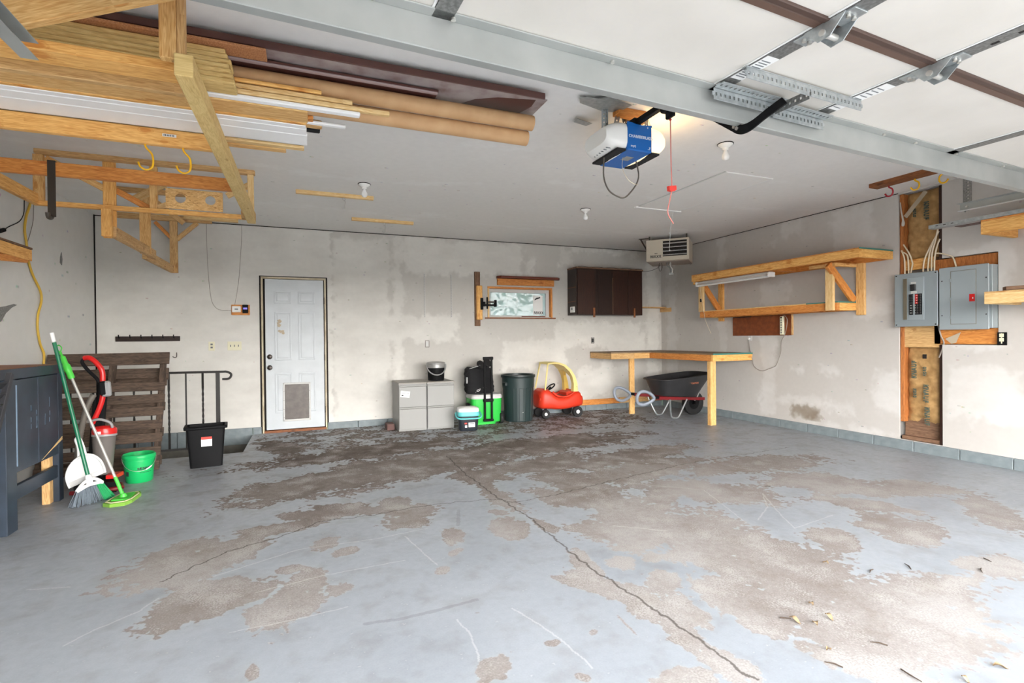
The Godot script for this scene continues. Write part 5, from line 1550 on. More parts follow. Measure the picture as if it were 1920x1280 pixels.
func toy_car():
	var o := thing("toy_car", "red ride-on toy car with a faded yellow roof beside the trash can", "toy car", Vector3(-2.30, 0, 0.36))
	local(o)
	# lower body: sections along x, cockpit left open
	var st := stool()
	var sec := [[-0.36, 0.20, 0.37, 0.10], [-0.345, 0.16, 0.42, 0.17], [-0.29, 0.145, 0.455, 0.195], [-0.20, 0.14, 0.445, 0.205], [-0.16, 0.14, 0.40, 0.21], [-0.10, 0.13, 0.345, 0.215], [0.0, 0.125, 0.32, 0.215], [0.10, 0.13, 0.33, 0.215], [0.18, 0.14, 0.37, 0.21], [0.25, 0.145, 0.41, 0.205], [0.32, 0.15, 0.40, 0.19], [0.37, 0.17, 0.34, 0.16], [0.395, 0.20, 0.30, 0.11]]
	var rings := []
	for s in sec:
		var ring := []
		for j in 24:
			var a := TAU * j / 24
			var cy := sin(a)
			var cz := cos(a)
			var f := pow(pow(absf(cy), 4.0) + pow(absf(cz), 4.0), -0.25)
			ring.append(Vector3(s[0], (s[1] + s[2]) * 0.5 + cy * f * (s[2] - s[1]) * 0.5, cz * f * s[3]))
		rings.append(ring)
	loft(st, rings)
	emit(o, "body", M.red_toy, st)
	# cockpit
	prism(o, "cockpit", M.red_dark, at(Vector3(0, 0, 0)), [Vector2(-0.15, 0.405), Vector2(-0.10, 0.350), Vector2(0.0, 0.326), Vector2(0.10, 0.336), Vector2(0.20, 0.382), Vector2(0.20, 0.36), Vector2(0.10, 0.30), Vector2(-0.10, 0.30)], 0.32)
	st = stool()
	for s in [-1, 1]:
		add_tube(st, smooth([Vector3(-0.17, 0.41, s * 0.19), Vector3(-0.10, 0.353, s * 0.195), Vector3(0.0, 0.328, s * 0.195), Vector3(0.10, 0.338, s * 0.195), Vector3(0.2, 0.385, s * 0.19)], 4), 0.018)
	emit(o, "door_edge", M.red_toy, st)
	bar(o, "seat", M.red_toy, Vector3(0.10, 0.32, -0.14), Vector3(0.27, 0.40, 0.14), 0.03)
	bar(o, "seat_back", M.red_toy, Vector3(0.215, 0.34, -0.15), Vector3(0.25, 0.42, 0.15), 0.02)
	# roof: a broad bent band with two legs at the back
	st = stool()
	var prof := [Vector2(-0.235, 0.83), Vector2(-0.225, 0.855), Vector2(-0.14, 0.862), Vector2(-0.04, 0.855), Vector2(0.06, 0.82), Vector2(0.15, 0.745), Vector2(0.22, 0.64), Vector2(0.26, 0.52), Vector2(0.27, 0.40)]
	var inn := [Vector2(-0.215, 0.825), Vector2(-0.21, 0.832), Vector2(-0.14, 0.838), Vector2(-0.05, 0.83), Vector2(0.04, 0.795), Vector2(0.12, 0.72), Vector2(0.17, 0.63), Vector2(0.195, 0.52), Vector2(0.19, 0.40)]
	var half := [0.15, 0.165, 0.175, 0.18, 0.185, 0.19, 0.195, 0.195, 0.195]
	var top_r := []
	for i in 6:
		top_r.append([Vector3(prof[i].x, prof[i].y, half[i]), Vector3(prof[i].x, prof[i].y + 0.006, 0), Vector3(prof[i].x, prof[i].y, -half[i]), Vector3(inn[i].x, inn[i].y, -half[i] + 0.012), Vector3(inn[i].x, inn[i].y + 0.006, 0), Vector3(inn[i].x, inn[i].y, half[i] - 0.012)])
	loft(st, top_r, true, false)
	emit(o, "roof", M.yellow_toy_faded, st)
	for s in [-1.0, 1.0]:
		st = stool()
		var leg := []
		for i in range(5, 9):
			var z0: float = half[i] * s
			var z1: float = (half[i] - [0, 0, 0, 0, 0, 0.19, 0.09, 0.075, 0.09][i]) * s
			leg.append([Vector3(prof[i].x, prof[i].y, z0), Vector3(prof[i].x, prof[i].y, z1), Vector3(inn[i].x, inn[i].y, z1), Vector3(inn[i].x, inn[i].y, z0)])
		loft(st, leg, true, false)
		emit(o, "roof_leg", M.yellow_toy_faded if s > 0 else M.yellow_toy, st)
		rod(o, "windscreen_post", M.yellow_toy_faded, Vector3(-0.225, 0.835, s * 0.14), Vector3(-0.30 if s < 0 else -0.285, 0.44, s * 0.165), 0.012)
	tube(o, "steering_wheel", M.black, circle(Vector3(-0.11, 0.47, 0.0), Vector3(-0.6, 0.8, 0), 0.075, 20), 0.011, 8, true)
	rod(o, "steering_column", M.black, Vector3(-0.11, 0.47, 0), Vector3(-0.19, 0.39, 0), 0.012)
	for e in [[0.265, 0.17, 0.085], [0.265, -0.17, 0.085]]: toy_wheel(o, Vector3(e[0], e[2], e[1]), 0.085, 0.06)
	for s in [-1, 1]:
		toy_wheel(o, Vector3(-0.265, 0.07, s * 0.13), 0.07, 0.05)
		bar(o, "caster_fork", M.black, Vector3(-0.285, 0.07, s * 0.13 - 0.012), Vector3(-0.245, 0.17, s * 0.13 + 0.012), 0.006)
	box(o, "fuel_cap", M.label_white, Vector3(0.335, 0.335, 0.165), Vector3(0.035, 0.035, 0.02), Vector3(0, 25, 30), 0.008)
	for e in [[0.235, 0.475], [0.24, 0.455], [0.245, 0.435]]: bar(o, "scratch", M.ink_grey, Vector3(e[0], e[1], 0.1955), Vector3(e[0] + 0.022, e[1] + 0.004, 0.197), 0.0)
	lathe(o, "headlight", M.red_toy, Transform3D(Basis.from_euler(Vector3(0, 0, 1.3)), Vector3(-0.345, 0.30, 0.12)), [Vector2(0.026, 0), Vector2(0.024, 0.012), Vector2(0, 0.018)], 14)

func toy_wheel(o: Node3D, c: Vector3, r: float, w: float):
	var s := signf(c.z)
	var x := Transform3D(Basis(Vector3.RIGHT, PI / 2 * s), c)
	var t := lathe(o, "wheel", M.rubber, x, [Vector2(0, -w / 2), Vector2(r * 0.9, -w / 2), Vector2(r, -w / 3), Vector2(r, w / 3), Vector2(r * 0.9, w / 2), Vector2(r * 0.5, w / 2 - 0.006), Vector2(0, w / 2 - 0.006)], 26)
	lathe(t, "hubcap", M.label_white, x.translated_local(Vector3(0, w / 2 - 0.006, 0)), [Vector2(r * 0.36, 0), Vector2(r * 0.33, 0.008), Vector2(r * 0.2, 0.008), Vector2(r * 0.18, 0.003), Vector2(0, 0.003)], 16)

func circle(c: Vector3, n: Vector3, r: float, k: int) -> Array:
	n = n.normalized()
	var u := n.cross(Vector3.UP if absf(n.y) < 0.9 else Vector3.RIGHT).normalized()
	var v := n.cross(u)
	var out := []
	for i in k: out.append(c + (u * cos(TAU * i / k) + v * sin(TAU * i / k)) * r)
	return out

# ================= bench and barrow =================
func bench_corner():
	O = Vector3.ZERO
	var o := thing("base_board", "raw pine board along the foot of the back wall behind the wheelbarrow", "board", Vector3(-0.85, 0.1, 0.0))
	bar(o, "board", M.pine_orange, Vector3(-1.72, 0.094, 0.0), Vector3(-0.92, 0.185, 0.02))
	bar(o, "board", M.pine_aged, Vector3(-0.915, 0.094, 0.0), Vector3(-0.01, 0.192, 0.02))
	o = thing("corner_workbench", "L-shaped pine workbench built into the back right corner", "workbench", Vector3(-0.75, 0, 0.9))
	prism(o, "top", M.bench_top, Transform3D(Basis(Vector3.RIGHT, Vector3(0, 0, -1), Vector3.UP), Vector3(0, 0.987, 0)), [Vector2(-1.49, -0.012), Vector2(-1.49, -0.66), Vector2(-0.73, -0.66), Vector2(-0.73, -2.03), Vector2(-0.005, -2.03), Vector2(-0.005, -0.012)], 0.018)
	bar(o, "top_edge", M.ply_green, Vector3(-0.734, 0.976, 2.026), Vector3(-0.005, 0.998, 2.036))
	bar(o, "apron", M.pine_aged, Vector3(-1.49, 0.888, 0.62), Vector3(-1.06, 0.977, 0.66))
	bar(o, "apron", M.pine, Vector3(-1.058, 0.888, 0.62), Vector3(-0.76, 0.977, 0.66))
	bar(o, "apron", M.pine_orange, Vector3(-0.735, 0.888, 0.62), Vector3(-0.697, 0.977, 1.99))
	bar(o, "apron", M.pine_gold, Vector3(-0.735, 0.888, 1.992), Vector3(-0.005, 0.977, 2.03))
	bar(o, "end_apron", M.pine_aged, Vector3(-1.49, 0.888, 0.02), Vector3(-1.455, 0.977, 0.62))
	bar(o, "ledger", M.pine_aged, Vector3(-0.04, 0.888, 0.05), Vector3(-0.005, 0.977, 1.99))
	bar(o, "leg", M.pine, Vector3(-1.13, 0.0, 0.60), Vector3(-1.04, 0.888, 0.64))
	bar(o, "leg", M.pine, Vector3(-0.768, 0.0, 1.955), Vector3(-0.735, 0.89, 2.02))
	bar(o, "leg_post", M.pine, Vector3(-0.735, 0.0, 1.975), Vector3(-0.665, 0.888, 2.013))
	# wheelbarrow
	o = thing("wheelbarrow", "black poly wheelbarrow with red rails and grey loop grips under the corner workbench", "wheelbarrow", Vector3(-0.62, 0, 1.12))
	var st := stool()
	var ring := func(x0, x1, y0, y1, hz, r):
		var out := []
		for j in 40:
			var a := TAU * j / 40
			var cx := cos(a)
			var cz := sin(a)
			var f := pow(pow(absf(cx), r) + pow(absf(cz), r), -1.0 / r)
			var t := (cx * f + 1.0) * 0.5
			out.append(Vector3(lerpf(x0, x1, t), lerpf(y0, y1, t), 1.12 + cz * f * hz))
		return out
	var o1 := [ring.call(-0.97, -0.34, 0.345, 0.305, 0.2, 5.0), ring.call(-1.05, -0.09, 0.575, 0.655, 0.32, 4.0)]
	var rim1 := [o1[1], ring.call(-1.085, -0.055, 0.575, 0.66, 0.345, 4.0), ring.call(-1.085, -0.055, 0.59, 0.675, 0.345, 4.0), ring.call(-1.04, -0.10, 0.595, 0.675, 0.31, 4.0)]
	var in1 := [rim1[3], ring.call(-0.955, -0.36, 0.36, 0.322, 0.19, 5.0)]
	loft(st, o1, false); loft(st, rim1, false); loft(st, in1, false)
	loft(st, [o1[0], ring.call(-0.8, -0.5, 0.342, 0.318, 0.1, 5.0)], true)
	emit(o, "tray", M.barrow_black, st)
	text(o, "lettering", "TRUE TEMPER", 0.03, M.orange_print, Transform3D(Basis.from_euler(Vector3(0.44, 0, 0.06)), Vector3(-0.56, 0.525, 1.402)))
	for s in [-1.0, 1.0]:
		var zb: float = 1.12 + s * 0.27
		stick(o, "rail", M.red_dark, Vector3(-1.20, 0.338, zb), Vector3(-0.14, 0.255, 1.12 + s * 0.085), 0.045, 0.035)
		tube(o, "rail_end", M.black, [Vector3(-1.26, 0.350, zb + s * 0.01), Vector3(-1.16, 0.342, zb)], 0.022)
		var gc := Vector3(-1.40, 0.352, zb + s * 0.02)
		var loopp := []
		for q in [[0.17, 0.0], [0.09, 0.062], [-0.04, 0.098], [-0.14, 0.075], [-0.175, 0.0], [-0.14, -0.078], [-0.03, -0.10], [0.09, -0.06]]: loopp.append(gc + Vector3(q[0] * 0.86, q[1] * 1.0 - q[0] * 0.08, q[1] * 0.28 * s))
		tube(o, "grip_loop", M.grip_grey, smooth(loopp, 5, true), 0.023, 10, true)
		tube(o, "leg_frame", M.galvanized, smooth([Vector3(-0.95, 0.30, zb), Vector3(-0.87, 0.06, 1.12 + s * 0.19), Vector3(-0.82, 0.012, 1.12 + s * 0.19), Vector3(-0.75, 0.012, 1.12 + s * 0.19), Vector3(-0.70, 0.06, 1.12 + s * 0.19), Vector3(-0.56, 0.28, 1.12 + s * 0.18)], 4), 0.013)
		stick(o, "brace", M.galvanized_old, Vector3(-0.30, 0.27, 1.12 + s * 0.1), Vector3(-0.20, 0.50, 1.12 + s * 0.13), 0.02, 0.006)
		box(o, "axle_bracket", M.galvanized, Vector3(-0.30, 0.245, 1.12 + s * 0.085), Vector3(0.07, 0.03, 0.02))
	var wx := Transform3D(Basis(Vector3.RIGHT, PI / 2), Vector3(-0.29, 0.192, 1.12))
	var wh := lathe(o, "wheel", M.rubber, wx, [Vector2(0.10, -0.035), Vector2(0.15, -0.047), Vector2(0.185, -0.035), Vector2(0.192, 0.0), Vector2(0.185, 0.035), Vector2(0.15, 0.047), Vector2(0.10, 0.035)], 36)
	lathe(wh, "hub", M.black, wx, [Vector2(0, -0.05), Vector2(0.025, -0.05), Vector2(0.03, -0.02), Vector2(0.105, -0.03), Vector2(0.105, 0.03), Vector2(0.03, 0.02), Vector2(0.025, 0.05), Vector2(0, 0.05)], 30)
	rod(o, "axle", M.zinc_bolt, Vector3(-0.29, 0.192, 1.03), Vector3(-0.29, 0.192, 1.21), 0.008)
	for s in [-1, 1]: bar(o, "axle_block", M.black, Vector3(-0.32, 0.18, 1.12 + s * 0.085 - 0.012), Vector3(-0.26, 0.262, 1.12 + s * 0.085 + 0.012))

# ================= right wall =================
func lumpy(o: Node3D, called: String, m: Material, z0: float, z1: float, y0: float, y1: float, x: float, bulge: float, seed_no: int):
	var st := stool()
	st.set_smooth_group(7)
	var n := noise(seed_no, 1.0, 4)
	var nz := 18
	var ny := 34
	var f := func(i, j):
		var u := float(i) / nz
		var v := float(j) / ny
		var e := minf(minf(u, 1.0 - u) * 5.0, minf(v, 1.0 - v) * 9.0)
		var k := sqrt(clampf(e, 0.0, 1.0))
		var z := lerpf(z0, z1, u)
		var y := lerpf(y0, y1, v)
		var w := absf(n.get_noise_2d(z * 5.0 + y * 3.0, y * 4.0)) * 0.035 + absf(n.get_noise_2d(z * 14.0, y * 11.0 + 7.0)) * 0.018
		return Vector3(x + 0.03 - bulge * k + w, y, z)
	for i in nz:
		for j in ny:
			quad(st, f.call(i, j), f.call(i + 1, j), f.call(i + 1, j + 1), f.call(i, j + 1), Vector3(-1, 0, 0))
	return emit(o, called, m, st)

func hook(o: Node3D, m: Material, at_: Vector3, s: float, along: Vector3):
	tube(o, "hook", m, smooth([at_, at_ - Vector3(0, 0.02 * s, 0), at_ + along * 0.035 * s - Vector3(0, 0.05 * s, 0), at_ + along * 0.042 * s - Vector3(0, 0.10 * s, 0), at_ + along * 0.02 * s - Vector3(0, 0.135 * s, 0), at_ - along * 0.02 * s - Vector3(0, 0.135 * s, 0), at_ - along * 0.045 * s - Vector3(0, 0.10 * s, 0)], 6), 0.0075)

func right_things():
	O = Vector3.ZERO
	var o := thing("double_shelf", "two-tier pine wall shelf with diagonal braces on the right wall", "shelf", Vector3(-0.25, 1.47, 2.6))
	bar(o, "upper_deck", M.pine_orange, Vector3(-0.55, 2.145, 1.41), Vector3(-0.005, 2.158, 3.925))
	bar(o, "upper_edge", M.ply_green, Vector3(-0.552, 2.146, 3.925), Vector3(-0.005, 2.16, 3.934))
	bar(o, "upper_front_rail", M.pine_gold, Vector3(-0.552, 2.058, 1.41), Vector3(-0.514, 2.146, 3.93))
	bar(o, "upper_end_rail", M.pine_gold, Vector3(-0.512, 2.058, 3.892), Vector3(-0.005, 2.146, 3.93))
	bar(o, "upper_end_rail", M.pine_gold, Vector3(-0.512, 2.058, 1.41), Vector3(-0.005, 2.146, 1.448))
	bar(o, "upper_ledger", M.pine_orange, Vector3(-0.042, 2.058, 1.45), Vector3(-0.005, 2.146, 3.89))
	bar(o, "joist", M.pine_orange, Vector3(-0.51, 2.06, 2.74), Vector3(-0.045, 2.146, 2.78))
	bar(o, "lower_deck", M.pine_pale, Vector3(-0.35, 1.608, 1.36), Vector3(-0.005, 1.62, 3.54))
	bar(o, "lower_edge", M.ply_green, Vector3(-0.352, 1.609, 3.15), Vector3(-0.005, 1.622, 3.548))
	bar(o, "lower_front_rail", M.pine_orange, Vector3(-0.352, 1.52, 1.36), Vector3(-0.314, 1.608, 3.545))
	bar(o, "lower_end_rail", M.pine_gold, Vector3(-0.312, 1.52, 3.507), Vector3(-0.005, 1.608, 3.545))
	bar(o, "lower_end_rail", M.pine_gold, Vector3(-0.312, 1.52, 1.36), Vector3(-0.005, 1.608, 1.398))
	bar(o, "lower_ledger", M.pine_orange, Vector3(-0.042, 1.52, 1.40), Vector3(-0.005, 1.608, 3.505))
	bar(o, "front_post", M.pine_pale, Vector3(-0.395, 1.52, 3.43), Vector3(-0.354, 2.06, 3.52))
	bar(o, "front_post", M.pine_pale, Vector3(-0.395, 1.61, 1.38), Vector3(-0.354, 2.06, 1.47))
	bar(o, "back_post", M.pine, Vector3(-0.045, 1.465, 3.548), Vector3(-0.005, 2.06, 3.64))
	bar(o, "back_post", M.pine_gold, Vector3(-0.045, 1.465, 1.42), Vector3(-0.005, 2.06, 1.51))
	stick(o, "brace", M.pine_orange, Vector3(-0.44, 2.04, 3.50), Vector3(-0.05, 1.63, 3.53), 0.085, 0.035)
	stick(o, "brace", M.pine_orange, Vector3(-0.37, 2.03, 1.45), Vector3(-0.05, 1.63, 1.45), 0.085, 0.035)
	bar(o, "top_block", M.pine, Vector3(-0.39, 2.02, 3.22), Vector3(-0.355, 2.058, 3.43))
	bar(o, "top_arm", M.pine, Vector3(-0.40, 2.018, 3.52), Vector3(-0.045, 2.058, 3.56))
	bar(o, "top_arm", M.pine_gold, Vector3(-0.50, 2.02, 1.38), Vector3(-0.4, 2.058, 1.42))
	o = thing("shop_light", "white strip shop light hung under the upper pine shelf", "light", Vector3(-0.44, 1.99, 2.08))
	bar(o, "housing", M.white_dirty, Vector3(-0.475, 2.03, 1.42), Vector3(-0.405, 2.056, 2.74), 0.006)
	prism(o, "reflector", M.white, at(Vector3(-0.44, 2.018, 2.08)), [Vector2(-0.03, 0.014), Vector2(0.03, 0.014), Vector2(0.055, -0.016), Vector2(-0.055, -0.016)], 1.30)
	rod(o, "tube", M.white_plastic, Vector3(-0.44, 1.996, 1.46), Vector3(-0.44, 1.996, 2.70), 0.013)
	for z in [1.42, 2.72]: bar(o, "end_cap", M.white, Vector3(-0.495, 1.985, z), Vector3(-0.385, 2.05, z + 0.03), 0.006)
	tube(o, "cord", M.cable_white, smooth([Vector3(-0.42, 2.0, 1.44), Vector3(-0.405, 1.80, 1.46), Vector3(-0.402, 1.66, 1.49), Vector3(-0.40, 1.495, 1.523), Vector3(-0.38, 1.38, 1.56), Vector3(-0.36, 1.278, 1.60)], 5), 0.003, 6)
	box(o, "cord_switch", M.black, Vector3(-0.402, 1.78, 1.44), Vector3(0.018, 0.05, 0.024), Vector3.ZERO, 0.008)
	# board with the power strip
	o = thing("backing_board", "rust-brown hardboard panel on the right wall under the double shelf", "board", Vector3(-0.01, 1.24, 2.18))
	bar(o, "panel", M.masonite, Vector3(-0.014, 1.24, 1.675), Vector3(0, 1.518, 2.67))
	bar(o, "edge_strip", M.pine_aged, Vector3(-0.018, 1.245, 2.672), Vector3(0, 1.517, 2.695))
	bar(o, "edge_strip", M.walnut, Vector3(-0.03, 1.505, 1.70), Vector3(0, 1.518, 2.02))
	o = thing("power_strip", "upright beige power strip on the brown hardboard panel", "power strip", Vector3(-0.03, 1.25, 2.55))
	bar(o, "case", M.ivory, Vector3(-0.05, 1.25, 2.522), Vector3(-0.014, 1.495, 2.575), 0.006)
	for i in 6: bar(o, "socket", M.ink_grey, Vector3(-0.0515, 1.27 + i * 0.033, 2.538), Vector3(-0.0495, 1.288 + i * 0.033, 2.558), 0.0)
	bar(o, "switch", M.black, Vector3(-0.053, 1.468, 2.535), Vector3(-0.0495, 1.484, 2.562), 0.0)
	var cp := []
	for p in [[1.19, 1.985], [1.156, 1.979], [1.002, 2.007], [0.889, 2.044], [0.813, 2.062], [0.763, 2.127], [0.745, 2.218], [0.775, 2.31], [0.807, 2.395], [0.845, 2.446], [1.014, 2.515], [1.158, 2.541], [1.265, 2.60], [1.406, 2.632], [1.462, 2.628], [1.505, 2.59], [1.492, 2.555]]: cp.append(Vector3(-0.02 if p[1] < 2.53 else -0.04, p[0], p[1]))
	tube(o, "cord", M.cable_grey, smooth(cp, 5), 0.0045, 8)
	o = thing("wall_outlet", "white wall outlet with a plug below the hardboard panel", "outlet", Vector3(-0.01, 1.16, 1.99))
	bar(o, "plate", M.white_dirty, Vector3(-0.006, 1.165, 1.955), Vector3(0, 1.235, 2.02))
	bar(o, "plug", M.white_plastic, Vector3(-0.035, 1.18, 1.965), Vector3(-0.006, 1.21, 2.0), 0.006)
	# open stud bay
	o = thing("stud_bay", "open wall bay with brown paper insulation, studs and plywood round the electrical panels", "wall cavity", Vector3(0.07, 0.1, 4.3))
	bar(o, "stud", M.stud, Vector3(0.018, 0.30, 3.985), Vector3(0.115, 2.745, 4.022))
	bar(o, "stud", M.walnut, Vector3(0.018, 0.11, 4.352), Vector3(0.115, 1.13, 4.388))
	bar(o, "stud", M.walnut, Vector3(0.018, 2.0, 4.352), Vector3(0.115, 2.745, 4.388))
	bar(o, "sill_plate", M.weathered, Vector3(0.03, 0.11, 3.99), Vector3(0.12, 0.15, 4.388))
	bar(o, "foundation_paper", M.weathered, Vector3(0.085, 0.12, 3.99), Vector3(0.1, 0.36, 4.352))
	var lo: Node3D = lumpy(o, "insulation", M.kraft_paper, 4.02, 4.352, 0.30, 1.10, 0.055, 0.035, 5)
	var up: Node3D = lumpy(o, "insulation", M.kraft_paper, 4.02, 4.356, 2.03, 2.745, 0.055, 0.035, 8)
	bar(o, "block", M.pine_gold, Vector3(0.03, 1.92, 4.022), Vector3(0.07, 2.035, 4.30))
	bar(o, "block", M.pine_aged, Vector3(0.03, 1.10, 3.99), Vector3(0.08, 1.33, 4.39))
	bar(o, "plywood", M.stud, Vector3(0.03, 1.135, 4.30), Vector3(0.045, 1.995, 4.838))
	bar(o, "plywood", M.pine_orange, Vector3(0.022, 1.14, 4.36), Vector3(0.032, 1.29, 4.838))
	prism(o, "peeled_paper", M.paper_torn, at(Vector3(0.012, 0, 0), Vector3(0, 90, 0)), [Vector2(-4.41, 1.19), Vector2(-4.54, 1.255), Vector2(-4.50, 1.15), Vector2(-4.46, 1.14)], 0.004)
	prism(o, "plastic_sheet", M.white_dirty, at(Vector3(0.02, 0, 0), Vector3(0, 90, 0)), [Vector2(-4.80, 1.32), Vector2(-4.838, 1.32), Vector2(-4.838, 1.60), Vector2(-4.815, 1.62)], 0.003)
	stick(o, "torn_flap", M.paper_torn, Vector3(0.0, 2.49, 4.05), Vector3(0.015, 2.72, 4.24), 0.055, 0.004, Vector3(0.3, 0.5, -0.8))
	tube(o, "torn_edge", M.drywall_core, smooth([Vector3(0.01, 2.66, 3.995), Vector3(0.005, 2.55, 4.01), Vector3(0.0, 2.45, 4.03), Vector3(0.01, 2.40, 4.02)], 4), [0.006, 0.006, 0.006, 0.006, 0.007, 0.007, 0.008, 0.009, 0.012, 0.016, 0.016, 0.014, 0.01], 7)
	box(o, "hole", M.dark_gap, Vector3(0.045, 1.005, 4.205), Vector3(0.012, 0.045, 0.035), Vector3.ZERO, 0.004)
	var face := func(y, z, sp): return Transform3D(Basis(Vector3(0, -sp, 0), Vector3(0, 0, sp) , Vector3(-1, 0, 0)), Vector3(0.004, y, z))
	for e in [["KNAUF", 0.042, 2.52, 4.235, 1.0, up], ["KORO", 0.024, 2.52, 4.125, 1.0, up], ["KNAUF", 0.042, 0.865, 4.115, -1.0, lo], ["KORO", 0.026, 0.85, 4.215, -1.0, lo], ["KORO", 0.026, 0.615, 4.12, 1.0, lo], ["KNAUF", 0.042, 0.62, 4.225, 1.0, lo], ["KNAUF", 0.042, 0.385, 4.235, 1.0, lo]]:
		text(e[5], "print", e[0], e[1], M.ink_kraft, face.call(e[2], e[3], e[4]).translated(Vector3(0.022, 0, 0)), "Droid Sans", 700, 0.016)
	# cables into the panel
	o = thing("panel_cables", "bundle of pale electrical cables dropping into the panels", "cables", Vector3(0.0, 1.87, 4.2))
	for q in [[[2.14, 4.01], [2.06, 4.04], [1.96, 4.05], [1.86, 4.055]], [[2.12, 4.02], [2.08, 4.07], [1.98, 4.085], [1.86, 4.09]], [[2.20, 4.03], [2.09, 4.09], [2.0, 4.12], [1.97, 4.125], [1.86, 4.105]], [[2.26, 4.35], [2.12, 4.28], [2.0, 4.235], [1.86, 4.225]], [[2.28, 4.36], [2.14, 4.30], [2.0, 4.275], [1.86, 4.27]], [[2.30, 4.35], [2.2, 4.335], [2.05, 4.305], [1.86, 4.305]], [[2.20, 4.37], [2.14, 4.35], [2.02, 4.33], [1.86, 4.33]], [[2.06, 4.33], [2.05, 4.38], [2.03, 4.43], [1.99, 4.49], [1.89, 4.52]]]:
		var p := []
		for k in q.size(): p.append(Vector3(0.004 - 0.02 * k / (q.size() - 1.0), q[k][0], q[k][1]))
		tube(o, "cable", M.cable_white, smooth(p, 5), 0.0075)
	tube(o, "cable", M.cable_grey, smooth([Vector3(-0.01, 1.32, 4.36), Vector3(-0.005, 1.22, 4.38), Vector3(0.005, 1.14, 4.40), Vector3(0.02, 1.0, 4.35)], 5), 0.007)
	# panels
	o = thing("breaker_panel", "grey breaker panel with its door open and four red breakers", "electrical panel", Vector3(-0.05, 1.32, 4.2))
	bar(o, "box", M.panel_grey, Vector3(-0.085, 1.335, 4.015), Vector3(0.03, 1.86, 4.39))
	bar(o, "cover", M.panel_grey, Vector3(-0.10, 1.32, 4.0), Vector3(-0.085, 1.875, 4.402), 0.006)
	for z in [4.018, 4.384]:
		for y in [1.338, 1.857]: lathe(o, "screw", M.knob_metal, Transform3D(Basis(Vector3.BACK, PI / 2), Vector3(-0.10, y, z)), [Vector2(0.007, 0), Vector2(0.005, 0.004), Vector2(0, 0.004)], 10)
	bar(o, "door_rim", M.panel_cover, Vector3(-0.108, 1.385, 4.095), Vector3(-0.10, 1.825, 4.285), 0.006)
	box(o, "door_flap", M.panel_tan, Vector3(-0.122, 1.605, 4.118), Vector3(0.004, 0.425, 0.058), Vector3(0, -28, 0))
	bar(o, "main_breaker", M.breaker, Vector3(-0.125, 1.69, 4.165), Vector3(-0.108, 1.755, 4.215))
	bar(o, "label", M.breaker_white, Vector3(-0.1095, 1.76, 4.165), Vector3(-0.108, 1.78, 4.215), 0.0)
	bar(o, "label", M.breaker_white, Vector3(-0.1095, 1.66, 4.165), Vector3(-0.108, 1.685, 4.22), 0.0)
	bar(o, "breaker_tray", M.black, Vector3(-0.111, 1.44, 4.148), Vector3(-0.108, 1.655, 4.268), 0.0)
	for i in 8:
		var y := 1.628 - i * 0.0255
		bar(o, "breaker", M.breaker, Vector3(-0.122, y, 4.152), Vector3(-0.110, y + 0.021, 4.186))
		bar(o, "breaker", M.breaker_red if i < 4 else M.breaker, Vector3(-0.122, y, 4.208), Vector3(-0.110, y + 0.021, 4.232))
		bar(o, "breaker", M.breaker, Vector3(-0.122, y, 4.236), Vector3(-0.110, y + 0.021, 4.262))
		bar(o, "number_tag", M.breaker_white, Vector3(-0.1235, y + 0.007, 4.222 if i < 4 else 4.21), Vector3(-0.1218, y + 0.014, 4.229 if i < 4 else 4.216), 0.0)
		if i > 3: bar(o, "number_tag", M.breaker_white, Vector3(-0.1235, y + 0.007, 4.165), Vector3(-0.1218, y + 0.013, 4.178), 0.0)
	bar(o, "centre_bar", M.panel_cover, Vector3(-0.118, 1.44, 4.19), Vector3(-0.109, 1.655, 4.204))
	o = thing("transfer_panel", "larger closed grey electrical panel with a red label beside the breaker panel", "electrical panel", Vector3(-0.05, 1.28, 4.62))
	bar(o, "box", M.panel_cover, Vector3(-0.085, 1.29, 4.425), Vector3(0.03, 1.88, 4.835))
	bar(o, "cover", M.panel_cover, Vector3(-0.10, 1.28, 4.415), Vector3(-0.085, 1.89, 4.815), 0.004)
	bar(o, "door", M.panel_cover, Vector3(-0.105, 1.335, 4.518), Vector3(-0.10, 1.845, 4.716), 0.003)
	bar(o, "door_gap", M.panel_tan, Vector3(-0.102, 1.33, 4.513), Vector3(-0.0995, 1.85, 4.721), 0.0)
	for y in [1.40, 1.58, 1.76]: rod(o, "hinge", M.panel_grey, Vector3(-0.106, y - 0.015, 4.516), Vector3(-0.106, y + 0.015, 4.516), 0.004)
	bar(o, "red_label", M.red, Vector3(-0.107, 1.545, 4.668), Vector3(-0.105, 1.615, 4.712), 0.0)
	bar(o, "label_print", M.label_white, Vector3(-0.1078, 1.57, 4.692), Vector3(-0.107, 1.585, 4.7), 0.0)
	for z in [4.44, 4.795]:
		for y in [1.42, 1.76]: lathe(o, "screw", M.knob_metal, Transform3D(Basis(Vector3.BACK, PI / 2), Vector3(-0.10, y, z)), [Vector2(0.006, 0), Vector2(0.004, 0.003), Vector2(0, 0.003)], 10)
	o = thing("duplex_outlet", "ivory duplex outlet in a black box right of the electrical panels", "outlet", Vector3(-0.01, 1.135, 4.87))
	bar(o, "box", M.black, Vector3(-0.012, 1.13, 4.835), Vector3(0.0, 1.25, 4.905))
	for y in [1.165, 1.205]: bar(o, "socket", M.ivory, Vector3(-0.018, y, 4.852), Vector3(-0.011, y + 0.032, 4.885), 0.006)
	bar(o, "yoke", M.ivory, Vector3(-0.016, 1.145, 4.864), Vector3(-0.011, 1.24, 4.873))
	# hook strip on the ceiling
	o = thing("hook_strip", "brown hook strip on the ceiling above the electrical panels", "hook strip", Vector3(-0.58, 2.72, 4.42))
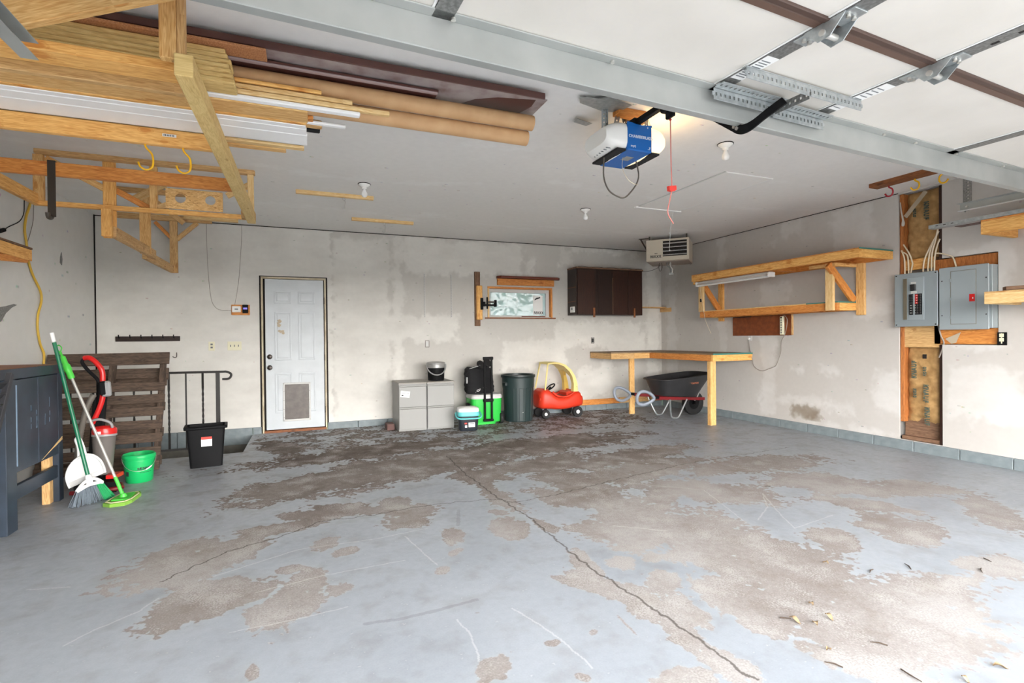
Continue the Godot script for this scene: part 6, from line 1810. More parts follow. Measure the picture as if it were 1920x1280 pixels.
	bar(o, "board", M.brown_wood, Vector3(-0.645, 2.722, 4.09), Vector3(-0.515, 2.763, 4.80))
	var z := 4.22
	for e in [["red_hook", M.red_hook, "small red storage hook, the farthest hook on the brown ceiling strip"], ["yellow_hook", M.yellow_hook, "yellow storage hook in the middle of the brown ceiling strip"], ["orange_hook", M.yellow_hook, "yellow-orange storage hook nearest the door track on the brown ceiling strip"]]:
		o = thing(e[0], e[2], "hook", Vector3(-0.54, 2.6, z), 0.0, "hooks on the ceiling strip")
		hook(o, e[1], Vector3(-0.54, 2.722, z), 0.75, Vector3(0.3, 0, 0.95) if z < 4.6 else Vector3(-0.3, 0, -0.95))
		z += 0.235
	# shelves at the right edge
	o = thing("upper_wall_shelf", "pine wall shelf at the right edge, the upper of the two", "shelf", Vector3(-0.25, 2.09, 5.9), 0.0, "pine shelves at the right edge")
	bar(o, "front_rail", M.pine_gold, Vector3(-0.50, 2.10, 4.945), Vector3(-0.46, 2.21, 7.2))
	bar(o, "end_rail", M.pine_gold, Vector3(-0.46, 2.10, 4.945), Vector3(-0.0, 2.21, 4.985))
	bar(o, "deck", M.pine_orange, Vector3(-0.5, 2.21, 4.945), Vector3(0.0, 2.225, 7.2))
	bar(o, "joist", M.pine_orange, Vector3(-0.46, 2.10, 5.45), Vector3(0.0, 2.21, 5.49))
	o = thing("lower_wall_shelf", "pine wall shelf at the right edge, the lower one beside the grey panel", "shelf", Vector3(-0.25, 1.49, 5.9), 0.0, "pine shelves at the right edge")
	bar(o, "front_rail", M.pine_pale, Vector3(-0.50, 1.494, 4.968), Vector3(-0.46, 1.586, 7.2))
	bar(o, "end_rail", M.pine_pale, Vector3(-0.46, 1.494, 4.968), Vector3(0.0, 1.586, 5.006))
	bar(o, "deck", M.pine_aged, Vector3(-0.5, 1.586, 4.968), Vector3(0.0, 1.60, 7.2))
	O = Vector3.ZERO
	o = thing("loose_board", "weathered loose board lying on the lower right shelf", "board", Vector3(-0.38, 1.6, 5.7))
	prism(o, "board", M.weathered, Transform3D(Basis(Vector3.RIGHT, Vector3(0, 0, -1), Vector3.UP), Vector3(0, 1.618, 0)), [Vector2(-0.50, -5.12), Vector2(-0.42, -5.06), Vector2(-0.26, -5.10), Vector2(-0.22, -6.4), Vector2(-0.46, -6.4)], 0.03)
	o = thing("metal_channel", "galvanised metal channel sticking out from the upper right shelf", "channel", Vector3(-0.44, 2.226, 5.2))
	var st := stool()
	add_box(st, at(Vector3(-0.45, 2.229, 5.27)), Vector3(0.08, 0.004, 1.46), 0.001)
	add_box(st, at(Vector3(-0.491, 2.245, 5.27)), Vector3(0.004, 0.035, 1.46), 0.001)
	add_box(st, at(Vector3(-0.409, 2.245, 5.27)), Vector3(0.004, 0.035, 1.46), 0.001)
	emit(o, "channel", M.galvanized, st)
	for i in 3: bar(o, "hole", M.dark_gap, Vector3(-0.4945, 2.243, 4.60 + i * 0.06), Vector3(-0.4925, 2.249, 4.62 + i * 0.06), 0.0)
	O = Vector3.ZERO
	top(bar(self, "fascia_offcut", M.fascia_brown, Vector3(-0.40, 2.226, 4.70), Vector3(-0.30, 2.275, 7.0)), "dark brown fascia offcut lying beside the metal channel on the upper right shelf", "trim piece")
	# door track and hanger
	o = thing("door_track", "galvanised horizontal garage door track with a perforated hanger at the right", "door track", Vector3(-1.0, 2.24, 6.5))
	st = stool()
	add_box(st, at(Vector3(-0.985, 2.265, 6.5)), Vector3(0.003, 0.06, 2.92), 0.001)
	add_box(st, at(Vector3(-1.01, 2.236, 6.5)), Vector3(0.05, 0.003, 2.92), 0.001)
	add_box(st, at(Vector3(-1.01, 2.294, 6.5)), Vector3(0.05, 0.003, 2.92), 0.001)
	emit(o, "track", M.strut_zinc, st)
	ladder(o, "hanger", M.galvanized_old, Vector3(-0.98, 2.24, 5.09), Vector3(-0.98, 2.763, 5.09), 0.055, Vector3(0, 0, 1))
	ladder(o, "hanger", M.galvanized_old, Vector3(-0.955, 2.24, 5.06), Vector3(-0.955, 2.763, 5.06), 0.055, Vector3(1, 0, 0))
	rod(o, "bolt", M.zinc_bolt, Vector3(-1.0, 2.265, 5.09), Vector3(-0.96, 2.265, 5.09), 0.008, 6)
	o = thing("door_track", "galvanised horizontal garage door track beside the lumber rack", "door track", Vector3(-6.85, 2.24, 6.5))
	st = stool()
	add_box(st, at(Vector3(-6.865, 2.265, 6.6)), Vector3(0.003, 0.06, 2.7), 0.001)
	add_box(st, at(Vector3(-6.84, 2.236, 6.6)), Vector3(0.05, 0.003, 2.7), 0.001)
	add_box(st, at(Vector3(-6.84, 2.294, 6.6)), Vector3(0.05, 0.003, 2.7), 0.001)
	emit(o, "track", M.strut_zinc, st)

# perforated strip: two edges and the webs between the holes
func ladder(o: Node3D, called: String, m: Material, a: Vector3, b: Vector3, w: float, side: Vector3) -> MeshInstance3D:
	var st := stool()
	var d := (b - a).normalized()
	var l := (b - a).length()
	var s := (side - d * side.dot(d)).normalized()
	var x := Transform3D(Basis(d, s, d.cross(s)), (a + b) * 0.5)
	for k in [-1, 1]: add_box(st, x.translated_local(Vector3(0, k * w * 0.32, 0)), Vector3(l, w * 0.36, 0.004), 0.0008)
	var n := int(l / 0.026)
	for i in n + 1: add_box(st, x.translated_local(Vector3(-l / 2 + l * i / n, 0, 0)), Vector3(0.0165, w * 0.36, 0.0036), 0.0)
	return emit(o, called, m, st)

# ================= lumber rack, top left =================
func plank(called: String, m: Material, x1: float, y0: float, y1: float, z0: float, z1: float, label: String, category: String, group := "", x0 := -8.2) -> Node3D:
	return top(bar(self, called, m, Vector3(x0, y0, z0), Vector3(x1, y1, z1), 0.0055), label, category, group)

func overhead_rack():
	O = Vector3.ZERO
	var o := thing("lumber_rack", "hanging pine lumber rack of beams and posts under the ceiling at the left", "rack", Vector3(-7.2, 2.3, 3.8))
	bar(o, "long_rail", M.treated, Vector3(-6.428, 2.30, 2.36), Vector3(-6.362, 2.389, 5.16))
	bar(o, "rail_block", M.pine_aged, Vector3(-6.47, 2.325, 2.37), Vector3(-6.36, 2.39, 2.47))
	bar(o, "post", M.pine, Vector3(-6.49, 2.389, 5.065), Vector3(-6.43, 2.763, 5.104))
	bar(o, "post", M.pine_aged, Vector3(-6.43, 2.389, 5.06), Vector3(-6.40, 2.763, 5.10))
	bar(o, "cross_beam", M.pine_gold, Vector3(LX, 2.389, 4.87), Vector3(-6.40, 2.43, 4.995))
	bar(o, "bearer", M.pine_aged, Vector3(LX, 2.43, 4.63), Vector3(-6.42, 2.478, 4.67))
	bar(o, "cross_beam", M.pine_gold, Vector3(LX, 2.385, 3.98), Vector3(-6.40, 2.478, 4.02))
	bar(o, "cross_beam", M.pine_orange, Vector3(LX, 2.385, 3.08), Vector3(-6.40, 2.478, 3.12))
	bar(o, "post", M.pine, Vector3(LX, 2.1, 4.04), Vector3(-8.25, 2.763, 4.12))
	stick(o, "brace", M.pine, Vector3(-7.05, 2.34, 5.2), Vector3(-6.20, 2.735, 5.2), 0.10, 0.038)
	var bl := bar(o, "price_label", M.label_white, Vector3(-6.715, 2.436, 4.02), Vector3(-6.645, 2.452, 4.0215), 0.0)
	for i in 7: bar(bl, "label_line", M.ink, Vector3(-6.708 + i * 0.008, 2.439, 4.0215), Vector3(-6.704 + i * 0.008, 2.449, 4.0222), 0.0)
	# frame hung at the ceiling with its lower rail
	o = thing("ceiling_frame", "pine truss frame with diagonal braces hanging behind the orange beam", "frame", Vector3(-7.15, 2.32, 2.4))
	bar(o, "top_rail", M.pine_aged, Vector3(-7.91, 2.725, 2.38), Vector3(-6.36, 2.763, 2.44))
	bar(o, "bottom_rail", M.pine_gold, Vector3(-7.93, 2.325, 2.38), Vector3(-6.44, 2.363, 2.42))
	bar(o, "side_rail", M.pine_gold, Vector3(-7.93, 2.325, 2.42), Vector3(-7.89, 2.413, 4.6))
	bar(o, "post", M.pine, Vector3(-7.925, 2.363, 2.38), Vector3(-7.86, 2.725, 2.42))
	bar(o, "post", M.pine, Vector3(-7.165, 2.363, 2.35), Vector3(-7.11, 2.725, 2.39))
	bar(o, "post", M.pine_pale, Vector3(-6.42, 2.363, 2.40), Vector3(-6.37, 2.725, 2.435))
	stick(o, "brace", M.pine, Vector3(-7.86, 2.71, 2.37), Vector3(-7.45, 2.49, 2.36), 0.05, 0.03)
	stick(o, "brace", M.pine_orange, Vector3(-7.46, 2.535, 2.34), Vector3(-7.17, 2.37, 2.35), 0.05, 0.03)
	stick(o, "brace", M.pine_pale, Vector3(-7.11, 2.38, 2.36), Vector3(-7.0, 2.43, 2.36), 0.05, 0.03)
	stick(o, "brace", M.pine_pale, Vector3(-6.59, 2.53, 2.37), Vector3(-6.41, 2.64, 2.38), 0.05, 0.03)
	var osb := stool()
	for up in [0, 1]:
		var yc := 2.463
		var poly := [Vector2(-7.04, yc), Vector2(-7.04, 2.54 if up else 2.37), Vector2(-6.615, 2.54 if up else 2.37), Vector2(-6.615, yc)]
		for hx in [-6.71, -6.933]:
			for q in 15:
				var a := PI * q / 14.0
				poly.append(Vector2(hx + cos(a) * 0.04, yc + sin(a) * 0.04 * (1.0 if up else -1.0)))
		add_prism(osb, at(Vector3(0, 0, 2.425)), PackedVector2Array(poly), 0.012)
	tag(emit(o, "holed_panel", M.osb, osb), "flake-board plate with two round holes")
	# second frame running back to the wall
	o = thing("hanging_frame", "smaller hanging pine frame running back to the wall behind the truss frame", "frame", Vector3(-7.44, 2.09, 1.3))
	bar(o, "post", M.pine_gold, Vector3(-7.49, 2.10, 2.36), Vector3(-7.40, 2.763, 2.378))
	bar(o, "post", M.pine_gold, Vector3(-7.48, 2.10, 2.42), Vector3(-7.41, 2.325, 2.46))
	bar(o, "low_rail", M.pine_aged, Vector3(-7.43, 2.10, 1.20), Vector3(-7.39, 2.19, 2.42))
	bar(o, "low_rail", M.pine_aged, Vector3(-7.47, 2.075, 0.24), Vector3(-7.43, 2.165, 1.38))
	bar(o, "post", M.pine, Vector3(-7.475, 2.12, 1.40), Vector3(-7.385, 2.763, 1.44))
	bar(o, "post", M.pine_aged, Vector3(-7.47, 2.075, 0.20), Vector3(-7.39, 2.763, 0.24))
	bar(o, "ceiling_rail", M.pine_aged, Vector3(-8.0, 2.70, 0.20), Vector3(-7.02, 2.763, 0.26))
	bar(o, "ceiling_rail", M.pine_pale, Vector3(-7.30, 2.715, 0.30), Vector3(-6.72, 2.763, 0.36))
	bar(o, "ceiling_rail", M.pine_aged, Vector3(-7.80, 2.72, 1.40), Vector3(-7.0, 2.763, 1.46))
	bar(o, "ceiling_rail", M.pine_aged, Vector3(-7.80, 2.715, 1.9), Vector3(-7.05, 2.763, 1.96))
	stick(o, "brace", M.pine_orange, Vector3(-7.62, 2.68, 0.22), Vector3(-7.46, 2.50, 0.22), 0.04, 0.03)
	stick(o, "brace", M.pine_aged, Vector3(-7.18, 2.70, 0.22), Vector3(-7.40, 2.48, 0.22), 0.05, 0.03)
	stick(o, "brace", M.pine_aged, Vector3(-7.40, 2.70, 1.42), Vector3(-7.1, 2.45, 1.42), 0.05, 0.03)
	stick(o, "brace", M.pine_pale, Vector3(-7.15, 2.70, 1.93), Vector3(-7.40, 2.53, 1.93), 0.06, 0.03)
	# strap hook over the orange beam
	o = thing("strap_hook", "flat dark iron strap hook hanging over the orange beam", "hook", Vector3(-7.55, 2.08, 3.1))
	bar(o, "strap", M.steel_dark, Vector3(-7.575, 2.10, 3.122), Vector3(-7.53, 2.485, 3.128))
	bar(o, "top_bend", M.steel_dark, Vector3(-7.575, 2.479, 3.07), Vector3(-7.53, 2.486, 3.128))
	bar(o, "back_lip", M.steel_dark, Vector3(-7.575, 2.44, 3.07), Vector3(-7.53, 2.486, 3.076))
	tube(o, "foot", M.steel_dark, smooth([Vector3(-7.552, 2.105, 3.125), Vector3(-7.552, 2.088, 3.145), Vector3(-7.552, 2.088, 3.18), Vector3(-7.552, 2.115, 3.19)], 4), 0.014)
	for k in 2:
		var hx: float = [-6.805, -6.617][k]
		o = thing("screw_hook", ["yellow screw hook under the rack beam, the one farther from its price label", "yellow screw hook under the rack beam, just right of the price label"][k], "hook", Vector3(hx, 2.24, 4.0), 0.0, "yellow hooks under the rack beam")
		tube(o, "hook", M.yellow_hook, smooth([Vector3(hx, 2.386, 4.0), Vector3(hx + 0.006, 2.365, 4.0), Vector3(hx + 0.035, 2.325, 4.0), Vector3(hx + 0.036, 2.262, 4.0), Vector3(hx + 0.008, 2.238, 4.0), Vector3(hx - 0.022, 2.25, 4.0), Vector3(hx - 0.034, 2.278, 4.0)], 6), 0.0055)
	O = Vector3.ZERO
	# deck boards, rounded at the edge
	var places := ["lowest", "second from the bottom", "third from the bottom", "middle", "third from the top", "second from the top", "topmost"]
	for i in 7:
		var x1: float = [-6.26, -6.265, -6.275, -6.285, -6.275, -6.29, -6.30][i]
		plank("deck_board", M.treated, x1, 2.479 + i * 0.0252, 2.503 + i * 0.0252, 4.622 - (0.008 if i % 2 else 0.0), 4.755 - 0.004 * i, "greenish treated deck board, %s of the stack of seven on the rack" % places[i], "board", "deck boards on the rack")
	plank("flake_strip", M.cork_board, -6.12, 2.657, 2.671, 4.66, 4.77, "narrow reddish flake-board strip on top of the deck boards", "board")
	# brown metal trims on top
	for k in 2:
		var z0: float = [4.52, 4.41][k]
		o = thing("trim_channel", ["brown metal trim channel on the rack, the one nearer the door", "brown metal trim channel on the rack, the one nearer the cardboard tubes"][k], "trim piece", Vector3(-6.6, 2.66, z0), 0.0, "brown trim channels on the rack")
		bar(o, "channel", M.fascia_brown, Vector3(-8.2, 2.676, z0), Vector3(-5.22 + 0.02 * k, 2.69, z0 + 0.10), 0.002)
		bar(o, "lip", M.fascia_light, Vector3(-8.2, 2.668, z0 + 0.075), Vector3(-5.225, 2.677, z0 + 0.10), 0.002)
		bar(o, "lip", M.fascia_brown, Vector3(-8.2, 2.658, z0), Vector3(-5.23, 2.677, z0 + 0.012), 0.002)
	o = thing("brown_fascia", "long brown metal fascia with a faded underside on top of the lumber", "trim piece", Vector3(-6.4, 2.70, 4.6))
	bar(o, "panel", M.fascia_back, Vector3(-8.2, 2.698, 4.46), Vector3(-4.56, 2.704, 4.71), 0.001)
	bar(o, "flange", M.fascia_brown, Vector3(-8.2, 2.698, 4.71), Vector3(-4.58, 2.735, 4.722), 0.002)
	prism(o, "brown_patch", M.fascia_brown, Transform3D(Basis(Vector3.RIGHT, Vector3(0, 0, -1), Vector3.UP), Vector3(0, 2.6972, 0)), [Vector2(-5.06, -4.465), Vector2(-4.98, -4.57), Vector2(-4.86, -4.64), Vector2(-4.63, -4.69), Vector2(-4.62, -4.60), Vector2(-4.66, -4.47)], 0.0016)
	# cardboard tubes
	for k in 2:
		var c3: Vector3 = [Vector3(-4.585, 2.622, 4.535), Vector3(-4.60, 2.545, 4.475)][k]
		o = thing("cardboard_tube", ["long tan cardboard tube directly under the brown fascia", "long tan cardboard tube, the lower of the pair on the rack"][k], "tube", Vector3(-6.4, c3.y - 0.045, c3.z), 0.0, "cardboard tubes on the rack")
		var bx := Transform3D(Basis(Vector3.UP, Vector3.RIGHT, Vector3.FORWARD), Vector3(c3.x, c3.y, c3.z))
		lathe(o, "tube", M.kraft_tube, bx, [Vector2(0.046, -3.6), Vector2(0.047, 0.0), Vector2(0.042, 0.0), Vector2(0.042, -0.6)], 28)
	# mixed pieces, ends seen at the right
	plank("pine_strip", M.pine_gold, -5.86, 2.565, 2.585, 4.585, 4.605, "pine strip ending short beside the cardboard tubes on the rack", "board")
	plank("pine_strip", M.pine_pale, -5.70, 2.535, 2.56, 4.55, 4.60, "pale pine strip, second longest of those sticking out of the pile", "board")
	plank("pine_strip", M.pine_pale, -5.50, 2.505, 2.53, 4.57, 4.605, "pale pine strip sticking out farthest from the lumber pile", "board")
	plank("white_moulding", M.white_trim, -5.66, 2.482, 2.502, 4.555, 4.60, "white moulding sticking out of the lumber pile below the pale strip", "moulding")
	for k in 3: plank("dark_trim", M.walnut_dark, -5.96 + 0.015 * k, 2.503, 2.532, 4.525 + 0.015 * k, 4.538 + 0.015 * k, ["dark brown thin trim in the lumber pile, the rear one", "dark brown thin trim in the lumber pile, the middle one", "dark brown thin trim in the lumber pile, the front one"][k], "trim piece", "dark trims in the lumber pile")
	plank("orange_board", M.pine_orange, -5.90, 2.497, 2.518, 4.372, 4.424, "orange-stained board in the lumber pile beside the dark trims", "board")
	plank("speckled_moulding", M.white_trim, -5.72, 2.497, 2.512, 4.335, 4.368, "short white paint-marked strip end sticking out of the lumber pile", "moulding")
	plank("square_stub", M.pine_aged, -5.85, 2.497, 2.535, 4.278, 4.328, "squared brown timber end just behind the white boards on the rack", "board")
	plank("yellow_board", M.pine, -5.93, 2.479, 2.496, 4.392, 4.55, "wide yellow pine board next to the white trim boards on the rack", "board")
	plank("narrow_board", M.pine_gold, -5.935, 2.479, 2.494, 4.356, 4.386, "narrow pine strip against the white trim boards on the rack", "board")
	for k in 3: plank("white_board", M.white_trim, -5.94 + 0.004 * k, 2.479, 2.496, [4.302, 4.205, 4.03][k], [4.350, 4.297, 4.20][k], ["white trim board on the rack, nearest the yellow board", "white trim board on the rack, the middle of three", "widest white trim board on the rack, nearest the yellow hooks"][k], "board", "white trim boards on the rack")
	plank("black_end", M.black, -5.86, 2.497, 2.54, 4.21, 4.265, "black plastic end sticking out behind the white trim boards", "offcut", "", -6.6)
	plank("pine_offcut", M.pine_pale, -5.95, 2.479, 2.498, 3.92, 3.975, "pale pine board behind the rack beam, the longer of two", "board")
	plank("pine_offcut", M.pine, -6.06, 2.479, 2.499, 3.84, 3.905, "pale pine board behind the rack beam, the shorter one", "board")
	# twig of dried stuff at the very edge
	O = Vector3.ZERO
	o = thing("dried_spray", "grey dried spray hanging at the upper left edge", "decoration", Vector3(-7.05, 2.33, 5.2))
	for q in [[0.0, -0.02, -0.10], [0.02, 0.01, -0.14], [-0.02, 0.0, -0.16], [0.05, 0.0, -0.09], [0.06, 0.02, -0.13]]:
		tube(o, "sprig", M.galvanized_old, smooth([Vector3(-7.075, 2.47, 5.24), Vector3(-7.075 + q[0] * 0.5, 2.47 + q[2] * 0.5, 5.24), Vector3(-7.075 + q[0], 2.47 + q[2], 5.24 + q[1])], 3), [0.006, 0.006, 0.007, 0.007, 0.006, 0.005, 0.002], 6)

# ================= ceiling =================
func ceiling_things():
	var o: Node3D
	O = Vector3.ZERO
	for k in 2:
		var a: Vector3 = [Vector3(-6.03, 2.725, 1.90), Vector3(-5.405, 2.725, 0.86)][k]
		var b: Vector3 = [Vector3(-5.265, 2.763, 1.945), Vector3(-4.635, 2.763, 0.905)][k]
		o = thing("ceiling_strip", ["short pine strip on the ceiling beside the bulb, the nearer of two", "short pine strip on the ceiling nearer the back wall"][k], "strip", (a + b) * 0.5, 0.0, "pine strips on the ceiling")
		bar(o, "strip", M.pine_pale, a, b)
		var hx: float = [-5.565, -5.005][k]
		o = thing("s_hook", ["thin wire S hook hanging from the nearer pine ceiling strip", "thin wire S hook hanging from the rear pine ceiling strip"][k], "hook", Vector3(hx, 2.6, a.z + 0.02), 0.0, "wire hooks on the ceiling strips")
		tube(o, "eye", M.zinc_bolt, circle(Vector3(hx, 2.71, a.z + 0.02), Vector3(0.3, 0, 1), 0.014, 12), 0.0025, 6, true)
		tube(o, "wire", M.zinc_bolt, smooth([Vector3(hx - 0.008, 2.70, a.z + 0.02), Vector3(hx + 0.012, 2.685, a.z + 0.02), Vector3(hx + 0.008, 2.64, a.z + 0.02), Vector3(hx + 0.01, 2.615, a.z + 0.02), Vector3(hx - 0.012, 2.60, a.z + 0.02), Vector3(hx - 0.024, 2.625, a.z + 0.02)], 4), 0.003, 6)
	for k in 3:
		var p: Vector3 = [Vector3(-5.404, 2.763, 2.352), Vector3(-2.85, 2.763, 2.23), Vector3(-2.85, 2.763, 4.415)][k]
		o = thing("bulb_fitting", ["white porcelain bulb fitting above the nearer pine ceiling strip", "white porcelain bulb fitting on the ceiling between the strips and the heater", "white porcelain bulb fitting on the ceiling right of the door opener"][k], "light fitting", p - Vector3(0, 0.11, 0), 0.0, "bare bulb fittings on the ceiling")
		lathe(o, "gasket", M.black, at(p), [Vector2(0.062, 0), Vector2(0.062, -0.006), Vector2(0, -0.006)], 28)
		lathe(o, "holder", M.porcelain, at(p), [Vector2(0.058, -0.005), Vector2(0.056, -0.012), Vector2(0.036, -0.028), Vector2(0.024, -0.034), Vector2(0.022, -0.052), Vector2(0, -0.052)], 28)
		lathe(o, "bulb", M.white_plastic, at(p), [Vector2(0.013, -0.052), Vector2(0.016, -0.066), Vector2(0.026, -0.088), Vector2(0.029, -0.103), Vector2(0.025, -0.118), Vector2(0.014, -0.128), Vector2(0, -0.131)], 24)
	o = thing("pull_cord", "thin white pull cord hanging from the attic hatch", "cord", Vector3(-1.83, 2.28, 2.45))
	tube(o, "cord", M.white_dirty, [Vector3(-1.817, 2.752, 2.54), Vector3(-1.825, 2.55, 2.5), Vector3(-1.832, 2.30, 2.48)], 0.0028, 6)
	for y in [2.56, 2.50, 2.29]: lathe(o, "knot", M.white_dirty, at(Vector3(-1.829, y, 2.485)), [Vector2(0, -0.012), Vector2(0.007, -0.006), Vector2(0.007, 0.004), Vector2(0, 0.01)], 8)
	# opener
	o = thing("door_opener", "white and blue garage door opener hanging from the ceiling", "garage door opener", Vector3(-3.945, 2.43, 4.62))
	var cx := -3.945
	bar(o, "chassis", M.opener_blue, Vector3(cx - 0.094, 2.435, 4.46), Vector3(cx + 0.094, 2.605, 4.80), 0.006)
	prism(o, "top_plate", M.opener_blue, at(Vector3(cx, 0, 4.795)), [Vector2(-0.094, 2.60), Vector2(0.094, 2.60), Vector2(0.094, 2.612), Vector2(0.02, 2.604), Vector2(-0.03, 2.606), Vector2(-0.06, 2.612), Vector2(-0.094, 2.615)], 0.008)
	text(o, "lettering", "CHAMBERLAIN", 0.019, M.silver_print, at(Vector3(cx + 0.008, 2.525, 4.8005)))
	text(o, "lettering", "myQ", 0.013, M.silver_print, at(Vector3(cx - 0.052, 2.462, 4.8005)))
	bar(o, "emblem", M.silver_print, Vector3(cx + 0.06, 2.452, 4.8), Vector3(cx + 0.075, 2.455, 4.801), 0.0)
	text(o, "emblem", "V", 0.014, M.silver_print, at(Vector3(cx + 0.075, 2.462, 4.8005)))
	text(o, "emblem", "B", 0.010, M.silver_print, at(Vector3(cx + 0.06, 2.592, 4.8005)))
	bar(o, "underside_label", M.file_grey, Vector3(cx - 0.03, 2.4335, 4.62), Vector3(cx + 0.03, 2.435, 4.69), 0.0)
	for s in [-1.0, 1.0]:
		var rings := []
		for i in 9:
			var t := i / 8.0
			var k := sqrt(maxf(0.0, 1.0 - t * t * 0.72))
			var ring := []
			for j in 28:
				var a := TAU * j / 28
				var f := pow(pow(absf(cos(a)), 4.0) + pow(absf(sin(a)), 4.0), -0.25)
				var yy := sin(a) * f * 0.099 * k
				ring.append(Vector3(cx + s * (0.094 + 0.135 * t), 2.53 + yy + 0.018 * t * (0.5 if yy < 0 else 0.1), 4.63 + cos(a) * f * 0.168 * (0.55 + 0.45 * k)))
			rings.append(ring)
		var st := stool()
		loft(st, rings)
		var lens := emit(o, "light_lens", M.lens if s < 0 else M.lens_lit, st)
		bar(lens, "lens_edge", M.black_matte, Vector3(cx + s * 0.096, 2.432, 4.48), Vector3(cx + s * 0.165, 2.446, 4.785), 0.006)
		if s < 0:
			for i in 6: bar(lens, "vent_slot", M.ink_grey, Vector3(cx - 0.19 - 0.004 * i, 2.455, 4.55 + i * 0.035), Vector3(cx - 0.135, 2.459, 4.557 + i * 0.035), 0.0)
	var lamp := OmniLight3D.new()
	lamp.name = "opener_lamp"
	lamp.position = Vector3(cx + 0.32, 2.56, 4.60)
	lamp.light_color = Color(1.0, 0.82, 0.55)
	lamp.light_energy = 0.055
	lamp.light_size = 0.08
	lamp.omni_range = 20.0
	lamp.omni_attenuation = 2.0
	lamp.shadow_enabled = true
	add_child(lamp)
	bar(o, "rail", M.black, Vector3(cx - 0.02, 2.615, 4.62), Vector3(cx + 0.02, 2.648, 8.05), 0.004)
	bar(o, "rail_head", M.black, Vector3(cx - 0.03, 2.605, 4.66), Vector3(cx + 0.03, 2.66, 4.78), 0.008)
	bar(o, "trolley", M.black, Vector3(cx - 0.03, 2.575, 5.03), Vector3(cx + 0.03, 2.65, 5.20), 0.01)
	bar(o, "trolley_latch", M.black, Vector3(cx - 0.012, 2.53, 5.06), Vector3(cx + 0.012, 2.58, 5.13), 0.008)
	for e in [[-4.10, 4.62, 0], [-4.02, 4.62, 1], [-3.86, 4.56, 2], [-3.76, 4.62, 3]]:
		var topx: float = e[0] + [0.0, 0.035, -0.05, 0.0][e[2]]
		ladder(o, "hanger_strap", M.galvanized if e[2] < 2 else M.galvanized_old, Vector3(e[0], 2.60, e[1]), Vector3(topx, 2.763, e[1]), 0.034 if e[2] < 2 else 0.025, Vector3(1, 0, 0.2))
	ladder(o, "hanger_strap", M.galvanized, Vector3(-4.085, 2.60, 4.63), Vector3(-4.085, 2.763, 4.63), 0.03, Vector3(0, 0, 1))
	tube(o, "brown_cord", M.hose_grey, smooth([Vector3(-4.10, 2.45, 4.62), Vector3(-4.125, 2.30, 4.65), Vector3(-4.10, 2.205, 4.67), Vector3(-4.045, 2.158, 4.70), Vector3(-3.994, 2.160, 4.70), Vector3(-3.939, 2.21, 4.70), Vector3(-3.883, 2.276, 4.68), Vector3(-3.857, 2.343, 4.66), Vector3(-3.85, 2.45, 4.62)], 6), 0.005)
	tube(o, "thin_wire", M.cable_white, smooth([Vector3(-3.98, 2.44, 4.66), Vector3(-4.0, 2.36, 4.68), Vector3(-3.97, 2.28, 4.70), Vector3(-3.92, 2.255, 4.70), Vector3(-3.88, 2.26, 4.68)], 5), 0.002, 6)
	tube(o, "thin_wire", M.cable_white, smooth([Vector3(-3.80, 2.763, 4.72), Vector3(-3.84, 2.70, 4.74), Vector3(-3.80, 2.64, 4.72), Vector3(-3.78, 2.60, 4.70)], 5), 0.002, 6)
	# torn ceiling round the hangers
	o = thing("torn_ceiling_patch", "bent grey flashing and split wood where the opener hangers meet the ceiling", "ceiling damage", Vector3(-4.1, 2.74, 4.62))
	prism(o, "flashing", M.galvanized, Transform3D(Basis.from_euler(Vector3(-PI / 2 + 0.12, 0, 0.1)), Vector3(-4.2, 2.742, 4.70)), [Vector2(-0.16, -0.03), Vector2(-0.10, 0.05), Vector2(0.12, 0.10), Vector2(0.22, 0.06), Vector2(0.20, -0.10), Vector2(0.0, -0.13), Vector2(-0.05, -0.07), Vector2(-0.11, -0.06)], 0.003)
	prism(o, "flashing", M.galvanized, Transform3D(Basis.from_euler(Vector3(-PI / 2 + 0.2, 0.3, 0.05)), Vector3(-4.16, 2.74, 4.42)), [Vector2(-0.08, -0.03), Vector2(-0.02, 0.05), Vector2(0.09, 0.03), Vector2(0.06, -0.05)], 0.003)
	bar(o, "wood_block", M.pine_orange, Vector3(-4.02, 2.722, 4.60), Vector3(-3.80, 2.763, 4.68))
	bar(o, "wood_block", M.weathered, Vector3(-3.90, 2.728, 4.55), Vector3(-3.74, 2.763, 4.60))
	# release rope
	o = thing("release_rope", "red emergency release handle on a pink rope below the opener rail", "release rope", Vector3(cx, 1.9, 5.09))
	tube(o, "rope", M.rope_pink, smooth([Vector3(cx, 2.535, 5.095), Vector3(cx + 0.002, 2.287, 5.095), Vector3(cx + 0.004, 2.122, 5.098), Vector3(cx - 0.004, 2.05, 5.09), Vector3(cx - 0.012, 1.975, 5.08), Vector3(cx + 0.012, 1.907, 5.10)], 5), 0.0034, 6)
	prism(o, "handle", M.pull_red, at(Vector3(cx + 0.004, 2.115, 5.098), Vector3(0, 15, 12)), [Vector2(-0.036, -0.013), Vector2(-0.012, -0.018), Vector2(0.012, -0.018), Vector2(0.034, -0.010), Vector2(0.036, 0.014), Vector2(-0.034, 0.014)], 0.018)
	lathe(o, "knot", M.red_hook, at(Vector3(cx, 2.52, 5.095)), [Vector2(0, -0.012), Vector2(0.009, 0), Vector2(0, 0.012)], 8)

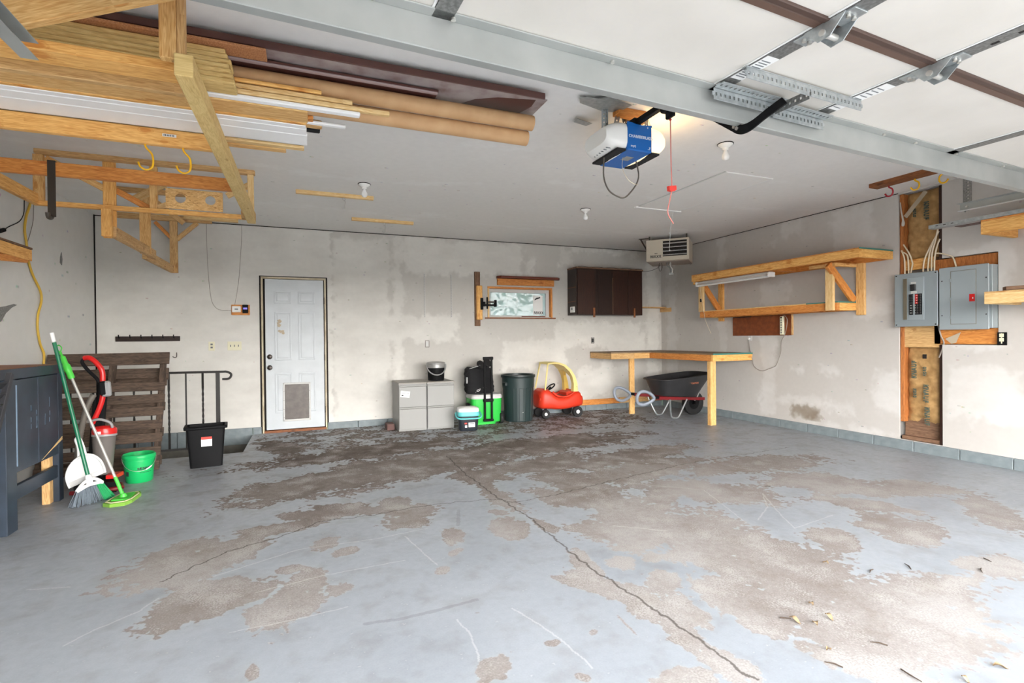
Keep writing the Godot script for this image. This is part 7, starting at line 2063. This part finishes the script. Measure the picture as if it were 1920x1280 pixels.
# ================= overhead door =================
func garage_door():
	var o := thing("garage_door", "raised white sectional garage door with galvanised strut and brown section joints", "garage door", Vector3(-3.92, 2.34, 5.748), 3.1)
	var hw := 2.80
	var secs := [[0.0, 0.515], [0.53, 1.05], [1.065, 1.585], [1.60, 2.12]]
	for s in secs: bar(o, "section", M.door_skin, Vector3(-hw, 0.0, s[0]), Vector3(hw, 0.045, s[1]), 0.004)
	for z in [0.5225, 1.0575, 1.5925]:
		bar(o, "joint_rail", M.brown_steel, Vector3(-hw, -0.006, z - 0.036), Vector3(hw, 0.03, z - 0.002), 0.003)
		bar(o, "joint_rail", M.brown_steel_dark, Vector3(-hw, -0.010, z + 0.002), Vector3(hw, 0.03, z + 0.026), 0.003)
	for x in [-2.74, -1.595, -0.335, 0.335, 1.595, 2.74]:
		for s in secs:
			var st := bar(o, "stile", M.galvanized_old, Vector3(x - 0.036, -0.007, s[0] + (0.012 if s[0] > 0 else 0.0)), Vector3(x + 0.036, 0.0, s[1] - 0.02), 0.001)
			bar(st, "stile_edge", M.white, Vector3(x - 0.047, -0.004, s[0]), Vector3(x - 0.038, 0.0, s[1]), 0.001)
			if s[0] > 0: for q in [0.12, 0.2]: bar(st, "slot", M.dark_gap, Vector3(x + 0.0, -0.0078, s[0] + q + 0.05), Vector3(x + 0.016, -0.0068, s[0] + q + 0.075), 0.0)
		for z in [0.5225, 1.0575, 1.5925]:
			var hg := bar(o, "hinge", M.galvanized, Vector3(x - 0.034, -0.014, z - 0.115), Vector3(x + 0.034, -0.007, z - 0.02), 0.002)
			bar(hg, "leaf", M.galvanized, Vector3(x - 0.034, -0.014, z + 0.02), Vector3(x + 0.034, -0.007, z + 0.11), 0.002)
			for s in [-1, 1]:
				prism(hg, "ear", M.galvanized, Transform3D(Basis(Vector3.BACK, Vector3.DOWN, Vector3.RIGHT), Vector3(x + s * 0.036, -0.007, z)), [Vector2(-0.07, 0.0), Vector2(0.08, 0.0), Vector2(0.025, 0.055), Vector2(-0.02, 0.058)], 0.004)
			rod(hg, "knuckle", M.aluminium, Vector3(x - 0.045, -0.042, z), Vector3(x + 0.045, -0.042, z), 0.0115, 14)
			for q in [-0.085, 0.075]:
				for dx in [-0.015, 0.015]: rod(hg, "bolt", M.zinc_bolt, Vector3(x + dx, -0.014, z + q), Vector3(x + dx, -0.024, z + q), 0.008, 6)
	# labels on two stiles
	for e in [[-0.335, 0.12, 0.30], [0.335, 0.10, 0.36]]:
		var lb := bar(o, "sticker", M.label_white, Vector3(e[0] - 0.033, -0.0082, e[1]), Vector3(e[0] + 0.033, -0.0072, e[2]), 0.0)
		for i in 9: bar(lb, "sticker_line", M.ink_grey, Vector3(e[0] - 0.026, -0.0088, e[1] + 0.02 + i * (e[2] - e[1] - 0.04) / 9.0), Vector3(e[0] + 0.022, -0.0082, e[1] + 0.026 + i * (e[2] - e[1] - 0.04) / 9.0), 0.0)
	# strut along the top edge
	var st2 := stool()
	add_box(st2, at(Vector3(0, -0.004, 0.022)), Vector3(5.5, 0.006, 0.045), 0.001)
	add_box(st2, at(Vector3(0, -0.060, -0.004)), Vector3(5.5, 0.112, 0.006), 0.002)
	add_box(st2, at(Vector3(0, -0.116, -0.022)), Vector3(5.5, 0.005, 0.040), 0.001)
	add_box(st2, at(Vector3(0, -0.070, -0.045)), Vector3(5.5, 0.09, 0.004), 0.001)
	emit(o, "strut", M.strut_zinc, st2)
	for x in [-2.0, -1.56, -0.9, 0.9, 1.2, 1.63, 2.2]: rod(o, "bolt", M.zinc_bolt, Vector3(x, -0.007, 0.02), Vector3(x, -0.016, 0.02), 0.009, 6)
	# perforated operator bracket
	for e in [[-0.385, 0.02], [0.02, 0.385]]:
		ladder(o, "operator_angle", M.galvanized, Vector3(e[0], -0.045, 0.045 if e[0] < 0 else 0.02), Vector3(e[1], -0.045, 0.045 if e[0] < 0 else 0.02), 0.05, Vector3.UP)
		ladder(o, "operator_angle", M.galvanized, Vector3(e[0], -0.02, 0.075 if e[0] < 0 else 0.05), Vector3(e[1], -0.02, 0.075 if e[0] < 0 else 0.05), 0.05, Vector3.BACK)
	ladder(o, "operator_angle", M.galvanized, Vector3(-0.385, -0.035, 0.215), Vector3(0.365, -0.035, 0.215), 0.045, Vector3.UP)
	bar(o, "operator_angle_flange", M.galvanized, Vector3(-0.385, -0.012, 0.19), Vector3(0.365, -0.008, 0.218), 0.001)
	ladder(o, "operator_link", M.galvanized_old, Vector3(0.0, -0.05, 0.03), Vector3(0.0, -0.05, 0.215), 0.04, Vector3.UP)
	# curved arm to the trolley
	var q := smooth([Vector3(-0.0, 0.235, -0.62), Vector3(-0.01, 0.19, -0.50), Vector3(-0.07, 0.03, -0.25), Vector3(-0.11, -0.10, -0.075), Vector3(-0.125, -0.14, -0.02), Vector3(-0.125, -0.148, 0.015), Vector3(-0.11, -0.135, 0.045), Vector3(-0.07, -0.095, 0.085), Vector3(-0.03, -0.055, 0.14)], 5)
	var sa := stool()
	var rings := []
	for i in q.size():
		var t: Vector3 = (q[mini(i + 1, q.size() - 1)] - q[maxi(i - 1, 0)]).normalized()
		var nn := t.cross(Vector3.RIGHT).normalized()
		var c: Vector3 = q[i] + Vector3(-0.028, 0, 0)
		rings.append([c + nn * 0.021 + Vector3(0.004, 0, 0), c + nn * 0.021 - Vector3(0.004, 0, 0), c - nn * 0.021 - Vector3(0.004, 0, 0), c - nn * 0.021 + Vector3(0.004, 0, 0)])
	loft(sa, rings, true, false)
	emit(o, "operator_arm", M.black, sa)
	for i in [7, 9, 11, 13, 16, 18]: rod(o, "arm_bolt", M.zinc_bolt, q[i] + Vector3(-0.031, 0, 0), q[i] + Vector3(-0.038, 0, 0), 0.009 if i > 12 else 0.006, 6)
